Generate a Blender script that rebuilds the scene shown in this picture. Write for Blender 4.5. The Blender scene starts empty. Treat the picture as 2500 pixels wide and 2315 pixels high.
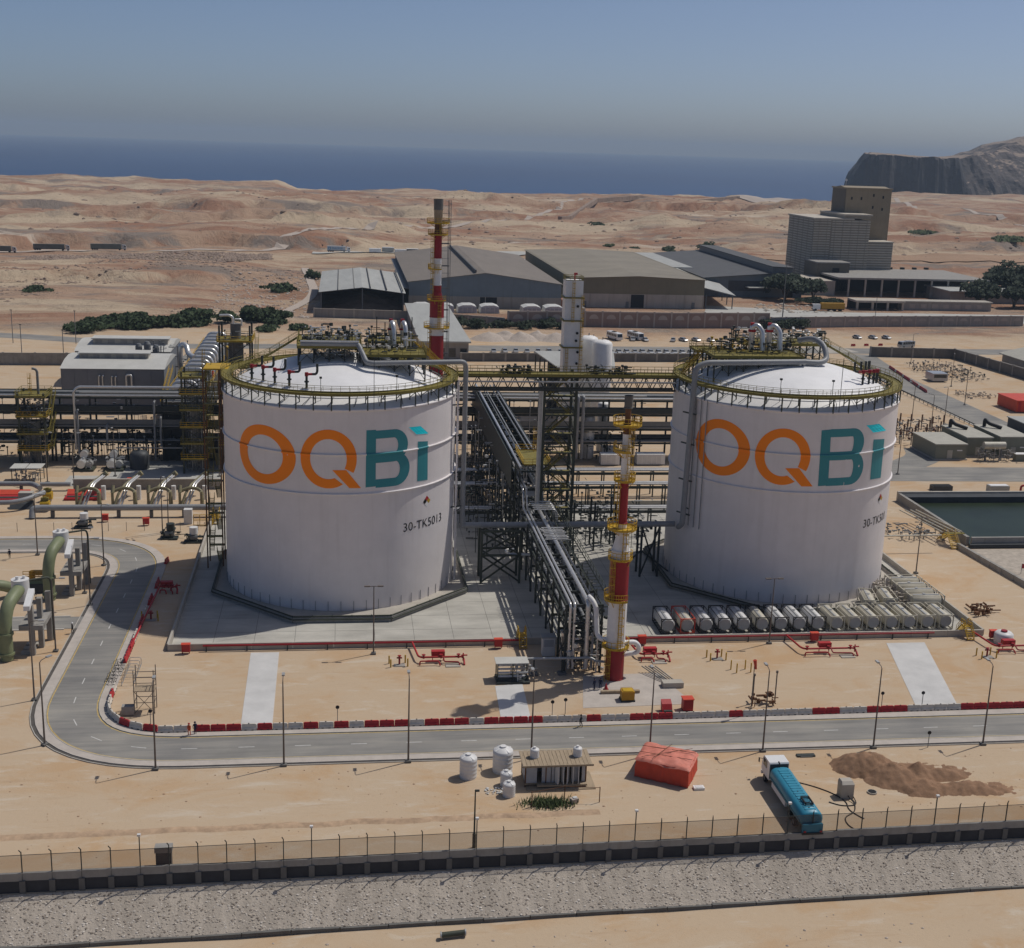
import bpy, math, random
import numpy as np
from mathutils import Vector, Matrix, noise as mnoise

random.seed(7)
R = math.radians
sc = bpy.context.scene
col = sc.collection

# ------------------------------------------------------------------ camera
cam = bpy.data.objects.new('camera', bpy.data.cameras.new('camera'))
col.objects.link(cam)
cam.data.sensor_width = 36.0
cam.data.lens = 45.235
cam.data.clip_start = 1.0
cam.data.clip_end = 90000.0
YAW, PITCH, ROLL = R(7.72), R(14.326), R(1.85)
_f = Vector((math.sin(YAW) * math.cos(PITCH), math.cos(YAW) * math.cos(PITCH), -math.sin(PITCH)))
_r = Vector((math.cos(YAW), -math.sin(YAW), 0.0))
_u = _r.cross(_f)
_r2 = _r * math.cos(ROLL) + _u * math.sin(ROLL)
_u2 = _u * math.cos(ROLL) - _r * math.sin(ROLL)
cam.matrix_world = Matrix(((_r2.x, _u2.x, -_f.x, 0.375), (_r2.y, _u2.y, -_f.y, -219.85), (_r2.z, _u2.z, -_f.z, 75.0), (0, 0, 0, 1)))
sc.camera = cam

# ------------------------------------------------------------------ sky, sun, exposure
SUN_EL, SUN_AZ = R(57.5), R(25.0)          # azimuth from +X towards +Y
world = bpy.data.worlds.new('World')
sc.world = world
world.use_nodes = True
nt = world.node_tree
bg = nt.nodes['Background']
sky = nt.nodes.new('ShaderNodeTexSky')
sky.sky_type = 'NISHITA'
sky.sun_disc = False
sky.sun_elevation = SUN_EL
sky.sun_rotation = R(90.0) - SUN_AZ
sky.altitude = 100.0
sky.air_density = 0.5
sky.dust_density = 1.4
sky.ozone_density = 3.0
nt.links.new(sky.outputs[0], bg.inputs[0])
bg.inputs[1].default_value = 0.09
sun = bpy.data.objects.new('sun', bpy.data.lights.new('sun', 'SUN'))
col.objects.link(sun)
sun.data.energy = 3.0
sun.data.angle = R(0.53)
sun.data.color = (1.0, 0.955, 0.89)
_d = Vector((math.cos(SUN_AZ) * math.cos(SUN_EL), math.sin(SUN_AZ) * math.cos(SUN_EL), math.sin(SUN_EL)))
sun.rotation_euler = _d.to_track_quat('Z', 'Y').to_euler()
sun.location = (200, 100, 300)
sc.view_settings.view_transform = 'Standard'
sc.view_settings.look = 'None'
sc.view_settings.exposure = -0.13
sc.view_settings.gamma = 1.0
sc.view_settings.use_curve_mapping = False
sc.cycles.use_denoising = True
sc.cycles.max_bounces = 6
sc.cycles.diffuse_bounces = 3
sc.cycles.transparent_max_bounces = 12
sc.cycles.volume_bounces = 0


# ------------------------------------------------------------------ mesh helpers
class MB:
    """Collects shapes; build() links them as one mesh object."""

    def __init__(s):
        s.v = []; s.f = []; s.s = []

    def add(s, vs, fs, smooth=False):
        b = len(s.v)
        s.v.extend(vs)
        for f in fs:
            s.f.append(tuple(b + i for i in f)); s.s.append(smooth)
        return s

    def box(s, x0, x1, y0, y1, z0, z1):
        return s.add([(x0, y0, z0), (x1, y0, z0), (x1, y1, z0), (x0, y1, z0), (x0, y0, z1), (x1, y0, z1), (x1, y1, z1), (x0, y1, z1)],
                     [(3, 2, 1, 0), (4, 5, 6, 7), (0, 1, 5, 4), (1, 2, 6, 5), (2, 3, 7, 6), (3, 0, 4, 7)])

    def cbox(s, c, d, rz=0.0):
        ca, sa = math.cos(rz), math.sin(rz)
        vs = []
        for k in (-1, 1):
            for i, j in ((-1, -1), (1, -1), (1, 1), (-1, 1)):
                x, y = i * d[0] / 2, j * d[1] / 2
                vs.append((c[0] + x * ca - y * sa, c[1] + x * sa + y * ca, c[2] + k * d[2] / 2))
        return s.add(vs, [(3, 2, 1, 0), (4, 5, 6, 7), (0, 1, 5, 4), (1, 2, 6, 5), (2, 3, 7, 6), (3, 0, 4, 7)])

    def bar(s, p, q, w, h=None):
        h = h or w
        p, q = Vector(p), Vector(q)
        d = (q - p).normalized()
        up = Vector((0, 0, 1)) if abs(d.z) < 0.95 else Vector((0, 1, 0))
        a = d.cross(up).normalized() * (w / 2)
        b = a.cross(d).normalized() * (h / 2)
        vs = [tuple(o + i * a + j * b) for o in (p, q) for i, j in ((-1, -1), (1, -1), (1, 1), (-1, 1))]
        return s.add(vs, [(3, 2, 1, 0), (4, 5, 6, 7), (0, 1, 5, 4), (1, 2, 6, 5), (2, 3, 7, 6), (3, 0, 4, 7)])

    def cyl(s, p, q, r, r1=None, n=12, cap=True):
        r1 = r if r1 is None else r1
        p, q = Vector(p), Vector(q)
        d = (q - p).normalized()
        up = Vector((0, 0, 1)) if abs(d.z) < 0.95 else Vector((1, 0, 0))
        a = d.cross(up).normalized(); b = d.cross(a)
        vs = []
        for o, rr in ((p, r), (q, r1)):
            for i in range(n):
                t = 2 * math.pi * i / n
                vs.append(tuple(o + rr * (math.cos(t) * a + math.sin(t) * b)))
        s.add(vs, [(i, i + n, (i + 1) % n + n, (i + 1) % n) for i in range(n)], True)
        if cap:
            s.add(vs[:n], [tuple(range(n))]); s.add(vs[n:], [tuple(range(n - 1, -1, -1))])
        return s

    def tube(s, pts, r, n=8, bend=0.0):
        pts = [Vector(p) for p in pts]
        if bend > 0 and len(pts) > 2:
            out = [pts[0]]
            for i in range(1, len(pts) - 1):
                a, b, c = pts[i - 1], pts[i], pts[i + 1]
                k = min(bend, (a - b).length * .48, (c - b).length * .48)
                p0 = b + (a - b).normalized() * k; p1 = b + (c - b).normalized() * k
                for t in (0, .25, .5, .75, 1):
                    out.append(p0 * (1 - t) ** 2 + b * 2 * t * (1 - t) + p1 * t * t)
            out.append(pts[-1]); pts = out
        m = len(pts); vs = []
        d0 = (pts[1] - pts[0]).normalized()
        up = Vector((0, 0, 1)) if abs(d0.z) < 0.9 else Vector((1, 0, 0))
        a = d0.cross(up).normalized()
        for i in range(m):
            d = (pts[min(i + 1, m - 1)] - pts[max(i - 1, 0)]).normalized()
            a = (a - d * a.dot(d))
            if a.length < 1e-6: a = d.orthogonal()
            a.normalize(); b = d.cross(a)
            rr = r[i] if isinstance(r, (list, tuple)) else r
            for k in range(n):
                t = 2 * math.pi * k / n
                vs.append(tuple(pts[i] + rr * (math.cos(t) * a + math.sin(t) * b)))
        fs = [(i * n + k, i * n + (k + 1) % n, (i + 1) * n + (k + 1) % n, (i + 1) * n + k) for i in range(m - 1) for k in range(n)]
        s.add(vs, fs, True)
        s.add(vs[:n], [tuple(range(n - 1, -1, -1))]); s.add(vs[-n:], [tuple(range(n))])
        return s

    def lathe(s, prof, c=(0, 0, 0), n=24, a0=0.0, a1=360.0, smooth=True):
        full = abs(a1 - a0) >= 359.9
        m = n if full else n + 1
        vs = []
        for r, z in prof:
            for i in range(m):
                t = R(a0 + (a1 - a0) * i / n)
                vs.append((c[0] + r * math.cos(t), c[1] + r * math.sin(t), c[2] + z))
        fs = []
        for j in range(len(prof) - 1):
            for i in range(n):
                k = (i + 1) % m
                fs.append((j * m + i, j * m + k, (j + 1) * m + k, (j + 1) * m + i))
        return s.add(vs, fs, smooth)

    def prism(s, poly, z0, z1):
        n = len(poly)
        vs = [(x, y, z0) for x, y in poly] + [(x, y, z1) for x, y in poly]
        return s.add(vs, [tuple(range(n - 1, -1, -1)), tuple(range(n, 2 * n))] + [(i, (i + 1) % n, n + (i + 1) % n, n + i) for i in range(n)])

    def xprism(s, prof, x0, x1):
        n = len(prof)                               # profile in (y, z), extruded along x
        vs = [(x0, y, z) for y, z in prof] + [(x1, y, z) for y, z in prof]
        return s.add(vs, [tuple(range(n)), tuple(range(2 * n - 1, n - 1, -1))] + [(i, n + i, n + (i + 1) % n, (i + 1) % n) for i in range(n)])

    def yprism(s, prof, y0, y1):
        n = len(prof)                               # profile in (x, z), extruded along y
        vs = [(x, y0, z) for x, z in prof] + [(x, y1, z) for x, z in prof]
        return s.add(vs, [tuple(range(n)), tuple(range(2 * n - 1, n - 1, -1))] + [(i, n + i, n + (i + 1) % n, (i + 1) % n) for i in range(n)])

    def build(s, name, m, parent=None, kind=None, world=True):
        me = bpy.data.meshes.new(name)
        vs = s.v
        if parent is not None and world:
            ox, oy, oz = parent.location if parent.parent is None else (parent.location + parent.parent.location)
            vs = [(x - ox, y - oy, z - oz) for x, y, z in vs]
        me.from_pydata(vs, [], s.f)
        me.polygons.foreach_set('use_smooth', s.s)
        me.materials.append(MAT[m] if isinstance(m, str) else m)
        me.update()
        o = bpy.data.objects.new(name, me)
        col.objects.link(o)
        if parent is not None: o.parent = parent
        if kind: o['kind'] = kind
        return o


def tag(o, label=None, cat=None, group=None, kind=None):
    if label: o['label'] = label
    if cat: o['category'] = cat
    if group: o['group'] = group
    if kind: o['kind'] = kind
    return o


def thing(name, label, cat, loc=(0, 0, 0), group=None, rz=0.0):
    o = bpy.data.objects.new(name, None)
    o.location = loc; o.rotation_euler = (0, 0, rz); o.empty_display_size = 0.5
    col.objects.link(o)
    return tag(o, label, cat, group)


KIDS = {}
def dup(root, loc, rz=0.0, label=None, group=None, scale=None):
    if root.name not in KIDS:
        KIDS[root.name] = [(c, list(c.children)) for c in root.children]
    r = root.copy(); col.objects.link(r)
    r.location = loc; r.rotation_euler = (0, 0, rz)
    if scale: r.scale = scale
    if label: r['label'] = label
    if group: r['group'] = group
    for ch, gs in KIDS[root.name]:
        c = ch.copy(); col.objects.link(c); c.parent = r
        for g in gs:
            d = g.copy(); col.objects.link(d); d.parent = c
    return r


def recolor(root, pairs):
    """give a copied thing its own colours: {old material name: new}"""
    for o in [root] + list(root.children_recursive):
        if o.type == 'MESH':
            for i, sl in enumerate(o.material_slots):
                if sl.material and sl.material.name in pairs:
                    new = MAT[pairs[sl.material.name]]; sl.link = 'OBJECT'; sl.material = new


def ordinal(n):
    w = ['', 'first', 'second', 'third', 'fourth', 'fifth', 'sixth', 'seventh', 'eighth', 'ninth', 'tenth', 'eleventh', 'twelfth']
    if n < len(w): return w[n]
    return str(n) + ('th' if 10 <= n % 100 <= 20 else {1: 'st', 2: 'nd', 3: 'rd'}.get(n % 10, 'th'))


# ------------------------------------------------------------------ materials
MAT = {}


def mat(name, c, rough=0.7, var=0.12, scale=0.6, metal=0.0, bump=0.0, bscale=6.0, streak=0.0, dirt=None, spec=0.3, stretch=(1, 1, 1)):
    """plain surface: base colour with two scales of noise, optional vertical streaks and dust"""
    m = bpy.data.materials.new(name); m.use_nodes = True
    t = m.node_tree; N = t.nodes; L = t.links
    p = N['Principled BSDF']
    p.inputs['Roughness'].default_value = rough; p.inputs['Metallic'].default_value = metal
    p.inputs['Specular IOR Level'].default_value = spec
    g = N.new('ShaderNodeNewGeometry')
    mp = N.new('ShaderNodeMapping'); mp.inputs['Scale'].default_value = stretch
    L.new(g.outputs['Position'], mp.inputs[0])
    n1 = N.new('ShaderNodeTexNoise'); n1.inputs['Scale'].default_value = scale; n1.inputs['Detail'].default_value = 6; n1.inputs['Roughness'].default_value = .65
    L.new(mp.outputs[0], n1.inputs['Vector'])
    r1 = N.new('ShaderNodeMapRange'); r1.inputs[1].default_value = .3; r1.inputs[2].default_value = .7; r1.inputs[3].default_value = 1 - var; r1.inputs[4].default_value = 1 + var * .6
    L.new(n1.outputs[0], r1.inputs[0])
    mx = N.new('ShaderNodeMix'); mx.data_type = 'RGBA'; mx.blend_type = 'MULTIPLY'; mx.inputs[0].default_value = 1
    mx.inputs[6].default_value = (*c, 1); L.new(r1.outputs[0], mx.inputs[7])
    out = mx.outputs[2]
    if streak > 0:
        mp2 = N.new('ShaderNodeMapping'); mp2.inputs['Scale'].default_value = (1.1, 1.1, .06); L.new(g.outputs['Position'], mp2.inputs[0])
        n2 = N.new('ShaderNodeTexNoise'); n2.inputs['Scale'].default_value = 1.0; n2.inputs['Detail'].default_value = 5; L.new(mp2.outputs[0], n2.inputs['Vector'])
        r2 = N.new('ShaderNodeMapRange'); r2.inputs[1].default_value = .52; r2.inputs[2].default_value = .75; L.new(n2.outputs[0], r2.inputs[0])
        f2 = N.new('ShaderNodeMath'); f2.operation = 'MULTIPLY'; f2.inputs[1].default_value = streak; L.new(r2.outputs[0], f2.inputs[0])
        m2 = N.new('ShaderNodeMix'); m2.data_type = 'RGBA'; L.new(f2.outputs[0], m2.inputs[0]); L.new(out, m2.inputs[6])
        m2.inputs[7].default_value = (*(dirt or (c[0] * .55, c[1] * .48, c[2] * .4)), 1); out = m2.outputs[2]
    L.new(out, p.inputs['Base Color'])
    if bump > 0:
        nb = N.new('ShaderNodeTexNoise'); nb.inputs['Scale'].default_value = bscale; nb.inputs['Detail'].default_value = 5; L.new(g.outputs['Position'], nb.inputs['Vector'])
        b = N.new('ShaderNodeBump'); b.inputs['Strength'].default_value = bump; b.inputs['Distance'].default_value = .1
        L.new(nb.outputs[0], b.inputs['Height']); L.new(b.outputs[0], p.inputs['Normal'])
    MAT[name] = m
    return m


mat('tank_white', (.77, .72, .70), .45, .06, .25, streak=.16, dirt=(.5, .44, .4))
mat('roof_white', (.80, .79, .78), .5, .07, .4, streak=0)
mat('orange_paint', (1.0, .25, .002), .5, .02, .3)
mat('teal_paint', (.04, .25, .28), .5, .03, .3)
mat('cyan_paint', (.01, .80, .90), .5, .02, .3)
mat('black_paint', (.012, .012, .013), .5, .05, .3)
mat('white_paint', (.78, .77, .75), .5, .08, .8)
mat('red_paint', (.29, .014, .02), .45, .12, .8)
mat('bright_red', (.42, .026, .028), .5, .15, 1.5)
mat('yellow_paint', (.50, .31, .02), .5, .18, 1.2)
mat('olive_yellow', (.20, .165, .035), .6, .2, 1.2)
mat('steel_dark', (.040, .047, .043), .6, .25, 1.0)
mat('steel_green', (.055, .062, .045), .6, .25, 1.0)
mat('steel_mid', (.17, .175, .175), .5, .2, 1.0)
mat('silver', (.66, .65, .63), .3, .12, 1.5, metal=.55)
mat('pipe_grey', (.27, .275, .28), .45, .12, 1.2)
mat('galv', (.42, .42, .41), .45, .15, 2.0, metal=.3)
mat('lamp_pole', (.15, .125, .105), .6, .2, 2.0)
mat('concrete', (.42, .385, .33), .85, .16, .35, bump=.15, bscale=3)
mat('concrete_grey', (.30, .285, .26), .85, .2, .5, bump=.15, bscale=3, streak=.35)
mat('concrete_dark', (.15, .145, .135), .85, .25, .5, streak=.3)
mat('pad_concrete', (.44, .43, .395), .85, .16, .12, bump=.1)
mat('strip_concrete', (.56, .55, .53), .8, .14, .25)
mat('bund_floor', (.45, .43, .38), .85, .3, .16, bump=.1, stretch=(.5, 1.3, 1))
mat('pavement', (.47, .42, .37), .85, .14, .5)
mat('drain', (.10, .09, .08), .9, .25, 1.0)
mat('kerb', (.46, .43, .38), .85, .15, 1.0)
mat('line_white', (.62, .61, .58), .8, .25, 2.0)
mat('line_yellow', (.52, .37, .13), .8, .3, 2.0)
mat('barrier_red', (.42, .022, .028), .5, .22, 1.2)
mat('barrier_white', (.60, .55, .48), .6, .2, 1.5)
mat('olive_pipe', (.20, .225, .125), .5, .12, 1.0)
mat('gold_pipe', (.23, .205, .12), .5, .2, 1.5)
mat('building_grey', (.17, .18, .20), .6, .08, .4)
mat('roof_pale', (.52, .51, .47), .6, .1, .3)
mat('shed_roof', (.40, .40, .37), .6, .14, .3, stretch=(1, .2, 1))
mat('roof_brown', (.205, .175, .145), .7, .14, .12, stretch=(1, .25, 1))
mat('roof_tan', (.25, .22, .17), .7, .16, .06)
mat('roof_slate', (.10, .10, .10), .7, .15, .2)
mat('wall_blue', (.17, .205, .23), .7, .1, .2, streak=.3)
mat('wall_olive', (.21, .185, .12), .7, .1, .2, streak=.2)
mat('wall_cream', (.47, .42, .35), .8, .12, .2, streak=.4)
mat('wall_block', (.33, .30, .265), .8, .12, .2, streak=.4)
mat('brick_red', (.30, .15, .09), .8, .15, .3)
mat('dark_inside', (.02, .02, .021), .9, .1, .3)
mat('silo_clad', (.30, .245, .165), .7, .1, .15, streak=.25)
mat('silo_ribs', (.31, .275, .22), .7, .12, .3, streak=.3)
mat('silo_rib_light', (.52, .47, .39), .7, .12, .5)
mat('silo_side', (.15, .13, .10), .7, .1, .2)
mat('wall_pink', (.29, .215, .18), .85, .12, .2, streak=.25)
mat('wall_pink_light', (.42, .36, .31), .85, .12, .3)
mat('plastic_white', (.68, .67, .65), .45, .07, 1.0, streak=.12)
mat('cream_tank', (.53, .49, .39), .5, .14, .8, streak=.2)
mat('tank_end', (.36, .345, .33), .5, .12, .8)
mat('frame_black', (.02, .02, .022), .5, .2, 1.0)
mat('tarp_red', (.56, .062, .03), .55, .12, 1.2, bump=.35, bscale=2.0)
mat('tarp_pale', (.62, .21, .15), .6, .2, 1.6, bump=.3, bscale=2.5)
mat('truck_blue', (.04, .25, .36), .4, .1, .8)
mat('truck_blue_dark', (.03, .14, .20), .45, .12, .8)
mat('tyre', (.015, .015, .015), .9, .2, 2)
mat('glass_dark', (.015, .02, .025), .12, .05, 1, spec=.6)
mat('rust', (.16, .075, .035), .8, .35, 1.2)
mat('timber', (.36, .28, .19), .8, .25, 2.0, stretch=(3, .4, 1))
mat('panel_grey', (.40, .41, .43), .5, .12, 1.0)
mat('footing_shade', (.05, .05, .054), .9, .25, .6)  # shade under the fence panels put into the concrete colour
mat('ridge_earth', (.45, .315, .205), .95, .3, .9, bump=.4, bscale=3)
mat('stone_dark', (.24, .20, .165), .95, .3, .8)
mat('stone_pale', (.56, .51, .45), .95, .25, .8)
mat('sand_dark', (.27, .16, .095), .95, .3, .8, bump=.5, bscale=2.5)
mat('sand_heap', (.36, .235, .15), .95, .22, .7, bump=.4, bscale=2.5)
mat('rubble_pale', (.46, .39, .33), .95, .2, 1.5, bump=.4, bscale=3)
mat('stone', (.43, .375, .31), .95, .3, .8, bump=.3, bscale=5)
mat('rock_hill', (.30, .225, .175), .95, .35, .15)
mat('slope_mortar', (.43, .375, .31), .95, .25, .9, bump=.8, bscale=4, stretch=(1, .18, .18))
mat('bag_white', (.60, .60, .58), .6, .2, 1.5)
mat('foliage', (.046, .072, .027), .8, .45, .8)
mat('foliage_dark', (.024, .04, .018), .8, .45, .8)
mat('foliage_dry', (.095, .125, .045), .8, .45, .8)
mat('bark', (.12, .085, .06), .9, .25, 2)
mat('car_white', (.72, .72, .71), .3, .03, .5, spec=.5)
mat('car_silver', (.42, .43, .44), .3, .03, .5, metal=.4)
mat('car_grey', (.10, .11, .12), .3, .03, .5, spec=.5)
mat('car_navy', (.02, .035, .08), .3, .03, .5, spec=.5)
mat('car_red', (.25, .02, .02), .3, .03, .5, spec=.5)
mat('trailer_green', (.13, .14, .12), .6, .2, .5)
mat('skin', (.22, .115, .07), .6, .05, 3)
mat('cloth_orange', (.62, .09, .02), .8, .1, 4)
mat('cloth_navy', (.015, .02, .05), .8, .1, 4)
mat('cloth_black', (.012, .012, .013), .8, .1, 4)
mat('hose', (.035, .03, .028), .7, .2, 3)
mat('porcelain', (.13, .06, .04), .4, .15, 3)
mat('cabin_green', (.21, .215, .17), .7, .08, .4, streak=.2)
mat('cabin_roof', (.42, .40, .34), .75, .12, .5)
mat('container_red', (.58, .07, .035), .55, .12, .5)
mat('container_dark', (.06, .065, .07), .55, .2, .5)
mat('pond_water', (.022, .034, .018), .35, .3, .1, spec=.15)
mat('pond_liner', (.05, .055, .06), .7, .25, .25, streak=.3)
mat('cabin_yellow', (.45, .24, .02), .55, .15, .8)
mat('maersk_grey', (.50, .52, .53), .5, .06, .5)
mat('logo_blue', (.05, .22, .42), .5, .05, .5)


def ramp(N, stops):
    r = N.new('ShaderNodeValToRGB'); e = r.color_ramp.elements
    while len(e) < len(stops): e.new(0.5)
    for i, (p, c) in enumerate(stops):
        e[i].position = p; e[i].color = (*c, 1) if len(c) == 3 else c
    return r


def ground_material():
    m = bpy.data.materials.new('desert_ground'); m.use_nodes = True
    t = m.node_tree; N = t.nodes; L = t.links; p = N['Principled BSDF']
    p.inputs['Roughness'].default_value = .95; p.inputs['Specular IOR Level'].default_value = .1
    g = N.new('ShaderNodeNewGeometry')

    def noise(scale, detail=6, rough=.6, st=(1, 1, 1), dist=0.0):
        mp = N.new('ShaderNodeMapping'); mp.inputs['Scale'].default_value = st; L.new(g.outputs['Position'], mp.inputs[0])
        n = N.new('ShaderNodeTexNoise'); n.inputs['Scale'].default_value = scale; n.inputs['Detail'].default_value = detail
        n.inputs['Roughness'].default_value = rough; n.inputs['Distortion'].default_value = dist
        L.new(mp.outputs[0], n.inputs['Vector']); return n.outputs[0]

    def mix(a, b, f, blend='MIX'):
        x = N.new('ShaderNodeMix'); x.data_type = 'RGBA'; x.blend_type = blend
        for s, v in ((0, f), (6, a), (7, b)):
            if hasattr(v, 'is_output'): L.new(v, x.inputs[s])
            else: x.inputs[s].default_value = v if s == 0 else (*v, 1)
        return x.outputs[2]

    def rng(v, a, b, c=0.0, d=1.0):
        r = N.new('ShaderNodeMapRange'); r.interpolation_type = 'SMOOTHSTEP'
        for i, k in enumerate((a, b, c, d)): r.inputs[i + 1].default_value = k
        L.new(v, r.inputs[0]); return r.outputs[0]

    def mul(a, b):
        x = N.new('ShaderNodeMath'); x.operation = 'MULTIPLY'
        for i, v in enumerate((a, b)):
            if hasattr(v, 'is_output'): L.new(v, x.inputs[i])
            else: x.inputs[i].default_value = v
        return x.outputs[0]
    sp = N.new('ShaderNodeSeparateXYZ'); L.new(g.outputs['Position'], sp.inputs[0])
    X, Y, Z = sp.outputs
    # site sand: pale, orange and greyish patches, wheel-track streaks along x
    site = mix((.50, .385, .265), (.48, .325, .19), rng(noise(.06, 8, .66, (1, 1.5, 1), .6), .46, .68))
    site = mix(site, (.545, .46, .355), rng(noise(.2, 9, .7, (.6, 1.7, 1), .5), .52, .70))
    site = mix(site, (.40, .27, .165), mul(rng(noise(.35, 8, .7, (.25, 1.8, 1), .8), .56, .72), .55))
    site = mix(site, (.36, .24, .15), mul(rng(noise(2.2, 4, .6), .60, .75), .4))
    # desert beyond: pink-brown earth, grey gravel, pale sand
    hill = mix((.40, .275, .19), (.30, .165, .105), rng(noise(.013, 9, .7, (.7, 1.3, 1), .8), .42, .60))
    hill = mix(hill, (.24, .195, .16), rng(noise(.0085, 9, .72, (.8, 1.6, 1), .5), .51, .60))
    hill = mix(hill, (.49, .385, .27), rng(noise(.006, 9, .68, (.7, 1.9, 1), .7), .485, .585))
    hill = mix(hill, (.15, .10, .07), mul(rng(noise(.11, 8, .75, (.7, 1.3, 1)), .54, .70), .75))
    hill = mix(hill, (.60, .53, .44), mul(rng(noise(.004, 7, .7, (.5, 2.5, 1), .3), .60, .68), .8))
    wob = N.new('ShaderNodeMath'); wob.operation = 'MULTIPLY_ADD'; L.new(noise(.012, 5), wob.inputs[0]); wob.inputs[1].default_value = 90.0; L.new(Y, wob.inputs[2])
    far = rng(wob.outputs[0], 320, 380)
    c = mix(site, hill, far)
    L.new(c, p.inputs['Base Color'])
    b1 = N.new('ShaderNodeBump'); b1.inputs['Strength'].default_value = .35; b1.inputs['Distance'].default_value = .12
    L.new(noise(1.6, 7, .7), b1.inputs['Height'])
    b2 = N.new('ShaderNodeBump'); b2.inputs['Strength'].default_value = 1.0; b2.inputs['Distance'].default_value = 3.0
    L.new(mul(noise(.06, 8, .72, (1, 1, 1), .5), far), b2.inputs['Height']); L.new(b1.outputs[0], b2.inputs['Normal'])
    L.new(b2.outputs[0], p.inputs['Normal'])
    MAT['desert_ground'] = m


def asphalt_material():
    m = bpy.data.materials.new('asphalt'); m.use_nodes = True
    t = m.node_tree; N = t.nodes; L = t.links; p = N['Principled BSDF']
    p.inputs['Roughness'].default_value = .85; p.inputs['Specular IOR Level'].default_value = .25
    g = N.new('ShaderNodeNewGeometry')
    mp = N.new('ShaderNodeMapping'); mp.inputs['Scale'].default_value = (.06, .7, 1); L.new(g.outputs['Position'], mp.inputs[0])
    n = N.new('ShaderNodeTexNoise'); n.inputs['Scale'].default_value = 1.0; n.inputs['Detail'].default_value = 7; n.inputs['Roughness'].default_value = .65; L.new(mp.outputs[0], n.inputs['Vector'])
    r = ramp(N, [(.30, (.185, .18, .168)), (.50, (.25, .242, .225)), (.66, (.305, .288, .258)), (.80, (.39, .345, .285))]); L.new(n.outputs[0], r.inputs[0])
    n2 = N.new('ShaderNodeTexNoise'); n2.inputs['Scale'].default_value = .12; n2.inputs['Detail'].default_value = 6; L.new(g.outputs['Position'], n2.inputs['Vector'])
    r2 = ramp(N, [(.3, (.8, .8, .81)), (.7, (1.12, 1.1, 1.06))]); L.new(n2.outputs[0], r2.inputs[0])
    x = N.new('ShaderNodeMix'); x.data_type = 'RGBA'; x.blend_type = 'MULTIPLY'; x.inputs[0].default_value = 1
    L.new(r.outputs[0], x.inputs[6]); L.new(r2.outputs[0], x.inputs[7]); L.new(x.outputs[2], p.inputs['Base Color'])
    MAT['asphalt'] = m


def sea_material():
    m = bpy.data.materials.new('sea_water'); m.use_nodes = True
    t = m.node_tree; N = t.nodes; L = t.links; p = N['Principled BSDF']
    p.inputs['Roughness'].default_value = .32; p.inputs['IOR'].default_value = 1.33
    g = N.new('ShaderNodeNewGeometry')
    mp = N.new('ShaderNodeMapping'); mp.inputs['Scale'].default_value = (.0009, .00035, 1); L.new(g.outputs['Position'], mp.inputs[0])
    n = N.new('ShaderNodeTexNoise'); n.inputs['Scale'].default_value = 1.0; n.inputs['Detail'].default_value = 7; L.new(mp.outputs[0], n.inputs['Vector'])
    r = ramp(N, [(.35, (.006, .030, .10)), (.65, (.010, .045, .13))]); L.new(n.outputs[0], r.inputs[0]); L.new(r.outputs[0], p.inputs['Base Color'])
    n2 = N.new('ShaderNodeTexNoise'); n2.inputs['Scale'].default_value = .05; n2.inputs['Detail'].default_value = 4; L.new(g.outputs['Position'], n2.inputs['Vector'])
    b = N.new('ShaderNodeBump'); b.inputs['Strength'].default_value = .6; b.inputs['Distance'].default_value = 2.0; L.new(n2.outputs[0], b.inputs['Height']); L.new(b.outputs[0], p.inputs['Normal'])
    MAT['sea_water'] = m


def net_material():
    m = bpy.data.materials.new('chain_link'); m.use_nodes = True
    t = m.node_tree; N = t.nodes; L = t.links; p = N['Principled BSDF']
    p.inputs['Base Color'].default_value = (.10, .065, .045, 1); p.inputs['Roughness'].default_value = .7
    tr = N.new('ShaderNodeBsdfTransparent'); mx = N.new('ShaderNodeMixShader'); mx.inputs[0].default_value = .36
    L.new(tr.outputs[0], mx.inputs[1]); L.new(p.outputs[0], mx.inputs[2]); L.new(mx.outputs[0], N['Material Output'].inputs[0])
    MAT['chain_link'] = m


ground_material(); asphalt_material(); sea_material(); net_material()



# ================================================================== the setting
rngs = np.random.RandomState(11)
_T = rngs.rand(256, 256)


def vnoise(x, y):
    xi = np.floor(x).astype(int); yi = np.floor(y).astype(int)
    fx = x - xi; fy = y - yi
    fx = fx * fx * (3 - 2 * fx); fy = fy * fy * (3 - 2 * fy)
    g = lambda a, b: _T[a & 255, b & 255]
    return (g(xi, yi) * (1 - fx) + g(xi + 1, yi) * fx) * (1 - fy) + (g(xi, yi + 1) * (1 - fx) + g(xi + 1, yi + 1) * fx) * fy


def fbm(x, y, o=5):
    s = 0.0; a = 0.5
    for i in range(o):
        s = s + a * (vnoise(x + 17.3 * i, y + 9.1 * i) - .5); x = x * 2.03; y = y * 2.03; a *= .52
    return s * 2


def sst(v, a, b):
    t = np.clip((v - a) / (b - a), 0, 1)
    return t * t * (3 - 2 * t)


SKEW = .0247


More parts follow.
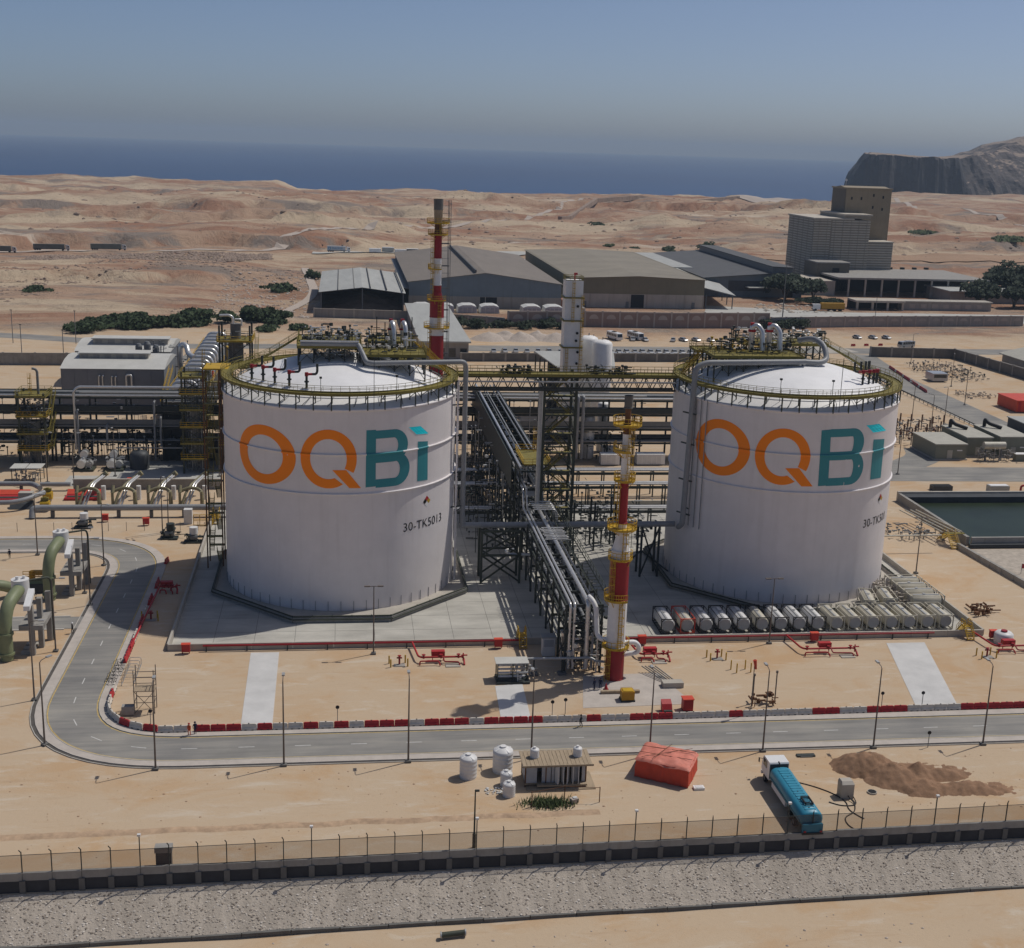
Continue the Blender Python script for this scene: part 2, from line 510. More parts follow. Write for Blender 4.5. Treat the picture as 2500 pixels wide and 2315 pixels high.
def hgt(x, y):
    x = np.asarray(x, float); y = np.asarray(y, float)
    yy = y - SKEW * x
    z = np.zeros_like(x + y)
    # lower ground and pitched slope in front of the fence
    z = np.where(yy < -95.2, -1.5 - 2.7 * np.clip((-95.9 - yy) / 5.1, 0, 1), z)
    z = np.where(yy < -101.0, -4.55 + .25 * fbm(x / 9, y / 9), z)
    # desert: flat where the plant, the sheds and the works stand
    flat = sst(x, -34, -8) * (1 - sst(y, 590, 640)) * (1 - sst(x, 420, 470) * sst(y, 380, 420))
    wild = sst(y, 305, 420) * (1 - flat)
    rel = 5.0 * fbm(x / 130, y / 95) + 3.2 * np.abs(fbm(x / 46 + 5, y / 34)) + 1.3 * fbm(x / 14, y / 11, 4)
    z = z + wild * rel * (.55 + .6 * sst(y, 420, 900))
    # cut bank behind the lorries, ridge along the shore, mounds
    for ya, sl, hb, xa, xb, back in ((672, .28, 9.0, -300, 20, 300), (462, .12, 4.5, -230, -40, 120), (860, -.1, 7.0, -420, 60, 260), (1120, .05, 8.0, -420, 200, 300), (1010, .1, 6.0, 260, 700, 300), (770, .06, 4.5, 330, 900, 200), (1330, -.06, 9.0, 150, 900, 300), (1400, .1, 8, -500, -60, 200)):
        yb = ya + sl * (x + 165) + 26 * fbm(x / 42, x / 75 + ya) + 9 * fbm(x / 11, y / 30 + ya)
        z = z + hb * (1 + .5 * fbm(x / 50, y / 200)) * sst(y, yb, yb + 5) * (1 - sst(x, xb - 60, xb + 40)) * sst(x, xa - 80, xa + 40) * (1 - sst(y, yb + back * .5, yb + back))
    z = z + (8 + 5 * fbm(x / 60, y / 60)) * sst(y, 1620, 1690) * (1 - sst(x, -100, -60)) * sst(y, 330, 400)
    z = z + (5 + 6 * fbm(x / 70, y / 40)) * sst(y, 1700, 1790) * sst(x, 330, 470)
    for cx, cy, rx, ry, h in ((-452, 1560, 38, 50, 12), (150, 1330, 60, 90, 6), (330, 980, 90, 60, 8), (300, 1010, 24, 30, 6), (-60, 1250, 120, 80, 7), (560, 1250, 150, 90, 8), (640, 900, 160, 90, 7), (480, 1080, 60, 50, 6)):
        z = z + h * np.exp(-((x - cx) / rx) ** 2 - ((y - cy) / ry) ** 2) * (1 + .5 * fbm(x / 25, y / 25))
    yc = 1845 + 14 * fbm(x / 40, x / 90) * 2 + 760 * sst(x, 850, 1120)
    z = np.where(y > yc, z - 45 * sst(y, yc, yc + 25), z)
    return z


xs = np.concatenate([-np.geomspace(3200, 430, 26), np.arange(-420, 700, 6.5), np.geomspace(705, 4800, 60)])
ys = np.concatenate([np.arange(-420, -110, 15.), np.arange(-108, -102.5, 2.), np.arange(-102.5, -92.5, .3), np.arange(-90, 280, 18.), np.arange(282, 720, 4.5), np.arange(720, 1300, 8.), np.arange(1300, 1920, 11.), np.geomspace(1930, 2900, 36)])
gx, gy = np.meshgrid(xs, ys)
gz = hgt(gx, gy)
nx_, ny_ = len(xs), len(ys)
idx = np.arange(nx_ * ny_).reshape(ny_, nx_)
quads = np.stack([idx[:-1, :-1], idx[:-1, 1:], idx[1:, 1:], idx[1:, :-1]], -1).reshape(-1, 4)
me = bpy.data.meshes.new('ground')
me.from_pydata(np.stack([gx, gy, gz], -1).reshape(-1, 3).tolist(), [], quads.tolist())
me.polygons.foreach_set('use_smooth', np.ones(len(quads), bool))
me.materials.append(MAT['desert_ground'])
GZ = gz


def hq(x, y):
    """height of the built ground sheet at one point"""
    i = min(max(int(np.searchsorted(xs, x)) - 1, 0), len(xs) - 2); j = min(max(int(np.searchsorted(ys, y)) - 1, 0), len(ys) - 2)
    u = (x - xs[i]) / (xs[i + 1] - xs[i]); v = (y - ys[j]) / (ys[j + 1] - ys[j])
    return float((GZ[j, i] * (1 - u) + GZ[j, i + 1] * u) * (1 - v) + (GZ[j + 1, i] * (1 - u) + GZ[j + 1, i + 1] * u) * v)


ground = bpy.data.objects.new('ground', me); col.objects.link(ground); tag(ground, kind='structure')

b = MB(); b.add([(-17000, 1300, -24), (19000, 1300, -24), (19000, 25000, -24), (-17000, 25000, -24)], [(0, 1, 2, 3)])
tag(b.build('sea', 'sea_water'), kind='structure')

# headland: steep cliff with painted shade on the shore side, flanks falling to the plain
def head_material():
    m = bpy.data.materials.new('headland_rock'); m.use_nodes = True
    t = m.node_tree; N = t.nodes; L = t.links; p = N['Principled BSDF']; p.inputs['Roughness'].default_value = .95
    g = N.new('ShaderNodeNewGeometry')
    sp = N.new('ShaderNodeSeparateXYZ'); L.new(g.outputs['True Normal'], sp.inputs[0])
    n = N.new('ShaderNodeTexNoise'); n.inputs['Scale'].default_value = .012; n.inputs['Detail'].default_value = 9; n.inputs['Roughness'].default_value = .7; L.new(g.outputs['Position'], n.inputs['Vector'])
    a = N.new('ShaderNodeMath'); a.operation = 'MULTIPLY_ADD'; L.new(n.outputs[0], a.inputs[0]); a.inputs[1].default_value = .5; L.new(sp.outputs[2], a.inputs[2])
    r = ramp(N, [(.62, (.03, .028, .03)), (.92, (.09, .07, .06)), (1.12 / 1.3, (.20, .15, .115)), (1.0, (.29, .22, .165))])  # steep faces dark: the cliff's shade is put into the rock colour
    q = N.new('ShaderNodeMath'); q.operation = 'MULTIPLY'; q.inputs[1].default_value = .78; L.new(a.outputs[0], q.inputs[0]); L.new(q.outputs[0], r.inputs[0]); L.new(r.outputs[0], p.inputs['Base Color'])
    n3 = N.new('ShaderNodeTexNoise'); n3.inputs['Scale'].default_value = .03; n3.inputs['Detail'].default_value = 8; L.new(g.outputs['Position'], n3.inputs['Vector'])
    bb = N.new('ShaderNodeBump'); bb.inputs['Distance'].default_value = 10; L.new(n3.outputs[0], bb.inputs['Height']); L.new(bb.outputs[0], p.inputs['Normal'])
    MAT['headland_rock'] = m
head_material()
hx = np.concatenate([np.arange(1030, 1700, 5.), np.arange(1700, 3600, 24.)]); hy = np.concatenate([np.arange(2280, 2560, 6.), np.arange(2560, 3400, 28.)])
px, pyy = np.meshgrid(hx, hy)
prof_x = [1030, 1050, 1056, 1068, 1080, 1095, 1127, 1195, 1275, 1355, 1399, 1440, 1500, 1650, 1900, 2300, 3200]
prof_z = [-40, -30, 28, 46, 60, 82, 82, 79, 76, 85, 99, 117, 130, 165, 190, 150, 120]
lx = px - .40 * (pyy - 2450) * sst(pyy, 2430, 2480)
top = np.interp(lx + 14 * fbm(px / 25, pyy / 60), prof_x, prof_z)
wid = 26 + 420 * sst(px, 1230, 1640)
y0 = 2425 + 26 * fbm(px / 38, pyy / 80) + 90 * sst(1100 - px, 0, 60) - 150 * sst(px, 1230, 1640)
front = np.clip((pyy - y0) / wid, 0, 1)
front = np.where(wid > 60, front ** .8, front)
hz = -42 + (top + 42) * front + 5 * fbm(px / 40, pyy / 40) * front
hid = np.arange(px.size).reshape(px.shape)
hquads = np.stack([hid[:-1, :-1], hid[:-1, 1:], hid[1:, 1:], hid[1:, :-1]], -1).reshape(-1, 4)
me = bpy.data.meshes.new('headland'); me.from_pydata(np.stack([px, pyy, hz], -1).reshape(-1, 3).tolist(), [], hquads.tolist())
me.materials.append(MAT['headland_rock'])
o = bpy.data.objects.new('headland', me); col.objects.link(o); tag(o, kind='structure')


# ------------------------------------------------------------------ roads
def smooth_path(pts, step=1.0, r=9.0):
    pts = [Vector((p[0], p[1], 0)) for p in pts]
    out = [pts[0]]
    for i in range(1, len(pts) - 1):
        a, b, c = pts[i - 1], pts[i], pts[i + 1]
        k = min(r, (a - b).length * .49, (c - b).length * .49)
        p0 = b + (a - b).normalized() * k; p1 = b + (c - b).normalized() * k
        for j in range(13):
            t = j / 12; out.append(p0 * (1 - t) ** 2 + b * 2 * t * (1 - t) + p1 * t * t)
    out.append(pts[-1])
    res = [out[0]]
    for i in range(1, len(out)):
        d = (out[i] - out[i - 1]).length; n = max(1, int(d / step))
        for j in range(1, n + 1): res.append(out[i - 1].lerp(out[i], j / n))
    return res


def strip(path, o0, o1, z, b=None, zf=None):
    b = b or MB(); n = len(path); vs = []
    if zf is not None and o1 - o0 > 7:
        k = int((o1 - o0) / 5) + 1
        for j in range(k): strip(path, o0 + (o1 - o0) * j / k, o0 + (o1 - o0) * (j + 1) / k, z, b, lambda x, y: zf(x, y))
        return b
    for i, p in enumerate(path):
        d = (path[min(i + 1, n - 1)] - path[max(i - 1, 0)]).normalized(); s = Vector((d.y, -d.x, 0))
        for o in (o0, o1):
            q = p + s * o; vs.append((q.x, q.y, z + (float(zf(q.x, q.y)) if zf else 0)))
    return b.add(vs, [(2 * i, 2 * i + 1, 2 * i + 3, 2 * i + 2) for i in range(n - 1)])


def raised(path, o0, o1, z0, z1, b=None):
    b = b or MB(); n = len(path); vs = []
    for i, p in enumerate(path):
        d = (path[min(i + 1, n - 1)] - path[max(i - 1, 0)]).normalized(); s = Vector((d.y, -d.x, 0))
        for o, z in ((o0, z0), (o0, z1), (o1, z1), (o1, z0)):
            q = p + s * o; vs.append((q.x, q.y, z))
    fs = []
    for i in range(n - 1):
        for k in range(3): fs.append((4 * i + k, 4 * i + k + 1, 4 * i + k + 5, 4 * i + k + 4))
    return b.add(vs, fs)


# the front road: from the right along the fence, round the bend, north, then west
CL = smooth_path([(330, -66.6), (74, -67.5), (-35.9, -67.6), (-35.9, 19.0), (-230, 18.4)], 1.0, 17.0)
road = strip(CL, -3.3, 3.3, .05).build('road', 'asphalt'); tag(road, kind='structure')
strip(CL, -3.22, -3.07, .054).build('edge_line', 'line_yellow', road)
strip(CL, 3.07, 3.22, .054).build('edge_line', 'line_yellow', road)
dash = MB(); dash.box(-1.0, 1.0, -.06, .06, 0, .004)
d0 = dash.build('lane_dash', 'line_white', road)
acc = 0.0; k = 0; nxt = 242.0
for i in range(1, len(CL)):
    seg = (CL[i] - CL[i - 1]).length; acc += seg
    if acc >= nxt and CL[i].x > -80:
        d = CL[i] - CL[i - 1]
        o = d0 if k == 0 else d0.copy()
        if k: col.objects.link(o); o.parent = road
        o.location = (CL[i].x, CL[i].y, .054); o.rotation_euler = (0, 0, math.atan2(d.y, d.x)); k += 1; nxt = acc + 6.1
# the path runs westwards, so its right-hand side (positive offset) is north of the front road
pv = raised(CL, 3.36, 4.9, 0.0, .13).build('pavement', 'pavement'); tag(pv, kind='structure')
raised(CL, 3.34, 3.46, 0.0, .16).build('kerb', 'kerb', pv)
pv2 = raised(CL, -4.75, -3.36, 0.0, .12).build('pavement', 'pavement'); tag(pv2, kind='structure')
raised(CL, -3.46, -3.34, 0.0, .15).build('kerb', 'kerb', pv2)
dr = MB(); strip(CL, -5.25, -4.8, .02, dr); o = dr.build('drain_channel', 'drain'); tag(o, kind='structure')
raised(CL, -5.36, -5.25, 0, .12).build('channel_side', 'kerb', o)
CL2 = smooth_path([(-38.5, -22.3), (-60, -22.8), (-120, -24)], 2.0)
tag(strip(CL2, -2.6, 2.6, .046).build('side_road', 'asphalt'), kind='structure')
b = MB(); raised(CL2[2:], -3.0, -2.6, 0, .12, b); raised(CL2[2:], 2.6, 3.0, 0, .12, b); b.build('kerb', 'kerb', bpy.data.objects['side_road'])
# plant roads on the right and at the back
CL3 = smooth_path([(187, 60), (188.5, 100), (192, 210), (200, 258)], 3.0, 20)
r3 = strip(CL3, -6.2, 6.2, .03).build('plant_road', 'asphalt'); tag(r3, kind='structure')
raised(CL3, -6.7, -6.25, 0, .14).build('kerb', 'kerb', r3)
tag(strip(smooth_path([(104, 71.5), (190, 69.5), (330, 68)], 3.0), -7, 7, .036).build('plant_road', 'asphalt'), kind='structure')
tag(strip(smooth_path([(133, 72), (150, 88), (153, 97)], 2.0, 12), -4.5, 4.5, .041).build('plant_road', 'asphalt'), kind='structure')
tag(strip(smooth_path([(-14, 263), (40, 262), (330, 270), (500, 286)], 4.0), -7, 7, .03).build('back_road', 'asphalt'), kind='structure')
tag(strip(smooth_path([(-260, 285), (-130, 283), (-95, 270), (-60, 258), (-10, 263)], 3.0, 25), -5.5, 5.5, .035).build('back_road', 'asphalt'), kind='structure')
tag(strip(smooth_path([(-300, 228), (-40, 232)], 4.0), -6, 6, .03).build('back_road', 'asphalt'), kind='structure')
tag(strip(smooth_path([(196, 262), (187, 300), (180, 330)], 4.0), -7, 7, .034).build('back_road', 'concrete'), kind='structure')
tag(strip(smooth_path([(176, 392), (240, 372), (420, 372)], 4.0), -19, 15, .025).build('works_yard', 'pad_concrete'), kind='structure')
tag(strip(smooth_path([(-20, 668), (60, 668), (130, 690)], 4.0), -12, 12, .6, zf=hq).build('lorry_yard', 'pad_concrete'), kind='structure')
# dirt tracks laid over the relief
for pts, w in (([(-330, 640), (-165, 650), (-91, 652), (-51, 676), (-25, 739), (13, 822), (54, 907), (112, 1011), (190, 1120), (331, 1526)], 6.5), ([(914, 1926), (891, 1790), (846, 1614), (805, 1372), (782, 1205), (760, 1000)], 8), ([(-31, 330), (-12, 420), (-22, 560)], 4.5)):
    tag(strip(smooth_path(pts, 4.0, 60), -w / 2, w / 2, .35, zf=hq).build('dirt_track', 'rubble_pale'), kind='structure')

# ------------------------------------------------------------------ concrete floor and walls of the tank bund
b = MB(); b.add([(-25.5, -34.6, .02), (103.6, -34.6, .02), (103.6, 44, .02), (-25.5, 44, .02)], [(0, 1, 2, 3)])
bund = b.build('bund_floor', 'bund_floor'); tag(bund, kind='structure')
b = MB()
for i in range(21): b.box(-25.5 + 6.15 * i - .03, -25.5 + 6.15 * i + .03, -34.5, 44, .021, .026)
for i in range(13): b.box(-25.4, 103.5, -34 + 6.2 * i - .03, -34 + 6.2 * i + .03, .0215, .0265)
b.build('floor_joints', 'concrete_dark', bund)
bw = thing('bund_wall', 'low concrete bund wall around both storage tanks', 'wall', (-25.5, -34.8, 0))
for i in range(21):
    x = -25.7 + 6.16 * i
    MB().box(x + .02, x + 6.14, -34.95, -34.6, 0, 1.05).build('wall_panel', 'concrete', bw)
for i in range(13):
    y = -34.6 + 6.05 * i
    MB().box(-25.85, -25.5, y + .02, y + 6.03, 0, 1.05).build('wall_panel', 'concrete', bw)
    MB().box(103.6, 103.95, y + .02, y + 6.03, 0, 1.05).build('wall_panel', 'concrete', bw)
MB().box(-25.5, 103.6, 43.8, 44.15, 0, 1.0).build('wall_panel', 'concrete', bw)
# concrete access strips across the sand
for i, (pts) in enumerate(([(-13.4, -36.2), (-9.2, -36.2), (-8.9, -62.2), (-13.0, -62.2)], [(21.9, -50.4), (25.9, -49.8), (25.5, -62.2), (21.4, -62.2)], [(86.2, -37.2), (92.6, -37.2), (86.4, -62.3), (80.2, -62.3)], [(35.2, -47.5), (46.5, -47.0), (49, -58), (33.2, -58.5)])):
    tag(MB().prism(pts, 0, .035).build('access_strip', 'strip_concrete' if i != 3 else 'pavement'), kind='structure')
tag(MB().prism([(-60.5, 61), (-52, 61), (-52, 70), (-60.5, 70)], 0, .04).build('access_strip', 'pad_concrete'), kind='structure')
tag(MB().prism([(-52, 66), (-27, 66), (-27, 84), (-52, 84)], 0, .03).build('access_strip', 'pad_concrete'), kind='structure')

# ------------------------------------------------------------------ pitched stone slope below the fence
def on_slope(x, s):
    yy = -95.95 - 5.05 * s
    return (x, yy + SKEW * x, -1.5 - 2.7 * s)
b = MB(); nS = 120
vs = [(on_slope(-70 + 200 * i / nS, j / 10)[0], on_slope(-70 + 200 * i / nS, j / 10)[1], on_slope(-70 + 200 * i / nS, j / 10)[2] + .03) for j in range(11) for i in range(nS + 1)]
b.add(vs, [(j * (nS + 1) + i, (j + 1) * (nS + 1) + i, (j + 1) * (nS + 1) + i + 1, j * (nS + 1) + i + 1) for j in range(10) for i in range(nS)])
slope = b.build('embankment', 'slope_mortar'); tag(slope, kind='structure')


def rocks(name, m, n, place, smin, smax, seed, parent=None, flat=.6):
    rd = random.Random(seed); b = MB()
    base = [(0, 0, 1), (.94, 0, .3), (.29, .9, .35), (-.76, .55, .3), (-.76, -.55, .35), (.29, -.9, .3), (.6, .5, -.5), (-.3, .8, -.5), (-.8, 0, -.5), (-.3, -.8, -.5), (.6, -.5, -.5)]
    fs = [(0, 1, 2), (0, 2, 3), (0, 3, 4), (0, 4, 5), (0, 5, 1), (1, 6, 2), (2, 6, 7), (2, 7, 3), (3, 7, 8), (3, 8, 4), (4, 8, 9), (4, 9, 5), (5, 9, 10), (5, 10, 1), (1, 10, 6)]
    for _ in range(n):
        q = place(rd)
        if q is None: continue
        x, y, z = q
        k = smin + (smax - smin) * rd.random() ** 2.2; a = rd.random() * 6.28; ca, sa = math.cos(a), math.sin(a)
        ex, ey = k * rd.uniform(.7, 1.3), k * rd.uniform(.7, 1.2)
        b.add([(x + (vx * ca - vy * sa) * ex * rd.uniform(.8, 1.2), y + (vx * sa + vy * ca) * ey * rd.uniform(.8, 1.2), z + vz * k * flat) for vx, vy, vz in base], fs)
    return b.build(name, m, parent, 'stuff')
for nm_, m_, n_, sd_ in (('brown', 'stone', 9000, 3), ('dark', 'stone_dark', 5200, 4), ('pale', 'stone_pale', 4200, 5)):
    tag(rocks('slope_stones', m_, n_, lambda r: on_slope(r.uniform(-52, 100), r.random()), .05, .19, sd_, flat=.45), 'small ' + nm_ + ' stones set into the pitched slope below the fence', 'stones')
# ledge at the toe of the slope
b = MB()
for i in range(40):
    x = -70 + 5 * i
    b.bar((x + .05, -101.05 + SKEW * x, -4.33 + .05 * math.sin(i * 2.1)), (x + 4.95, -101.05 + SKEW * (x + 5), -4.33 + .05 * math.sin(i * 1.7)), .45, .38)
b.build('toe_beam', 'concrete_dark', slope)



# ================================================================== the two storage tanks
TR, TZ, RISE = 19.8, 33.9, 5.6
RS = (TR * TR + RISE * RISE) / (2 * RISE)


def dome_z(x, y):
    return TZ + RISE - RS + math.sqrt(max(RS * RS - x * x - y * y, 0))


def railing(b, pts, h=1.05, gap=1.5, r=.03, kick=True):
    """posts, two rails and a kick plate along a polyline"""
    for i in range(len(pts) - 1):
        p, q = Vector(pts[i]), Vector(pts[i + 1]); n = max(1, int((q - p).length / gap))
        for j in range(n + (i == len(pts) - 2)):
            o = p.lerp(q, j / n); b.bar(o, o + Vector((0, 0, h)), r * 1.6)
        for k in (.52, 1.0):
            z = Vector((0, 0, h * k)); b.bar(p + z, q + z, r * 1.8)
        if kick: b.bar(p + Vector((0, 0, .09)), q + Vector((0, 0, .09)), .03, .18)
    return b


def stairs(b, p, q, w=.9, n=None, rail=True):
    """straight flight from p (low) to q (high)"""
    p, q = Vector(p), Vector(q); n = n or max(3, int(abs(q.z - p.z) / .25))
    d = Vector((q.x - p.x, q.y - p.y, 0)).normalized(); s = Vector((-d.y, d.x, 0)) * (w / 2)
    rz = math.atan2(d.y, d.x)
    for i in range(n):
        o = p.lerp(q, (i + .5) / n); b.cbox(o, (.28, w, .05), rz)
    for k in (-1, 1):
        b.bar(p + s * k, q + s * k, .06, .22)
        if rail:
            up = Vector((0, 0, 1.0)); m = max(2, int((q - p).length / 1.6))
            b.bar(p + s * k + up, q + s * k + up, .055); b.bar(p + s * k + up * .5, q + s * k + up * .5, .045)
            for j in range(m + 1):
                o = p.lerp(q, j / m) + s * k; b.bar(o, o + up, .05)
    return b


def clutter(parent, name, x0, x1, y0, y1, z0, z1, n, seed, m='silver'):
    """small valves, flanges and short pipe runs filling a volume"""
    rd = random.Random(seed); b = MB()
    for _ in range(n):
        x, y = rd.uniform(x0, x1), rd.uniform(y0, y1); z = rd.uniform(z0, z1); t = rd.random(); l = rd.uniform(.5, 1.8)
        if t < .35: b.cyl((x, y, z), (x + l, y, z), rd.uniform(.06, .17), n=7)
        elif t < .6: b.cyl((x, y, z), (x, y + l, z), rd.uniform(.06, .17), n=7)
        elif t < .85:
            b.cyl((x, y, z0), (x, y, z + .3), rd.uniform(.05, .12), n=7); b.cyl((x - .2, y, z + .3), (x + .2, y, z + .3), .2, n=8)
        else: b.cbox((x, y, z), (rd.uniform(.3, .7), rd.uniform(.3, .7), rd.uniform(.3, .7)), rd.random())
    return b.build(name, m, parent, 'stuff')


def arc_strip(b, pts_o, pts_i, cx, r):
    """quad strip between two outlines given as (angle, height) on a cylinder"""
    vs = []
    for (a, z), (c, w) in zip(pts_o, pts_i):
        vs += [(cx + r * math.cos(a), r * math.sin(a), z), (cx + r * math.cos(c), r * math.sin(c), w)]
    n = len(pts_o)
    b.add(vs, [(2 * i, 2 * i + 1, 2 * i + 3, 2 * i + 2) for i in range(n - 1)])


def rect_on(b, quad, cx, r, nu=5, nv=2):
    """quad given by four (angle, height) corners tl, tr, br, bl"""
    tl, tr, br, bl = quad
    P_ = lambda u, v: tuple((tl[k] * (1 - u) + tr[k] * u) * (1 - v) + (bl[k] * (1 - u) + br[k] * u) * v for k in (0, 1))
    for j in range(nv):
        arc_strip(b, [P_(i / nu, j / nv) for i in range(nu + 1)], [P_(i / nu, (j + 1) / nv) for i in range(nu + 1)], cx, r)


LOGO = [{'O': ((-2.2392, 25.6646), (0.3033, 4.8435), (0.188, 3.2281)), 'Q': ((-1.6691, 25.8806), (0.2264, 4.8016), (0.1463, 3.2713)), 'Qtail': ((-1.6385, 24.1113), (-1.5275, 24.1161), (-1.4078, 21.083), (-1.5017, 21.1461)), 'B': {'stem': ((-1.3649, 30.5239), (-1.2849, 30.5273), (-1.2867, 21.2131), (-1.3707, 21.1526)), 'up': (-1.2869, 30.3897, 25.0813, -0.9955, 0.095, 1.3366), 'low': (-1.2869, 26.5703, 20.972, -0.9756, 0.0969, 1.3924), 'kx': 0.0504}, 'i': ((-0.8913, 27.7913), (-0.7735, 27.4975), (-0.7692, 20.9391), (-0.8925, 21.1113)), 'dot': ((-0.9885, 30.4051), (-0.8647, 30.3035), (-0.7652, 28.7762), (-0.9065, 29.0195))},
        {'O': ((-2.4402, 26.2807), (0.2791, 4.8597), (0.1769, 3.3009)), 'Q': ((-1.8869, 26.0854), (0.2311, 4.8374), (0.1494, 3.3368)), 'Qtail': ((-1.8582, 24.1891), (-1.7421, 24.3199), (-1.6134, 21.2334), (-1.7097, 21.192)), 'B': {'stem': ((-1.5799, 30.8547), (-1.496, 31.0041), (-1.4773, 21.3678), (-1.5677, 21.2814)), 'up': (-1.498, 31.0474, 25.766, -1.1494, 0.1159, 1.375), 'low': (-1.498, 27.0428, 21.2685, -1.1283, 0.1175, 1.3662), 'kx': 0.0504}, 'i': ((-1.0287, 28.6644), (-0.8497, 28.3063), (-0.8441, 21.4326), (-1.0182, 21.6259)), 'dot': ((-1.1403, 31.3155), (-0.9691, 31.2575), (-0.8334, 29.7554), (-1.0425, 29.9017))}]


def ell(c, rx, rz, a):
    return (c[0] + rx * math.cos(R(a)), c[1] + rz * math.sin(R(a)))


def logo(parent, cx, L):
    r = TR + .03
    # O
    b = MB(); c, ro, ri = L['O']
    A = [i * 5 for i in range(73)]
    arc_strip(b, [ell(c, *ro, a) for a in A], [ell(c, *ri, a) for a in A], cx, r); b.build('letter_o', 'orange_paint', parent)
    # Q: ring broken at its foot, with a slanting tail
    b = MB(); c, ro, ri = L['Q']
    A = list(range(-28, 291, 6))
    o_, i_ = [ell(c, *ro, a) for a in A], [ell(c, *ri, a) for a in A]
    o_.append(ell(c, *ro, 301)); i_.append(ell(c, *ri, 281))
    arc_strip(b, o_, i_, cx, r)
    t = L['Qtail']; rect_on(b, (t[0], t[1], t[2], t[3]), cx, r, 4, 4)
    b.build('letter_q', 'orange_paint', parent)
    # B
    b = MB(); s = L['B']
    rect_on(b, s['stem'], cx, r, 2, 3)
    for lob in ('up', 'low'):
        e = s[lob]; (x0, zt, zb, xr, th, tv) = e
        zm, hz_ = (zt + zb) / 2, (zt - zb) / 2; xs_ = xr - hz_ * s['kx']
        out = [(x0, zt), (x0 * .5 + xs_ * .5, zt), (xs_, zt)] + [(xs_ + (xr - xs_) * math.sin(R(a)), zm + hz_ * math.cos(R(a))) for a in range(12, 169, 12)] + [(xs_, zb), (x0 * .5 + xs_ * .5, zb), (x0, zb)]
        hi = hz_ - tv
        inn = [(x0, zt - tv), (x0 * .5 + xs_ * .5, zt - tv), (xs_, zt - tv)] + [(xs_ + (xr - th - xs_) * math.sin(R(a)), zm + hi * math.cos(R(a))) for a in range(12, 169, 12)] + [(xs_, zb + tv), (x0 * .5 + xs_ * .5, zb + tv), (x0, zb + tv)]
        arc_strip(b, out, inn, cx, r + (.004 if lob == 'up' else 0))
    b.build('letter_b', 'teal_paint', parent)
    b = MB(); rect_on(b, L['i'], cx, r, 3, 2); b.build('letter_i', 'teal_paint', parent)
    # the lettering carried over the stiffening ring
    z = 26.6; w, h = .246, .22
    spans = []
    for key in 'OQ':
        c, ro, ri = L[key]; ko = math.sqrt(max(0, 1 - ((z - c[1]) / ro[1]) ** 2)); ki = math.sqrt(max(0, 1 - ((z - c[1]) / ri[1]) ** 2))
        spans += [(c[0] - ro[0] * ko, c[0] - ri[0] * ki, 'orange_paint'), (c[0] + ri[0] * ki, c[0] + ro[0] * ko, 'orange_paint')]
    spans += [(s['stem'][0][0], s['up'][3] - .05, 'teal_paint'), (L['i'][0][0], L['i'][1][0], 'teal_paint')]
    for a0, a1, m in spans:
        b = MB(); b.lathe([(TR + .01, z - h / 2 - .125), (TR + w, z - h / 2 - .004), (TR + w, z + h / 2 + .004), (TR + .01, z + h / 2 + .03)], (cx, 0, 0), 8, math.degrees(a0), math.degrees(a1)); b.build('ring_lettering', m, parent)
    b = MB(); rect_on(b, L['dot'], cx, r, 4, 2); b.build('letter_i_dot', 'cyan_paint', parent)


def wrap_text(parent, txt, cx, a0, z, size, m='black_paint', r=TR + .03):
    cu = bpy.data.curves.new('tank_number', 'FONT'); cu.body = txt; cu.size = size; cu.resolution_u = 3; cu.space_character = 1.02
    o = bpy.data.objects.new('tank_number', cu); col.objects.link(o)
    dg = bpy.context.evaluated_depsgraph_get(); me = bpy.data.meshes.new_from_object(o.evaluated_get(dg))
    bpy.data.objects.remove(o)
    ox, oy, oz = parent.location
    for v in me.vertices:
        a = a0 + v.co.x / r
        v.co = (cx + r * math.cos(a) - ox, r * math.sin(a) - oy, z + v.co.y - oz)
    me.materials.clear(); me.materials.append(MAT[m])
    t = bpy.data.objects.new('tank_number', me); col.objects.link(t); t.parent = parent
    return t


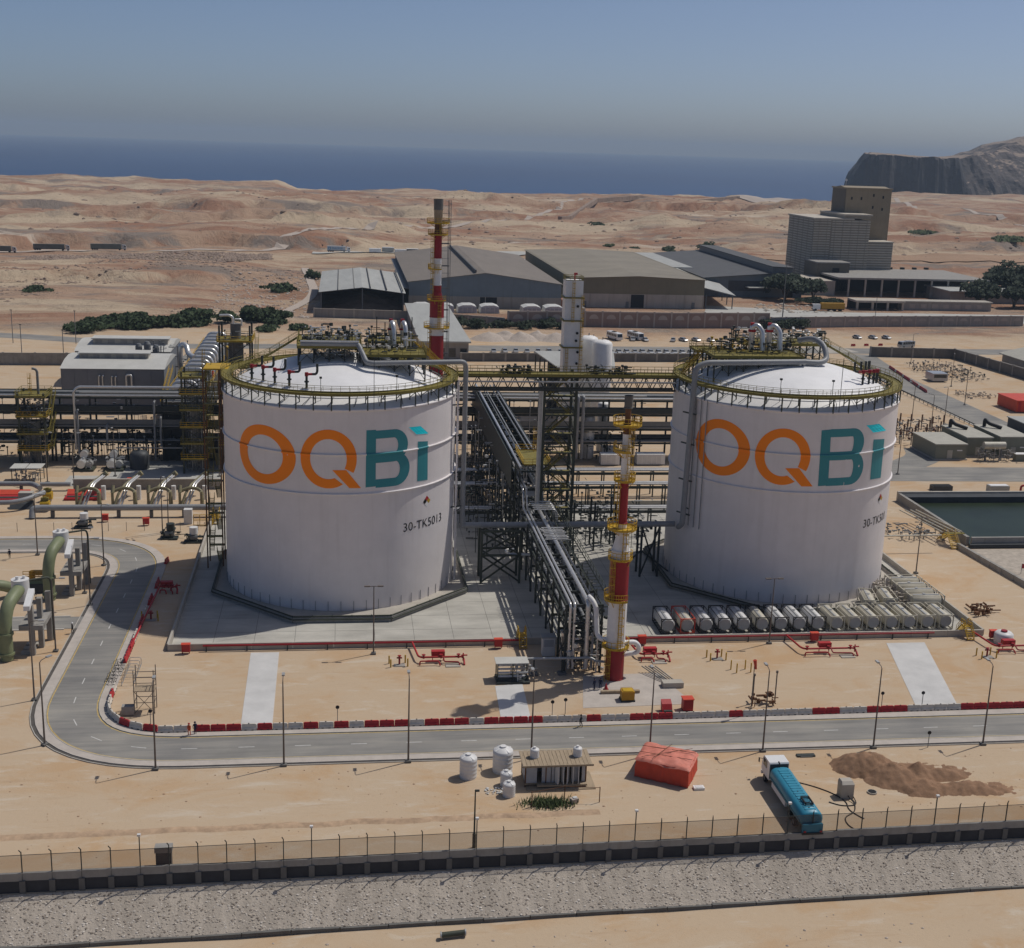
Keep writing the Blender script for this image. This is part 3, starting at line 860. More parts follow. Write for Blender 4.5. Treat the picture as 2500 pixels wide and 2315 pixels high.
def make_tank(cx, label, number, L, a_num, mirror):
    t = thing('storage_tank', label, 'storage tank', (cx, 0, 0), 'ammonia storage tanks')
    # shell in plate courses
    n = 14
    for i in range(n):
        z0, z1 = TZ * i / n, TZ * (i + 1) / n; r = TR - .004 * (i % 2)
        b = MB(); b.lathe([(r, z0), (r, z1)], (cx, 0, 0), 128); b.build('shell_course', 'tank_white', t)
    b = MB(); prof = [(TR * math.sin(a), 0) for a in ()]
    for i in range(13):
        rr = TR * (1 - i / 12); prof.append((max(rr, .01), dome_z(rr, 0)))
    b.lathe(prof, (cx, 0, 0), 96); b.build('roof', 'roof_white', t)
    for z, w, h in ((26.6, .24, .22), (20.1, .24, .22), (TZ - .1, .22, .3)):
        b = MB(); b.lathe([(TR - .01, z - h / 2 - .12), (TR + w, z - h / 2), (TR + w, z + h / 2), (TR - .01, z + h / 2 + .02)], (cx, 0, 0), 128); b.build('stiffening_ring', 'tank_white', t)
    # foundation plinth, chamfered, with a double rail of cooling pipe round it
    poly = [(-21.3, -10.2), (-7.6, -24), (8, -24), (21.3, -11), (21.3, 11), (8, 24), (-8, 24), (-21.3, 11)]
    MB().prism([(cx + x, y) for x, y in poly], .03, .35).build('plinth', 'concrete', t)
    for i in range(8):
        (xa, ya), (xb, yb) = poly[i], poly[(i + 1) % 8]
        p, q = Vector((cx + xa, ya, 0)), Vector((cx + xb, yb, 0))
        b = MB(); b.bar(p + Vector((0, 0, .45)), q + Vector((0, 0, .45)), .35, .9); k = b.build('plinth_kerb', 'concrete_grey', t)
        b = MB(); u = (q - p).normalized()
        for h, off in ((1.05, 0), (.62, .32)):
            sd = Vector((u.y, -u.x, 0)) * off
            b.cyl(p + sd + Vector((0, 0, h)), q + sd + Vector((0, 0, h)), .12, n=7)
        m = int((q - p).length / 3)
        for j in range(m + 1):
            o = p.lerp(q, j / max(m, 1)); b.bar(o, o + Vector((0, 0, 1.25)), .1)
        b.build('cooling_pipe', 'steel_green', t)
    # anchor straps at the foot
    b = MB()
    for i in range(60):
        a = i * 2 * math.pi / 60; r = TR + .06
        b.bar((cx + r * math.cos(a), r * math.sin(a), .3), (cx + r * math.cos(a), r * math.sin(a), 2.0), .08, .06)
    b.build('anchor_straps', 'pipe_grey', t, 'stuff')
    # ring walkway round the roof edge
    b = MB(); b.lathe([(18.35, 36.05), (20.15, 36.05), (20.15, 36.28), (18.35, 36.28), (18.35, 36.05)], (cx, 0, 0), 96, smooth=False); wk = b.build('walkway', 'olive_yellow', t)
    for r in (18.4, 20.1):
        b = MB(); N = 84
        for i in range(N):
            a = 2 * math.pi * i / N; c = 2 * math.pi * (i + 1) / N
            p = Vector((cx + r * math.cos(a), r * math.sin(a), 36.28)); q = Vector((cx + r * math.cos(c), r * math.sin(c), 36.28))
            b.bar(p, p + Vector((0, 0, 1.1)), .055)
            for h in (.55, 1.1): b.bar(p + Vector((0, 0, h)), q + Vector((0, 0, h)), .06)
            b.bar(p + Vector((0, 0, .1)), q + Vector((0, 0, .1)), .03, .2)
        b.build('railing', 'olive_yellow', t)
    for i in range(44):
        a = 2 * math.pi * (i + .5) / 44; ca, sa = math.cos(a), math.sin(a)
        b = MB(); b.bar((cx + 19.95 * ca, 19.95 * sa, 33.7), (cx + 19.95 * ca, 19.95 * sa, 36.1), .2)
        b.bar((cx + 18.5 * ca, 18.5 * sa, dome_z(18.5, 0) - .1), (cx + 18.5 * ca, 18.5 * sa, 36.1), .16)
        b.bar((cx + 18.5 * ca, 18.5 * sa, 35.0), (cx + 19.9 * ca, 19.9 * sa, 36.0), .1)
        b.build('walkway_bracket', 'steel_green', t)
    # pipe loops on the roof just inside the walkway
    b = MB(); r = 17.3
    b.tube([(cx + r * math.cos(R(i * 6)), r * math.sin(R(i * 6)), dome_z(r, 0) + .35) for i in range(61)], .09, 6)
    for i in range(30):
        a = R(i * 12); b.tube([(cx + 19.7 * math.cos(a), 19.7 * math.sin(a), 34.3), (cx + 18.6 * math.cos(a + .03), 18.6 * math.sin(a + .03), 35.0), (cx + r * math.cos(a + .05), r * math.sin(a + .05), dome_z(r, 0) + .35)], .06, 5)
    b.build('roof_pipe_loop', 'steel_mid', t)
    logo(t, cx, L)
    wrap_text(t, number, cx, a_num, 12.9 if cx < 10 else 13.1, 2.1)
    return t


T1 = make_tank(0.0, 'large white storage tank with orange and teal lettering, beside the bend in the road', '30-TK5013', LOGO[0], R(-59.5), False)
T2 = make_tank(79.2, 'large white storage tank with lettering, standing behind the row of tank containers', '30-TK501', LOGO[1], R(-60.5), True)


def hazard_diamond(t, cx, a, z, s):
    for m, (du, dz) in (('black_paint', (-1, 0)), ('bright_red', (0, 1)), ('yellow_paint', (1, 0)), ('white_paint', (0, -1))):
        b = MB(); r = TR + .03; k = s / 2
        P_ = lambda u, v: (cx + r * math.cos(a + u / r), r * math.sin(a + u / r), z + v)
        cu, cz = du * k, dz * k
        b.add([P_(cu, cz + k * .96), P_(cu - k * .96, cz), P_(cu, cz - k * .96), P_(cu + k * .96, cz)], [(0, 1, 2, 3)])
        b.build('hazard_panel', m, t)
hazard_diamond(T1, 0.0, R(-44.4), 17.3, .95)
hazard_diamond(T2, 79.2, R(-46.1), 17.5, .95)


def platform(t, x0, x1, y0, y1, z, cx, deck='olive_yellow'):
    MB().box(x0, x1, y0, y1, z - .3, z).build('platform_deck', deck, t)
    b = MB(); railing(b, [(x0, y0, z), (x1, y0, z), (x1, y1, z), (x0, y1, z), (x0, y0, z)], 1.1, 1.3, .035); b.build('platform_railing', 'olive_yellow', t)
    n = max(2, int((x1 - x0) / 2.6)); m = max(2, int((y1 - y0) / 3.0))
    for i in range(n + 1):
        for j in range(m + 1):
            x, y = x0 + .2 + (x1 - x0 - .4) * i / n, y0 + .2 + (y1 - y0 - .4) * j / m
            b = MB(); b.bar((x, y, dome_z(x - cx, y) - .1), (x, y, z - .3), .22); b.build('platform_leg', 'steel_dark', t)
    b = MB()
    for i in range(n):
        xa, xb = x0 + .2 + (x1 - x0 - .4) * i / n, x0 + .2 + (x1 - x0 - .4) * (i + 1) / n
        b.bar((xa, y0 + .2, dome_z(xa - cx, y0) + .3), (xb, y0 + .2, z - .4), .1)
        b.bar((xb, y0 + .2, dome_z(xb - cx, y0) + .3), (xa, y0 + .2, z - .4), .1)
        b.bar((xa, y1 - .2, dome_z(xa - cx, y1) + .3), (xb, y1 - .2, z - .4), .1)
    b.build('platform_bracing', 'steel_dark', t)


# --- roof equipment of the first tank
platform(T1, -7.2, 3.4, -5.5, 7.5, 41.6, 0)
platform(T1, 3.6, 14.2, -7.0, 1.0, 40.5, 0)
platform(T1, 4.5, 12.5, 2.0, 9.5, 41.4, 0)
clutter(T1, 'valves', -6.5, 3.0, -4, 7, 41.6, 43.6, 85, 1, 'silver')
clutter(T1, 'valves', -6.5, 3.0, -4, 7, 41.6, 43.8, 75, 2, 'steel_dark')
clutter(T1, 'valves', 4, 12, -6, 9, 41.0, 43.4, 60, 3, 'steel_dark')
clutter(T1, 'valves', 4, 12, -6, 9, 41.0, 43.2, 35, 4, 'silver')
clutter(T1, 'valves', -5, 2, -4, 5, 39.8, 41.2, 60, 5, 'silver')
clutter(T1, 'valves', -5, 12, -4, 7, 39.3, 41.0, 80, 6, 'steel_dark')
for x in (8.6, 10.6):
    b = MB(); b.tube([(x, 3, 41.2), (x, 3, 44.2), (x + .2, 1.6, 45.0), (x + .4, .6, 44.2), (x + .5, .2, 41.0)], .42, 10, .8); b.build('vent_pipe', 'silver', T1)
    b = MB(); b.cyl((x, 3, 43.4), (x, 3, 43.7), .6, n=10); b.cyl((x, 3, 44.7), (x, 3, 45.3), .35, n=8); b.build('valve', 'red_paint', T1)
for x, y in ((6.2, 4), (12.3, 4), (7.4, -3)):
    b = MB(); b.bar((x, y, 40.5), (x, y, 45.5), .16); b.bar((x - .6, y, 43.6), (x + .6, y, 43.6), .1); b.build('mast', 'steel_dark', T1)
b = MB(); b.tube([(-6.6, -5.9, 42.2), (2.8, -5.9, 42.2), (3.2, -6.4, 41.6), (4.2, -8.6, 39.6), (5.2, -8.9, 39.5), (20.6, -6.5, 39.5), (21.0, -5.5, 38.5), (21.0, -5.0, 10.3)], .42, 12, 1.0); b.build('riser_pipe', 'pipe_grey', T1)
b = MB(); b.tube([(-6.6, -6.1, 42.6), (3.0, -6.1, 42.6)], .16, 8); b.build('silver_pipe', 'silver', T1)
b = MB()
for z in (14, 20.1, 26.6, 32): b.bar((18.5, -6.2, z), (21.4, -5.0, z), .2); b.bar((20.0, -4.4, z - 1.2), (21.0, -5.0, z), .12)
b.build('riser_brackets', 'steel_dark', T1)
for x, y in ((20.0, -4.2), (19.6, -6.4)):
    b = MB(); b.cyl((x, y, 1), (x, y, 36), .11, n=7); b.build('conduit', 'tank_white', T1)
b = MB(); stairs(b, (-17.4, 3.5, 36.3), (-12.2, 5.0, 38.6)); stairs(b, (-12.2, 5.0, 38.6), (-7.3, 5.6, 41.6)); b.build('roof_stairs', 'olive_yellow', T1)
b = MB(); stairs(b, (18.2, 3.0, 36.3), (12.6, 4.0, 41.4)); stairs(b, (18.6, -1.2, 36.3), (14.2, -2.2, 40.5)); b.build('roof_stairs', 'yellow_paint', T1)
for x, y in ((-14.6, -5.6), (-12.6, -8.2), (-10.6, -10.6), (-8.2, -12.6), (-5.4, -14.2)):
    z = dome_z(x, y)
    b = MB(); b.cyl((x, y, z), (x, y, z + 1.9), .2, n=8); b.cyl((x, y, z + .9), (x, y, z + 1.1), .38, n=8); pr = b.build('relief_valve', 'steel_dark', T1)
    b = MB(); b.cyl((x, y, z + 1.9), (x, y, z + 2.5), .3, n=8); b.tube([(x, y, z + 2.2), (x + .9, y + .1, z + 2.2)], .2, 8); b.build('valve_body', 'red_paint', pr)
    b = MB(); b.tube([(x + .8, y + .1, z + 2.2), (x + 1.5, y + .2, z + 2.2), (x + 1.7, y + .2, z + 2.6), (x + 1.7, y + .2, z + 3.9)], .2, 8, .4); b.build('outlet_pipe', 'steel_dark', pr)
for a in (-60, -35, -100):
    x, y = 17.9 * math.cos(R(a)), 17.9 * math.sin(R(a)); b = MB(); b.cyl((x, y, 35), (x, y, 38.6), .05, n=6); b.cbox((x, y, 38.6), (.4, .3, .3)); b.build('roof_light', 'steel_dark', T1)
b = MB(); b.cyl((5.2, -20.3, 34), (5.2, -20.3, 42), .05, n=6); b.build('lightning_rod', 'steel_dark', T1)

# --- roof equipment of the second tank
platform(T2, 64.2, 80.5, -5.0, 3.0, 40.6, 79.2)
platform(T2, 72.0, 88.0, 3.5, 10.5, 41.6, 79.2)
platform(T2, 63.5, 70.0, 3.5, 9.0, 40.2, 79.2)
clutter(T2, 'valves', 65, 80, -3, 3, 40.8, 42.9, 70, 11, 'steel_dark')
clutter(T2, 'valves', 72, 88, 4, 10, 41.6, 43.8, 95, 12, 'silver')
clutter(T2, 'valves', 70, 88, 3, 10, 41.6, 43.8, 80, 13, 'steel_dark')
clutter(T2, 'valves', 64, 84, -4, 8, 38.0, 40.4, 90, 14, 'steel_dark')
clutter(T2, 'valves', 65, 74, 0, 8, 40.4, 42.2, 25, 15, 'yellow_paint')
for x in (72.6, 75.8):
    b = MB(); b.tube([(x, 1.0, 40.8), (x, 1.0, 45.2), (x + .8, .6, 45.4), (x + 1.6, 0, 44.4), (x + 1.7, -.4, 41.0)], .5, 10, .8); b.build('vent_pipe', 'silver', T2)
    b = MB(); b.cyl((x, 1, 44.2), (x, 1, 44.6), .7, n=10); b.cyl((x, 1, 45.3), (x, 1, 45.8), .4, n=8); b.build('valve', 'bright_red', T2)
b = MB(); b.tube([(82, 3, 42.5), (84.2, 1.0, 43.2), (85.3, -1.5, 42.2), (85.2, -3.5, 40.0), (83.5, -4.6, 39.6), (80.5, -4.8, 39.8)], .5, 10, 1.2); b.build('loop_pipe', 'pipe_grey', T2)
b = MB(); b.tube([(80.5, -5.4, 39.9), (62.0, -7.4, 39.9), (60.3, -7.6, 39.0), (59.6, -8.2, 11.3), (59.4, -6.5, 10.3)], .5, 12, 1.2); b.build('riser_pipe', 'pipe_grey', T2)
b = MB()
for z in (14, 20.1, 26.6, 32): b.bar((60.2, -6.0, z), (62.4, -10.2, z - .6), .2); b.bar((59.0, -6.2, z - .9), (60.6, -8.8, z - .9), .22)
b.build('riser_brackets', 'steel_dark', T2)
for a in (203, 207, 211):
    x, y = 79.2 + 20.05 * math.cos(R(a)), 20.05 * math.sin(R(a)); b = MB(); b.cyl((x, y, 11), (x, y, 34), .09, n=6); b.build('conduit', 'pipe_grey', T2)
b = MB(); stairs(b, (97.3, 1.5, 36.3), (92.4, 4.6, 39.2)); stairs(b, (92.4, 4.6, 39.2), (88.0, 7.2, 41.6)); b.build('roof_stairs', 'olive_yellow', T2)
b = MB(); stairs(b, (60.6, 2.0, 36.3), (64.2, 3.2, 40.2)); b.build('roof_stairs', 'yellow_paint', T2)
for i, (x, y) in enumerate(((89.6, -9.6), (91.4, -8.0), (93.0, -6.2), (94.4, -4.2), (95.4, -2.2))):
    z = dome_z(x - 79.2, y)
    b = MB(); b.cyl((x, y, z), (x, y, z + 1.9), .2, n=8); b.cyl((x, y, z + .9), (x, y, z + 1.1), .38, n=8); pr = b.build('relief_valve', 'steel_dark', T2)
    b = MB(); b.cyl((x, y, z + 1.9), (x, y, z + 2.5), .3, n=8); b.tube([(x, y, z + 2.2), (x - .9, y + .1, z + 2.2)], .2, 8); b.build('valve_body', 'red_paint', pr)
    b = MB(); b.tube([(x - .8, y + .1, z + 2.2), (x - 1.4, y + .2, z + 2.2), (x - 1.6, y + .2, z + 2.6), (x - 1.6, y + .2, z + 3.9)], .2, 8, .4); b.build('outlet_pipe', 'steel_dark', pr)
for a in (-112, -84):
    x, y = 79.2 + 17.9 * math.cos(R(a)), 17.9 * math.sin(R(a)); b = MB(); b.cyl((x, y, 35), (x, y, 38.8), .05, n=6); b.cbox((x, y, 38.8), (.4, .3, .3)); b.build('roof_light', 'steel_dark', T2)
b = MB(); b.cyl((81.5, -20.25, 34), (81.5, -20.25, 43), .05, n=6); b.build('lightning_rod', 'steel_dark', T2)



# ================================================================== stacks
def ladder_cage(t, x, y, z0, z1, ox, oy, m='yellow_paint'):
    """caged ladder standing off a column at (x+ox, y+oy)"""
    b = MB(); u = Vector((ox, oy, 0)).normalized(); s = Vector((-u.y, u.x, 0)); p = Vector((x + ox, y + oy, 0))
    for k in (-.25, .25): b.bar(p + s * k + Vector((0, 0, z0)), p + s * k + Vector((0, 0, z1)), .07)
    n = int((z1 - z0) / .6)
    for i in range(n):
        z = z0 + (z1 - z0) * i / n
        b.bar(p - s * .25 + Vector((0, 0, z)), p + s * .25 + Vector((0, 0, z)), .05)
        if i % 2 == 0:
            q = [p + s * .34, p + s * .38 + u * .5, p + u * .72, p - s * .38 + u * .5, p - s * .34]
            for a, c in zip(q, q[1:]): b.bar(a + Vector((0, 0, z)), c + Vector((0, 0, z)), .05, .09)
    for q in (p + s * .38 + u * .5, p + u * .72, p - s * .38 + u * .5): b.bar(q + Vector((0, 0, z0)), q + Vector((0, 0, z1)), .05)
    return b.build('caged_ladder', m, t)


def ring_platform(t, x, y, z, r0, r1, a0=0, a1=360, m='yellow_paint'):
    b = MB(); b.lathe([(r0, z - .12), (r1, z - .12), (r1, z), (r0, z), (r0, z - .12)], (x, y, 0), 24, a0, a1, smooth=False)
    n = 18
    for i in range(n + 1):
        a = R(a0 + (a1 - a0) * i / n); p = Vector((x + r1 * math.cos(a), y + r1 * math.sin(a), z)); b.bar(p, p + Vector((0, 0, 1.1)), .06)
        if i < n:
            c = R(a0 + (a1 - a0) * (i + 1) / n); q = Vector((x + r1 * math.cos(c), y + r1 * math.sin(c), z))
            for h in (.1, .55, 1.1): b.bar(p + Vector((0, 0, h)), q + Vector((0, 0, h)), .06, .2 if h < .2 else .07)
    for i in range(4):
        a = R(a0 + (a1 - a0) * (i + .5) / 4); b.bar((x + r0 * math.cos(a), y + r0 * math.sin(a), z - 1.0), (x + r1 * math.cos(a), y + r1 * math.sin(a), z - .1), .08)
    return b.build('ring_platform', m, t)


def stack(name, label, x, y, bands, rings, ladders):
    t = thing(name, label, 'stack', (x, y, 0), 'red and white banded stacks')
    for z0, z1, r0, r1, m in bands:
        b = MB(); b.lathe([(r0, z0), (r1, z1)], (x, y, 0), 28); b.build('stack_section', m, t)
        b = MB(); b.lathe([(r0, z0), (r0 + .06, z0), (r0 + .06, z0 + .18), (r0, z0 + .18)], (x, y, 0), 28); b.build('flange', m, t)
    for z, r0, r1, a0, a1 in rings: ring_platform(t, x, y, z, r0, r1, a0, a1)
    for l in ladders: ladder_cage(t, x, y, *l)
    return t


ST2 = stack('flare_stack', 'red and white flare stack standing on the sand in front of the pipe rack', 39.6, -48.4,
            [(0, 5.0, 1.38, 1.36, 'red_paint'), (5.0, 12.2, 1.36, 1.36, 'white_paint'), (12.2, 18.2, 1.36, 1.36, 'red_paint'), (18.2, 19.6, 1.36, 1.3, 'white_paint'), (19.6, 22.0, 1.3, .66, 'white_paint'), (22.0, 23.6, .66, .66, 'white_paint'),
             (23.6, 29.6, .66, .62, 'red_paint'), (29.6, 36.6, .62, .56, 'white_paint'), (36.6, 38.0, .56, .52, 'rust'), (38.0, 40.2, .42, .40, 'rust'), (40.2, 42.0, .58, .62, 'concrete_dark')],
            [(5.0, 1.36, 1.95, 0, 360), (12.3, 1.36, 2.05, 120, 300), (18.4, 1.36, 1.75, 0, 360), (22.9, .66, 2.1, 0, 360), (29.9, .62, 1.5, 0, 360), (34.2, .6, 1.8, 130, 280), (37.9, .5, 2.0, 0, 360)],
            [(0, 5.2, -1.1, -.95), (5.0, 12.4, .2, -1.45), (12.3, 18.6, -1.05, -.95), (18.4, 23.0, .2, -1.4), (22.9, 30.0, -.75, -.3), (29.9, 38.0, .35, -.75)])
b = MB(); b.tube([(39.6 - 1.2, -48.4, 6.0), (37.4, -48.2, 6.0), (36.9, -47.8, 6.6), (36.7, -47.3, 10.5), (36.3, -46.6, 11.4), (35.9, -45.5, 11.6)], .36, 10, .9); b.build('inlet_pipe', 'white_paint', ST2)
b = MB(); b.tube([(40.9, -48.2, 5.4), (42.6, -48.0, 5.4), (43.3, -47.8, 4.6), (43.2, -47.6, 3.6), (41.0, -47.4, 3.2)], .36, 10, .8); b.build('loop_pipe', 'white_paint', ST2)

ST1 = stack('flare_stack', 'red and white flare stack rising behind the tank with the bend at its foot', 22.1, 80.0,
            [(0, 31.4, 1.75, 1.7, 'red_paint'), (31.4, 35.6, 1.7, 1.68, 'white_paint'), (35.6, 39.2, 1.68, 1.66, 'red_paint'), (39.2, 41.6, 1.6, .95, 'red_paint'), (41.6, 43.0, .95, .95, 'red_paint'), (43.0, 49.2, .95, .92, 'white_paint'),
             (49.2, 55.0, .92, .9, 'red_paint'), (55.0, 57.2, .85, .8, 'rust'), (57.2, 60.2, .9, 1.05, 'timber'), (60.2, 62.6, 1.05, 1.1, 'concrete_dark')],
            [(33.2, 1.7, 3.0, 0, 360), (39.6, 1.5, 2.3, 120, 330), (46.8, .95, 2.2, 130, 290), (54.6, .9, 2.3, 0, 360), (57.2, .9, 2.6, 0, 360)],
            [(27, 33.4, -1.5, -.8), (33.2, 39.8, .4, -1.75), (39.6, 47, -1.0, -.5), (46.8, 54.8, -1.0, -.4), (54.6, 57.4, .5, -.95)])
b = MB()
for dx, dy in ((2.3, 0), (2.9, 0), (2.6, .5)): b.bar((22.1 + dx, 80 + dy, 20), (22.1 + dx, 80 + dy, 62.4), .12)
for i in range(24): b.bar((22.1 + .8, 80, 22 + i * 1.7), (22.1 + 2.7, 80.2, 22 + i * 1.7), .08 if i % 3 else .3)
b.build('guide_mast', 'steel_mid', ST1)

# ================================================================== pipe racks
def hbeam(t, p, q, w=.3, m='steel_dark', name='beam'):
    b = MB(); b.bar(p, q, w, w * 1.25); return b.build(name, m, t)


def pipe(t, pts, r, m='pipe_grey', bend=.6, name='pipe', n=9):
    b = MB(); b.tube(pts, r, n, bend); return b.build(name, m, t)


# north-south rack from the flare up to the main rack
NS = thing('pipe_rack', 'long steel pipe rack running back between the two tanks to the flare', 'pipe rack', (35.3, -46, 0))
YS = [-46 + 5.9 * i for i in range(24)]
for i, y in enumerate(YS):
    zt = 10.6 if y < 4 else 17.2
    for x in (32.6, 37.9): hbeam(NS, (x, y, 0), (x, y, zt), .3, 'steel_green' if i % 3 else 'steel_dark', 'column')
    for z in ((4.6, 7.6, 10.4) if y < 4 else (6.5, 10.2, 13.6, 17.0)): hbeam(NS, (32.4, y, z), (38.1, y, z), .28)
    if i % 2 == 0 and i + 1 < len(YS):
        y2 = YS[i + 1]
        for x in (32.6, 37.9):
            b = MB(); b.bar((x, y, .4), (x, y2, zt * .48), .14); b.bar((x, y2, .4), (x, y, zt * .48), .14)
            b.bar((x, y, zt * .5), (x, y2, zt - .3), .14); b.bar((x, y2, zt * .5), (x, y, zt - .3), .14)
            b.build('bracing', 'steel_dark', NS)
for x in (32.6, 37.9):
    for z in (7.6, 10.4): hbeam(NS, (x, -46, z), (x, 4, z), .24)
    for z in (10.2, 13.6, 17.0): hbeam(NS, (x, 4, z), (x, 90, z), .24)
# pipes: silver and grey lines lying on the levels
for x, r, m in ((33.1, .2, 'silver'), (33.75, .2, 'silver'), (35.7, .34, 'silver'), (36.6, .16, 'pipe_grey')):
    pipe(NS, [(x, -46.4, .8), (x, -46.4, 10.4 + r + .2), (x, 4.2, 10.4 + r + .2), (x, 5.2, 12.5), (x, 6.0, 13.6 + r + .2), (x, 62, 13.6 + r + .2)], r, m, .7)
for x, r, m in ((32.9, .26, 'silver'), (34.2, .12, 'steel_mid'), (34.8, .12, 'galv'), (36.4, .18, 'steel_mid'), (37.3, .2, 'pipe_grey')):
    pipe(NS, [(x, 8, 17.2 + r), (x, 92, 17.2 + r)], r, m)
for x in (33.2, 34.4, 35.6, 36.8, 37.5):
    pipe(NS, [(x, -45.8, 7.95), (x, 88, 7.95 if x > 35 else 7.9)], .15 + .05 * (int(x * 10) % 3), 'steel_mid' if int(x * 10) % 2 else 'pipe_grey')
    pipe(NS, [(x + .2, -45.8, 4.95), (x + .2, 60, 4.95)], .13 + .04 * (int(x * 7) % 3), 'pipe_grey' if int(x * 10) % 2 else 'steel_mid')
# cable ladder with rungs on the right-hand side
b = MB()
for x in (37.0, 38.6): b.bar((x, -43, 11.6), (x, 3, 11.6), .08, .2)
for i in range(30): b.bar((37.0, -42.5 + 1.52 * i, 11.55), (38.6, -42.5 + 1.52 * i, 11.55), .08)
for i in range(12): b.bar((37.8, -42 + 4 * i, 10.5), (37.8, -42 + 4 * i, 11.6), .12)
railing(b, [(38.8, -43, 11.4), (38.8, 3, 11.4)], 1.1, 2.2, .04, False)
b.build('cable_ladder', 'steel_green', NS)
MB().box(31.9, 32.1, 14, 90, 11.8, 17.6).build('cable_tray', 'steel_dark', NS)
MB().box(38.3, 38.45, 24, 90, 13.0, 16.2).build('cable_tray', 'steel_dark', NS)
b = MB()
for i in range(16): b.tube([(33.2, 7.2 - .2 * i if i < 8 else -8 - .9 * i, 13.2 - .3 * (i % 3)), (37.0, 7.2 - .2 * i if i < 8 else -8 - .9 * i, 13.2 - .3 * (i % 3))], .1, 6)
b.build('cross_pipes', 'silver', NS, 'stuff')
for k in range(5):
    pipe(NS, [(34.0, 3.0 - 1.3 * k, 12.4), (37.8, 3.0 - 1.3 * k, 12.4), (38.3, 3.0 - 1.3 * k, 11.6), (38.3, 3.0 - 1.3 * k, 9.0)], .11, 'silver', .4)
pipe(NS, [(30.6, -3.2, 5.3), (29.2, -3.2, 5.3), (28.9, -4.6, 5.3), (29.3, -6.0, 5.3), (33.6, -6.2, 5.3)], .26, 'silver', .8, 'expansion_loop')
clutter(NS, 'valves', 32.5, 38.5, -47, -40, .5, 9, 120, 21, 'steel_dark')
clutter(NS, 'valves', 32.5, 38.5, -47.5, -38, .4, 6, 90, 22, 'silver')
clutter(NS, 'valves', 32.5, 38.5, -35, 4, 8.2, 10.2, 120, 23, 'steel_mid')
clutter(NS, 'valves', 33, 38, 5, 30, 13, 16.5, 90, 24, 'silver')
clutter(NS, 'valves', 28, 38, 8, 60, 1, 12, 260, 25, 'steel_dark')
clutter(NS, 'valves', 28, 38, 20, 80, 4, 15, 120, 26, 'galv')
clutter(NS, 'valves', 24, 34, 10, 78, .4, 9, 330, 27, 'steel_dark')
clutter(NS, 'valves', 39, 58, 8, 40, .4, 8, 220, 28, 'steel_dark')
for k in range(6): MB().box(32.8, 37.7, 12 + 13 * k, 24.8 + 13 * k, 13.3, 13.4).build('grating', 'steel_dark', NS)  # solid deck plates added to darken the rack beneath
for k in range(4): MB().box(32.8, 37.7, -44 + 11.8 * k, -32.4 + 11.8 * k, 7.3, 7.4).build('grating', 'steel_dark', NS)
# yellow work platform on the rack
MB().box(33.6, 38.6, 9.5, 21.5, 17.5, 17.62).build('platform_deck', 'olive_yellow', NS)
b = MB(); railing(b, [(33.6, 9.5, 17.6), (38.6, 9.5, 17.6), (38.6, 21.5, 17.6), (33.6, 21.5, 17.6), (33.6, 9.5, 17.6)], 1.15, 1.4, .05); b.build('platform_railing', 'yellow_paint', NS)
ladder_cage(NS, 36.5, 20.5, 17.6, 22.5, .5, .1)

# braced trestle beside the rack, carrying the transfer pipe
TRS = thing('pipe_trestle', 'braced dark steel trestle carrying the grey transfer pipe between the tanks', 'trestle', (27.5, -5.5, 0))
for x in (24.4, 31.2):
    for y in (-6.2, -2.0): hbeam(TRS, (x, y, 0), (x, y, 9.7), .4, 'steel_green', 'column')
for y in (-6.2, -2.0):
    for a, c, z0, z1 in ((24.4, 31.2, .3, 5.2), (31.2, 24.4, .3, 5.2), (24.4, 31.2, 5.3, 9.5), (31.2, 24.4, 5.3, 9.5)): hbeam(TRS, (a, y, z0), (c, y, z1), .24, 'steel_green', 'brace')
    for z in (5.2, 9.6): hbeam(TRS, (24.2, y, z), (31.4, y, z), .3, 'steel_green')
for x in (53.6, 56.8):
    for y in (-3.5, -.5): hbeam(TRS, (x, y, 0), (x, y, 9.7), .34, 'steel_dark', 'column')
for a, c, z0, z1 in ((53.6, 56.8, .3, 9.4), (56.8, 53.6, .3, 9.4), (53.6, 58.8, 5, 1), (53.6, 49.5, 5, 1)): hbeam(TRS, (a, -3.5, z0), (c, -3.5, z1), .22, 'steel_dark', 'brace')
for x in (44, 48, 52):
    for y in (12, 16): hbeam(TRS, (x, y, 0), (x, y, 9.7), .3, 'steel_dark', 'column')
pipe(TRS, [(21.2, -4.6, 10.3), (59.2, -4.6, 10.3)], .52, 'pipe_grey', name='transfer_pipe')
pipe(TRS, [(21.2, -3.4, 10.1), (59.2, -3.4, 10.1)], .28, 'pipe_grey', name='transfer_pipe')

# low east-west racks crossing between the tanks
LR = thing('low_pipe_rack', 'pair of low pipe racks crossing the gap between the tanks', 'pipe rack', (50, 46, 0))
for y, z in ((52, 5.6), (41, 5.4), (30, 3.2)):
    for i in range(10):
        x = 24 + 5.6 * i
        for dy in (-1.2, 1.2): hbeam(LR, (x, y + dy, 0), (x, y + dy, z), .24, 'steel_dark', 'column')
        hbeam(LR, (x, y - 1.5, z), (x, y + 1.5, z), .24)
    for k, (dy, r, m) in enumerate(((-1.0, .22, 'silver'), (-.4, .17, 'pipe_grey'), (.2, .22, 'silver'), (.8, .2, 'pipe_grey'))): pipe(LR, [(22, y + dy, z + r + .2), (76, y + dy, z + r + .2)], r, m)
    MB().box(22, 76, y - 1.65, y - 1.5, z - .5, z + .1).build('side_girder', 'steel_dark', LR)
clutter(LR, 'valves', 40, 60, 14, 30, .4, 5, 150, 31, 'steel_dark')
clutter(LR, 'valves', 42, 75, 20, 38, .3, 3.5, 70, 32, 'galv')

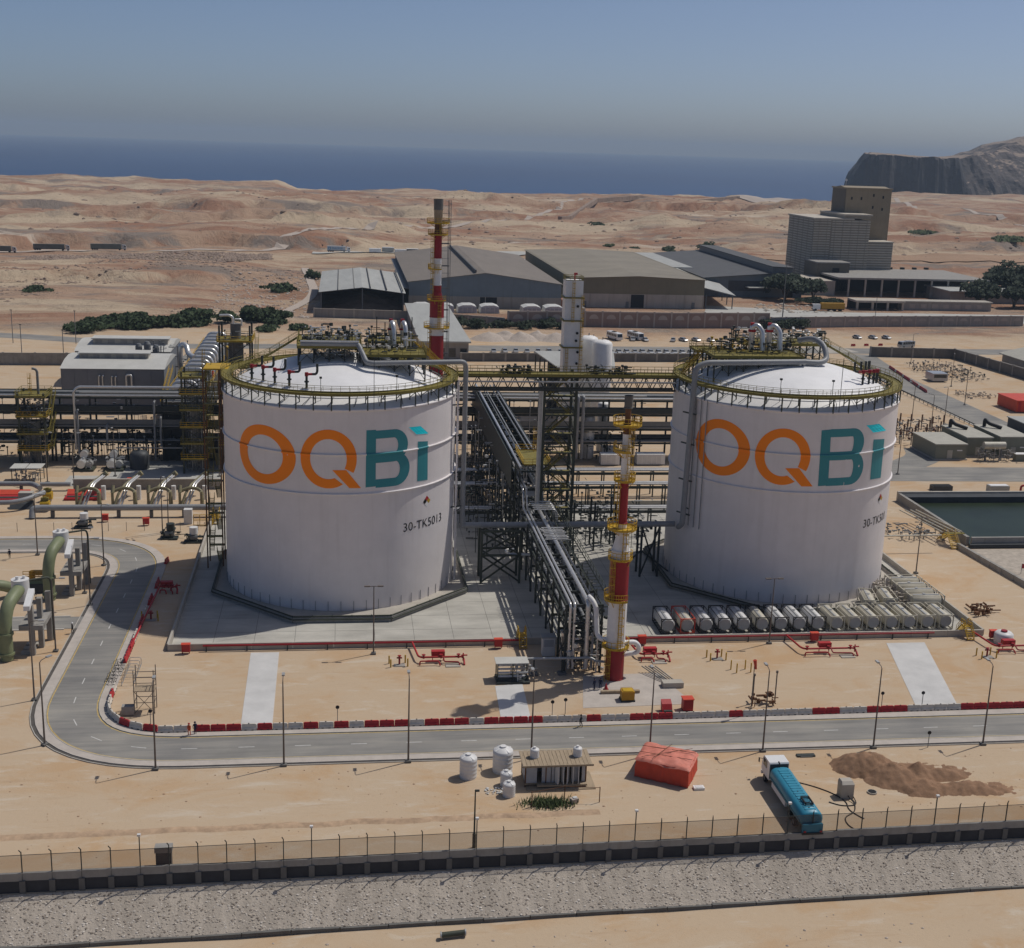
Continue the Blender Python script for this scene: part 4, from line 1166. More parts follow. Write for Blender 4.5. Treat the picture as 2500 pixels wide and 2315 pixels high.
# lattice stair tower with the footbridge between the tank tops
TW = thing('stair_tower', 'tall lattice stair tower carrying the footbridge between the tank roofs', 'tower', (39, 4, 0))
tx0, tx1, ty0, ty1 = 36.2, 42.0, 4.5, 9.5
for x in (tx0, tx1):
    for y in (ty0, ty1): hbeam(TW, (x, y, 0), (x, y, 35.6), .46, 'steel_green', 'column')
for i in range(10):
    z0, z1 = 3.5 * i + .2, 3.5 * i + 3.6
    b = MB()
    for x in (tx0, tx1): b.bar((x, ty0, z0), (x, ty1, z1), .16); b.bar((x, ty0, z1), (x, ty1, z1), .26)
    for y in (ty0, ty1): b.bar((tx0, y, z0), ((tx0 + tx1) / 2, y, z1), .16); b.bar((tx1, y, z0), ((tx0 + tx1) / 2, y, z1), .16); b.bar((tx0, y, z1), (tx1, y, z1), .28)
    b.build('bracing', 'steel_green', TW)
    MB().box(tx0 + .3, tx1 - .3, ty0 + .3, ty0 + 1.5, z1 - .1, z1 + .02).build('landing', 'olive_yellow', TW)
    b = MB()
    if i % 2: stairs(b, (tx0 + 1, ty0 + 1.1, z0), (tx1 - 1, ty0 + 1.1, z1), .9)
    else: stairs(b, (tx1 - 1, ty0 + 2.2, z0), (tx0 + 1, ty0 + 2.2, z1), .9)
    b.build('stair_flight', 'olive_yellow', TW)
pipe(TW, [(35.2, 2.2, 34.4), (35.2, 2.2, 12.0)], .42, 'galv', name='riser_pipe')
pipe(TW, [(33.2, 4.2, 35.0), (34.6, 2.6, 35.0), (35.2, 2.2, 34.2)], .3, 'galv', name='elbow')
BR = thing('footbridge', 'yellow railed truss footbridge joining the two tank roofs', 'bridge', (40, 1, 33))
for y in (-.2, 1.8):
    for z in (33.6, 35.9): hbeam(BR, (20.3, y, z), (59.0, y, z), .26, 'steel_dark', 'chord')
    b = MB()
    for i in range(18):
        x = 20.6 + 2.13 * i; b.bar((x, y, 33.6), (x + 1.06, y, 35.8), .13); b.bar((x + 1.06, y, 35.8), (x + 2.13, y, 33.6), .13)
    b.build('truss_web', 'steel_dark', BR)
MB().box(20.0, 59.4, -.7, 2.3, 36.0, 36.3).build('deck', 'olive_yellow', BR)
for y in (-.65, 2.25):
    b = MB(); railing(b, [(20, y, 36.3), (59.4, y, 36.3)], 1.15, 1.25, .04); b.build('railing', 'olive_yellow', BR)
clutter(BR, 'tray_fittings', 27, 33, 0, 2, 36.3, 37.6, 50, 41, 'steel_dark')
clutter(BR, 'tray_fittings', 43, 50, 0, 2, 36.3, 37.6, 60, 42, 'steel_dark')
pipe(BR, [(20.0, -1.1, 35.2), (59.0, -1.1, 35.2)], .16, 'galv')

# the main rack across the whole plant
MR = thing('main_pipe_rack', 'wide dark multi-level pipe rack crossing the plant behind the tanks', 'pipe rack', (-20, 84, 0))
XS = [-140 + 8.2 * i for i in range(30)]
for i, x in enumerate(XS):
    for y in (84, 91): hbeam(MR, (x, y, 0), (x, y, 15.8), .38, 'steel_dark', 'column')
    for z in (4.6, 8.0, 11.6, 15.2): hbeam(MR, (x, 83.2, z), (x, 91.8, z), .32)
for z in (4.6, 8.0, 11.6, 15.2):
    for y in (84, 91): hbeam(MR, (-141, y, z - .1), (98, y, z - .1), .34, 'steel_dark', 'girder')
for z in (8.0, 11.6, 15.2):
    for k in range(14): MB().box(-140 + 16.4 * k, -124 + 16.4 * k, 84.3, 90.7, z + .02, z + .1).build('grating', 'steel_dark', MR)  # solid plates added to shade the levels below and close the view
rd = random.Random(5)
for z in (4.9, 8.3, 11.9, 15.5):
    for k in range(8):
        y = 83.6 + k * 1.0; r = rd.choice((.14, .2, .26, .34)); m = rd.choice(('pipe_grey', 'steel_mid', 'steel_mid', 'steel_dark', 'silver'))
        if k == 0: m, r = ('silver', .24) if z > 10 else ('pipe_grey', .22)
        x0 = -140 + rd.uniform(0, 20); x1 = rd.uniform(90, 98)
        pipe(MR, [(x0, y, z + r), (x1, y, z + r)], r, m, 0)
for x0, x1 in ((-140, -72), (-66, -36), (-30, 98)):
    MB().box(x0, x1, 83.0, 83.1, 12.1, 13.4).build('cable_tray', 'steel_dark', MR)
    MB().box(x0, x1, 83.05, 83.15, 9.0, 10.2).build('cable_tray', 'steel_mid', MR)
pipe(MR, [(-61.2, 82.2, 3.2), (-61.2, 82.2, 17.0), (-60.2, 82.2, 18.0), (74, 82.2, 18.0)], .3, 'silver', .9)
pipe(MR, [(-60.0, 82.8, 16.6), (74, 82.8, 16.6)], .18, 'galv', 0)
for x, z0, z1 in ((-60.5, 2, 12.5), (-43.2, 1, 14.6), (-41.8, 4, 11), (-33.0, 1.5, 12), (-54, 5, 9)): pipe(MR, [(x, 81.6, z0), (x, 81.6, z1), (x, 83.5, z1)], .26, 'pipe_grey', .6, 'drop_pipe')
for x, m in ((57.0, 'pipe_grey'), (58.3, 'pipe_grey')): pipe(MR, [(x, 82.2, 1), (x, 82.2, 16.4), (x, 84.5, 16.4)], .4, m, .8, 'drop_pipe')
for s, (x0, x1) in enumerate(((-140, -72), (-66, -38), (-30, 20), (30, 74))):
    clutter(MR, 'fittings', x0, x1, 82, 92, .5, 8, 330, 50 + s, 'steel_dark')
    clutter(MR, 'fittings', x0, x1, 82, 92, 4, 15, 90, 60 + s, 'galv')
MB().box(-42, -28, 84.5, 90.5, 0, 4.6).build('equipment_housing', 'steel_dark', MR)
MB().box(-42, -34, 86.5, 90, 4.6, 11).build('equipment_housing', 'container_dark', MR)
for i in range(5): hbeam(MR, (-52 + 4 * i, 80.5, 4.0), (-48 + 4 * i, 80.5, 4.0), .2, 'galv', 'handrail')


def yellow_tower(label, x0, x1, y0, y1, levels, top, seed, m='steel_green'):
    t = thing('process_tower', label, 'tower', ((x0 + x1) / 2, (y0 + y1) / 2, 0), 'steel process towers')
    for x in (x0, x1):
        for y in (y0, y1): hbeam(t, (x, y, 0), (x, y, top), .4, m, 'column')
    for k, z in enumerate(levels):
        MB().box(x0 - .6, x1 + .6, y0 - .7, y1 + .7, z - .3, z).build('platform', 'olive_yellow', t)
        b = MB(); railing(b, [(x0 - .6, y0 - .7, z), (x1 + .6, y0 - .7, z), (x1 + .6, y1 + .7, z), (x0 - .6, y1 + .7, z), (x0 - .6, y0 - .7, z)], 1.1, 1.4, .045); b.build('railing', 'olive_yellow' if k % 2 else 'yellow_paint', t)
        if k:
            b = MB(); stairs(b, (x1 + 1.2, y0 + .2, levels[k - 1]), (x1 + 1.2, y1 - .4, z), .8); b.build('stair_flight', 'olive_yellow', t)
            b = MB(); b.bar((x0, y0, levels[k - 1] + .2), (x1, y0, z - .3), .16); b.bar((x1, y0, levels[k - 1] + .2), (x0, y0, z - .3), .14); b.build('bracing', m, t)
    clutter(t, 'equipment', x0 + .3, x1 - .3, y0 + .3, y1 - .3, .4, top - 1, 110, seed, 'steel_mid')
    clutter(t, 'equipment', x0 + .3, x1 - .3, y0 + .3, y1 - .3, .4, top - 1, 60, seed + 1, 'galv')
    b = MB(); b.cyl(((x0 + x1) / 2, (y0 + y1) / 2, 2), ((x0 + x1) / 2, (y0 + y1) / 2, top * .6), 1.1, n=16); b.build('vessel', 'concrete_grey', t)
    return t


t = yellow_tower('steel process tower with yellow platforms at the left end of the dark pipe rack', -72.6, -67.0, 78, 84, (4.2, 8.0, 12.0, 16.6), 17.2, 71)
ladder_cage(t, -69.5, 80, 16.6, 21.5, -.6, .2)
b = MB(); b.tube([(-68.6, 80.5, 16.6), (-68.6, 80.5, 21.8), (-68.9, 80.3, 22.4), (-69.6, 80, 22.6)], .3, 8, .5); b.build('vent_pipe', 'steel_mid', t)
t = yellow_tower('tall steel process tower with yellow platforms next to the lettered tank', -35.6, -30.8, 72, 78, (3.6, 7.2, 11, 15, 18.6, 22.4), 23.6, 75)
ladder_cage(t, -32, 76, 22, 28, .6, .5)
t = yellow_tower('dark open steel frame tower topped by a condenser close behind the lettered tank', -27.4, -20.6, 76, 83, (6, 12, 18, 24, 30), 33.5, 79, 'steel_dark')
b = MB(); b.cyl((-24, 79.5, 24.5), (-24, 79.5, 29.5), 1.7, n=18); b.cyl((-24, 79.5, 30), (-24, 79.5, 33.5), 1.2, n=16); b.build('condenser', 'concrete_dark', t)
b = MB(); b.tube([(-24.5, 79, 33), (-24.5, 79, 35), (-25.4, 79, 35.5), (-27.5, 78.8, 35.4)], .3, 8, .5); b.tube([(-22.6, 79, 33), (-22.6, 79, 34.6), (-24, 78.6, 34.6)], .22, 8, .5); b.build('relief_pipe', 'silver', t)
# stair of the first tank, on its left flank
SA = thing('access_stair', 'rusty yellow stair tower hugging the left side of the lettered tank', 'stairs', (-22.2, 6, 0))
for x in (-23.6, -20.9):
    for y in (4.0, 8.0): hbeam(SA, (x, y, 0), (x, y, 36.2), .22, 'rust', 'column')
for i in range(12):
    z = 3 * i + .1; b = MB()
    if i % 2: stairs(b, (-22.9, 4.4, z), (-22.9, 7.6, z + 3), .8)
    else: stairs(b, (-21.6, 7.6, z), (-21.6, 4.4, z + 3), .8)
    b.build('stair_flight', 'olive_yellow', SA)
    MB().box(-23.6, -20.9, 3.2 if i % 2 else 7.7, 4.3 if i % 2 else 8.8, z + 2.9, z + 3).build('landing', 'olive_yellow', SA)
MB().box(-23.4, -19.2, 3.0, 8.8, 36.1, 36.3).build('landing', 'yellow_paint', SA)

# columns and vessels behind the rack
CB = thing('cold_box', 'tall pale rectangular process column with yellow ladder behind the footbridge', 'process column', (60, 112, 0))
MB().box(57.6, 62.2, 110, 114.4, 0, 41.6).build('casing', 'white_paint', CB)
for z in (8, 16, 24, 31, 37): MB().box(57.2, 62.6, 109.6, 114.8, z, z + .35).build('platform', 'olive_yellow', CB)
ladder_cage(CB, 59.6, 110, 31, 41.5, 0, -.35); ladder_cage(CB, 62.0, 110.4, 15, 38, .1, -.5); ladder_cage(CB, 58.4, 110, 14, 24, 0, -.35)
b = MB(); railing(b, [(57.6, 110, 41.6), (62.2, 110, 41.6), (62.2, 114.4, 41.6), (57.6, 114.4, 41.6), (57.6, 110, 41.6)], 1.1, 1.1, .05); b.build('railing', 'olive_yellow', CB)
b = MB()
for x, z in ((61.2, 20), (61.0, 28), (60.9, 35), (61.3, 23), (60.8, 26)): b.cyl((x, 109.9, z), (x, 109.6, z), .35, n=10)
b.build('manholes', 'black_paint', CB)
b = MB(); b.cyl((60.2, 112, 41.6), (60.2, 112, 43.4), .2, n=8); b.cbox((60.4, 112, 43.2), (.9, .4, .5)); b.build('top_valve', 'bright_red', CB)


def vessel(name, label, x, y, r, h, m='white_paint', legs=0.0, group='white storage vessels'):
    t = thing(name, label, 'vessel', (x, y, 0), group)
    b = MB(); z0 = legs
    b.lathe([(.01, z0), (r * .7, z0 + .1), (r, z0 + .5), (r, h - r * .45), (r * .9, h - r * .25), (r * .6, h - .08 * r), (.01, h)], (x, y, 0), 24); b.build('barrel', m, t)
    b = MB(); b.cyl((x, y, h - .1), (x, y, h + .6), .14, n=8); b.cyl((x + r * .5, y, h - .4), (x + r * .5, y, h + .3), .09, n=6); b.build('nozzle', 'steel_mid', t)
    for k in range(3):
        z = z0 + (h - z0) * (k + 1) / 4; b = MB(); b.lathe([(r + .01, z), (r + .03, z), (r + .03, z + .12), (r + .01, z + .12)], (x, y, 0), 24); b.build('band', m, t)
    if legs:
        for a in (45, 135, 225, 315): b = MB(); b.bar((x + r * .7 * math.cos(R(a)), y + r * .7 * math.sin(R(a)), 0), (x + r * .7 * math.cos(R(a)), y + r * .7 * math.sin(R(a)), z0 + .6), .2); b.build('leg', 'steel_mid', t)
    return t


vessel('liquid_tank', 'front one of the two tall white tanks right of the pale column', 68.0, 110, 2.6, 26.4)
vessel('liquid_tank', 'rear one of the two tall white tanks right of the pale column', 65.4, 116, 2.6, 26.6)
vessel('buffer_vessel', 'slim white vertical vessel standing on sand in the gap between the tanks', 60.6, 86.5, 1.55, 11.2)
vessel('buffer_vessel', 'slim white vessel half hidden behind its twin in the gap', 65.8, 94, 1.5, 13)
for i, x in enumerate((-107.5, -104.8, -102.2, -99.6)):
    vessel('gas_vessel', ordinal(i + 1) + ' from the left of four slim white gas vessels at the picture edge', x, 118 + 1.2 * i, 1.05, 14.2, 'plastic_white')
for i, (x, y, w) in enumerate(((65.0, 80.5, 4.6), (75.2, 80.7, 7.0), (66.5, 88, 4.0))):
    t = thing('equipment_cabin', ['small white equipment cabin left of the slim stack', 'longer white equipment cabin near the right tank', 'white equipment cabin in the second row behind the slim stack'][i], 'cabin', (x, y, 0), 'white equipment cabins')
    MB().box(x - w / 2, x + w / 2, y - 1.3, y + 1.3, .25, 2.7).build('body', 'white_paint', t)
    MB().box(x - w / 2 - .05, x + w / 2 + .05, y - 1.35, y + 1.35, 2.7, 2.8).build('roof', 'white_paint', t)
    for k in range(int(w / 1.2)): MB().box(x - w / 2 + .15 + 1.2 * k, x - w / 2 + 1.2 + 1.2 * k, y - 1.34, y - 1.3, .4, 2.5).build('door', 'plastic_white', t)

# ================================================================== left-hand plant
def machine_hall(label, x0, x1, y0, y1, ze, mon):
    t = thing('machine_hall', label, 'building', ((x0 + x1) / 2, (y0 + y1) / 2, 0), 'machine halls')
    MB().box(x0, x1, y0, y1, 0, ze).build('wall', 'building_grey', t)
    ym = (y0 + y1) / 2; d = y1 - y0
    b = MB(); b.xprism([(y0 - .3, ze), (y0 + d * .28, ze + 1.5), (ym, ze + 1.9), (y1 - d * .28, ze + 1.5), (y1 + .3, ze)], x0 - .3, x1 + .3); rf = b.build('roof', 'roof_pale', t)
    mx0, mx1, my0, my1 = mon
    MB().box(mx0, mx1, my0, my1, ze + .8, ze + 2.9).build('roof_monitor', 'concrete', t)
    MB().box(mx0 - .4, mx1 + .4, my0 - .5, my1 + .5, ze + 2.9, ze + 3.15).build('monitor_roof', 'roof_pale', t)
    n = 6
    for k in range(n):
        w = (mx1 - mx0) / n; MB().box(mx0 + w * k + w * .2, mx0 + w * k + w * .75, my0 - .06, my0, ze + 1.5, ze + 2.7).build('louvre', 'concrete_grey', t)
    for k in range(9): MB().box(x0 + (x1 - x0) * k / 8 - .05, x0 + (x1 - x0) * k / 8 + .05, y0 - .06, y0, 0, ze).build('cladding_rib', 'building_grey', t)
    return t


t = machine_hall('grey machine hall with pale roof monitor, nearer of the two', -76.0, -48.6, 140, 165, 12.2, (-72.5, -53.8, 148, 153))
b = MB()
for x, z in ((-66, 10.2), (-65, 10.2), (-62.6, 10.0), (-61.6, 10.0)): b.tube([(x, 139.7, 7), (x, 139.7, z), (x + .3, 139.2, z + .2)], .2, 6, .2)
b.tube([(-58.6, 139.4, 7), (-58.6, 139.4, 10.6), (-57.2, 139.4, 10.6), (-57.2, 139.4, 7)], .3, 8, .5)
b.build('exhaust_pipes', 'silver', t)
machine_hall('grey machine hall with pale roof monitor, farther of the two', -80, -52, 180, 205, 10.6, (-75.8, -53.4, 186, 191))
AC = thing('exhaust_silencers', 'cluster of large silver exhaust ducts between the two machine halls', 'ducts', (-52, 172, 0))
for i, (x, z) in enumerate(((-60, 13.5), (-57.5, 14.2), (-55, 13.2))):
    b = MB(); b.cyl((x, 172, 6), (x, 172, z), 1.0, n=14); b.cyl((x, 172, z), (x, 172, z + .8), 1.0, .6, n=14); b.build('silencer', 'steel_mid', AC)
b = MB(); b.tube([(-47.5, 168, 4), (-47.5, 168, 14.0), (-46.6, 168, 15), (-45.4, 167, 14.4), (-44.8, 165, 12.4), (-42.6, 161, 12.0)], .8, 12, 1.6); b.build('duct', 'silver', AC)
clutter(AC, 'fittings', -60, -45, 166, 176, 8, 14.5, 70, 88, 'steel_mid')
CP = thing('cooler_bank', 'receding row of silver arched pipes on the air cooler bank', 'cooler', (-40, 150, 0), None)
MB().box(-45, -36, 112, 215, 0, 8.5).build('housing', 'steel_dark', CP)
MB().box(-45.4, -35.6, 111.6, 215.4, 8.5, 8.8).build('deck', 'steel_mid', CP)
for i in range(15):
    y = 114 + 6.8 * i; b = MB(); b.tube([(-43.6, y, 8.8), (-43.6, y, 11.2), (-42.6, y, 12.2), (-38.8, y, 12.2), (-37.8, y, 11.2), (-37.8, y, 8.8)], .62, 10, 1.2); b.build('arched_pipe', 'silver', CP)
    MB().box(-42.8, -38.4, y + 1.2, y + 5.0, 8.8, 10.2).build('fan_housing', 'steel_mid', CP)
b = MB(); railing(b, [(-45.4, 111.6, 8.8), (-45.4, 215, 8.8)], 1.2, 2.5, .06); railing(b, [(-35.6, 111.6, 8.8), (-35.6, 215, 8.8)], 1.2, 2.5, .06); stairs(b, (-46.6, 120, 7), (-46.6, 140, 12.5), 1.0); b.build('railing', 'yellow_paint', CP)
MB().box(-32.8, -31.0, 150, 153, 0, 17).build('lift_mast', 'yellow_paint', CP)

for i, x in enumerate((-58.2, -51.6)):
    t = thing('pump_skid', ['left', 'right'][i] + ' of two silver-cased pump skids in front of the dark rack', 'pump', (x, 75.5, 0), 'pump skids')
    MB().box(x - 2.2, x + 2.2, 73.6, 77.6, .05, .5).build('base_frame', 'steel_green', t)
    b = MB(); b.cyl((x - .6, 74.0, 1.6), (x - .6, 76.4, 1.6), .95, n=16); b.build('motor', 'silver', t)
    b = MB(); b.cyl((x + 1.1, 74.6, 1.5), (x + 1.1, 76.2, 1.5), .8, n=14); b.build('gearbox', 'galv', t)
    b = MB(); b.cyl((x - .4, 76.8, 3.2), (x - .4, 79.0, 3.2), .9, n=14); b.build('cooler_drum', 'silver', t)
    clutter(t, 'fittings', x - 2, x + 2, 73.8, 78.6, .5, 3, 24, 90 + i, 'galv')
t = thing('dark_vessel', 'dark fabric-wrapped drum standing beside the pump skids', 'vessel', (-46.2, 77, 0))
b = MB(); b.lathe([(2.2, 0), (2.2, 3.2), (1.7, 4.0), (.01, 4.3)], (-46.2, 77, 0), 20); b.build('barrel', 'container_dark', t); b = MB(); b.cyl((-46.2, 77, 4.2), (-46.2, 77, 5.0), .3, n=8); b.build('nozzle', 'steel_mid', t)
t = thing('valve_shelter', 'small open shelter over valves beside the kerb at the picture edge', 'shelter', (-68.5, 66, 0))
for x in (-71.5, -65.5):
    for y in (64.2, 67.8): hbeam(t, (x, y, 0), (x, y, 3.2), .15, 'steel_green', 'post')
for x0 in (-71.8, -68.4): MB().box(x0, x0 + 3.2, 63.8, 68.2, 3.2, 3.32).build('roof_sheet', 'roof_pale', t)
clutter(t, 'valves', -71, -66, 64.5, 67.5, .2, 2.6, 45, 95, 'galv')

# manifold area left of the tank
MW = thing('retaining_wall', 'low grey concrete wall behind the four golden pipe manifolds', 'wall', (-41, 58.5, 0))
for i in range(6): MB().box(-57.4 + 5.2 * i, -52.25 + 5.2 * i, 58.3, 58.7, 0, 2.1).build('wall_panel', 'concrete_grey', MW)
MB().box(-57.5, -26, 58.2, 58.8, 2.1, 2.3).build('coping', 'concrete', MW)
GP = thing('transfer_pipeline', 'thick grey pipeline with elbows crossing the sand on concrete supports', 'pipeline', (-42, 37, 0))
pipe(GP, [(-61.0, 35.8, .1), (-61.0, 36.6, 1.9), (-59.6, 36.8, 2.0), (-22.0, 36.8, 2.0)], .62, 'pipe_grey', 1.6, n=14)
for i in range(6): MB().box(-57.5 + 6.4 * i, -56.9 + 6.4 * i, 36.2, 37.4, 0, 1.4).build('support', 'concrete_dark', GP)
pipe(GP, [(-90, 41.2, 1.8), (-66, 41.2, 1.9), (-63.5, 42.5, 2.2), (-60.8, 46.5, 2.6)], .5, 'pipe_grey', 1.5, n=12)
pipe(GP, [(-80, 33.6, 1.2), (-71.0, 33.6, 1.4), (-68.5, 33.4, 1.2), (-67.8, 33.2, .1)], .62, 'pipe_grey', 1.5, n=12)
t = thing('upper_pipeline', 'grey pipeline in front of the red trough at the picture edge', 'pipeline', (-70, 56.6, 0))
pipe(t, [(-110, 56.4, 1.8), (-65.6, 56.4, 1.8), (-64.4, 55.0, 1.8), (-63, 52.5, 1.9)], .55, 'pipe_grey', 1.2, n=12); pipe(t, [(-64, 57.4, 1.4), (-57.8, 57.4, 1.4)], .5, 'pipe_grey', 0, n=12)
for i in range(5): MB().box(-90 + 5.5 * i, -89.5 + 5.5 * i, 55.9, 56.9, 0, 1.3).build('support', 'concrete_dark', t)
for i, x in enumerate((-51.8, -44.6, -37.4, -31.0)):
    t = thing('pipe_manifold', ordinal(i + 1) + ' of four golden loading manifolds, counting from the red troughs', 'manifold', (x, 47, 0), 'golden pipe manifolds')
    for dx in (-2.4, 2.0): hbeam(t, (x + dx, 45.4, 0), (x + dx, 45.4, 2.9), .5, 'gold_pipe', 'upright')
    pipe(t, [(x - 2.0, 44.8, .2), (x - 1.2, 46.0, 2.6), (x - .4, 48.5, 3.6), (x + 1.4, 55, 4.2)], .28, 'gold_pipe', .8)
    pipe(t, [(x - 1.2, 45.0, .2), (x - .4, 46.4, 2.4), (x + .2, 49, 3.8), (x + 1.8, 54, 4.5)], .2, 'silver', .8)
    pipe(t, [(x - .6, 45.2, .2), (x + .2, 46.6, 2.6), (x + .7, 49, 3.8), (x + 2.2, 54, 4.4)], .2, 'silver', .8)
    pipe(t, [(x - 2.4, 46.2, 2.8), (x - .6, 46.6, 3.5), (x + 1.2, 46.4, 3.3), (x + 2.0, 46.0, 2.8), (x + 2.2, 45.6, .2)], .36, 'gold_pipe', .8)
    b = MB(); b.cyl((x + 1.3, 53.8, 4.0), (x + 2.4, 53.8, 4.9), .55, n=10); b.cyl((x - 2.4, 45.6, 2.7), (x - 2.4, 46.4, 4.0), .4, n=10); b.build('flange', 'gold_pipe', t)
    b = MB(); b.cyl((x + 2.2, 50, 0), (x + 2.2, 50, 3.0), .5, n=10); b.build('white_post', 'plastic_white', t)
for i, (x0, x1, y0, y1) in enumerate(((-76, -65.2, 48.6, 53.5), (-57.6, -50.0, 49.2, 53.8))):
    t = thing('pit_cover', ['red sheeted trough at the left picture edge', 'red sheeted trough next to the first golden manifold'][i], 'trough', ((x0 + x1) / 2, (y0 + y1) / 2, 0), 'red troughs')
    MB().box(x0, x1, y0, y1, 0, .5).build('trough', 'bright_red', t); MB().box(x0 + .4, x1 - .4, y0 + .8, y0 + 2.0, .5, .58).build('grating', 'steel_dark', t)
    b = MB(); b.xprism([(y1, .5), (y1 + .1, 1.3), (y1 - 1.4, .62), (y1 - 1.4, .5)], x0, x1); b.build('cover_sheet', 'container_red', t)
t = thing('motor_box', 'grey boxed motor with dark sloping hood beside the elbow pipe', 'motor', (-64, 45.5, 0))
MB().box(-65.6, -62.8, 44.8, 46.6, 0, 2.9).build('housing', 'concrete', t); MB().box(-65.0, -64.2, 44.6, 44.8, .8, 1.9).build('panel', 'galv', t); b = MB(); b.xprism([(42.6, .1), (44.8, .1), (44.8, 1.3), (43.6, 1.0)], -67, -62.6); b.build('hood', 'container_dark', t)
for i, (x, y) in enumerate(((-60.6, 48.6), (-59.6, 41.4))):
    t = thing('valve_actuator', ['yellow valve actuator behind the boxed motor', 'yellow valve actuator at the start of the thick pipeline'][i], 'valve', (x, y, 0))
    b = MB(); b.cyl((x - .9, y, 1.4), (x + .9, y, 1.4), .9, n=12); b.build('valve_body', 'yellow_paint', t); b = MB(); b.cyl((x, y, 1.4), (x, y, 3.0), .35, n=10); b.cbox((x, y, 2.6), (1.5, .7, .5)); b.build('actuator', 'olive_yellow', t); MB().box(x - .6, x + .6, y - .5, y + .5, 0, .6).build('plinth', 'concrete', t)

# two green riser frames by the side road
for i, (x, y, h) in enumerate(((-47.6, -35.6, 9.4), (-47.0, -10.0, 9.0))):
    t = thing('riser_frame', ['green pump riser on a concrete frame, nearer of the two by the side road', 'green pump riser on a concrete frame, farther of the two by the side road'][i], 'riser', (x, y, 0), 'green pump risers')
    pipe(t, [(x - .6, y - 1.6, .1), (x - .6, y - 1.6, h - 3.6), (x - .3, y - .6, h - 1.2), (x + .3, y + 2.2, h - .4), (x + .3, y + 4.4, h - .4)], .95, 'olive_pipe', 2.2, 'riser_pipe', 16)
    for z in (.9, h * .42): b = MB(); b.cyl((x - .6, y - 1.6, z), (x - .6, y - 1.6, z + .3), 1.15, n=16); b.build('flange', 'olive_pipe', t)
    for dx, dy, w in ((2.6, .4, .9), (3.2, 3.4, .9), (3.8, 6.2, .8)): MB().box(x + dx - .35, x + dx + .35, y + dy - w / 2, y + dy + w / 2, 0, h - 1.6).build('pillar', 'concrete_grey', t)
    MB().box(x + .9, x + 4.3, y - .1, y + 6.8, h - 5.4, h - 4.7).build('tie_beam', 'concrete_grey', t)
    b = MB(); b.xprism([(y - 1.2, h - 2.0), (y + 2.4, h - .4), (y + 2.4, h + .2), (y - 1.2, h - 1.3)], x + 2.0, x + 2.9); b.build('hopper_arm', 'white_paint', t)
    b = MB(); b.cyl((x + .4, y + 4.4, h - 2.2), (x + .4, y + 4.4, h + 1.0), 1.3, n=16); b.cyl((x + .1, y + 4.0, h + 1), (x + .1, y + 4.0, h + 1.5), .25, n=8); b.cyl((x + .9, y + 4.6, h + 1), (x + .9, y + 4.6, h + 1.4), .25, n=8); b.build('valve_drum', 'plastic_white', t)
    pipe(t, [(x + 1.6, y + 4.6, h + .7), (x + 4.2, y + 6.0, h + .7), (x + 4.4, y + 6.2, h - .2), (x + 4.4, y + 6.2, .1)], .16, 'steel_green', .8, 'drain_pipe')
    pipe(t, [(x - 5.5, y + 2.6, 1.4), (x - 1.2, y + 2.6, 1.4)], .8, 'olive_pipe', 0, 'inlet_pipe', 14)
    pipe(t, [(x - 12, y - 2.2, 2.6), (x - 8.5, y - 1.2, 2.6), (x - 6.5, y + .6, 1.2)], .9, 'olive_pipe', 1.2, 'inlet_pipe', 14)
    b = MB(); b.cyl((x - 4.2, y + 2.6, 2.2), (x - 4.2, y + 2.6, 3.6), .5, n=10); b.cbox((x - 3.4, y + 3.0, 3.2), (2.2, 1.4, .5)); railing(b, [(x - 5.4, y + 1.6, 2.9), (x - 1.6, y + 1.6, 2.9), (x - 1.6, y + 4.2, 2.9)], 1.0, 1.2, .05); b.build('valve_gear', 'cabin_yellow', t)
    MB().box(x - 5.2, x - 2.0, y + 1.6, y + 4.2, 0, 1.6).build('pit_wall', 'container_dark', t)
    for k in range(3): MB().box(x + .8, x + 2.6, y + .4 + 1.7 * k, y + 1.4 + 1.7 * k, 0, .25).build('plinth', 'concrete', t)



# ================================================================== lamps
def make_lamp(h, double=False):
    t = thing('street_lamp', 'x', 'lamp post')
    b = MB(); b.cyl((0, 0, 0), (0, 0, h), .13, .07, n=8); b.build('pole', 'lamp_pole', t)
    MB().box(-.35, .35, -.35, .35, 0, .28).build('footing', 'concrete_dark', t)
    b = MB()
    if double:
        b.bar((-1.1, 0, h), (1.1, 0, h), .09); b.build('arm', 'lamp_pole', t)
        for k in (-1, 1): b = MB(); b.cbox((k * 1.0, 0, h + .02), (.85, .34, .16)); b.build('lamp_head', 'lamp_pole', t)
    else:
        b.tube([(0, 0, h - .05), (0, .25, h + .2), (0, 1.2, h + .3)], .055, 6, .2); b.build('arm', 'lamp_pole', t)
        b = MB(); b.cbox((0, 1.5, h + .3), (.36, .8, .17)); b.build('lamp_head', 'galv', t)
    return t


L1 = make_lamp(11.2); L2 = make_lamp(10.8, True); used = [0, 0]
def put_lamp(kind, xy, label, rz=0.0, group='lamps along the front road'):
    src = (L1, L2)[kind]
    if used[kind]: o = dup(src, (xy[0], xy[1], 0), rz, label, group)
    else:
        KIDS[src.name] = [(c, list(c.children)) for c in src.children]
        o = src; o.location = (xy[0], xy[1], 0); o.rotation_euler = (0, 0, rz); tag(o, label, None, group)
    used[kind] = 1; return o


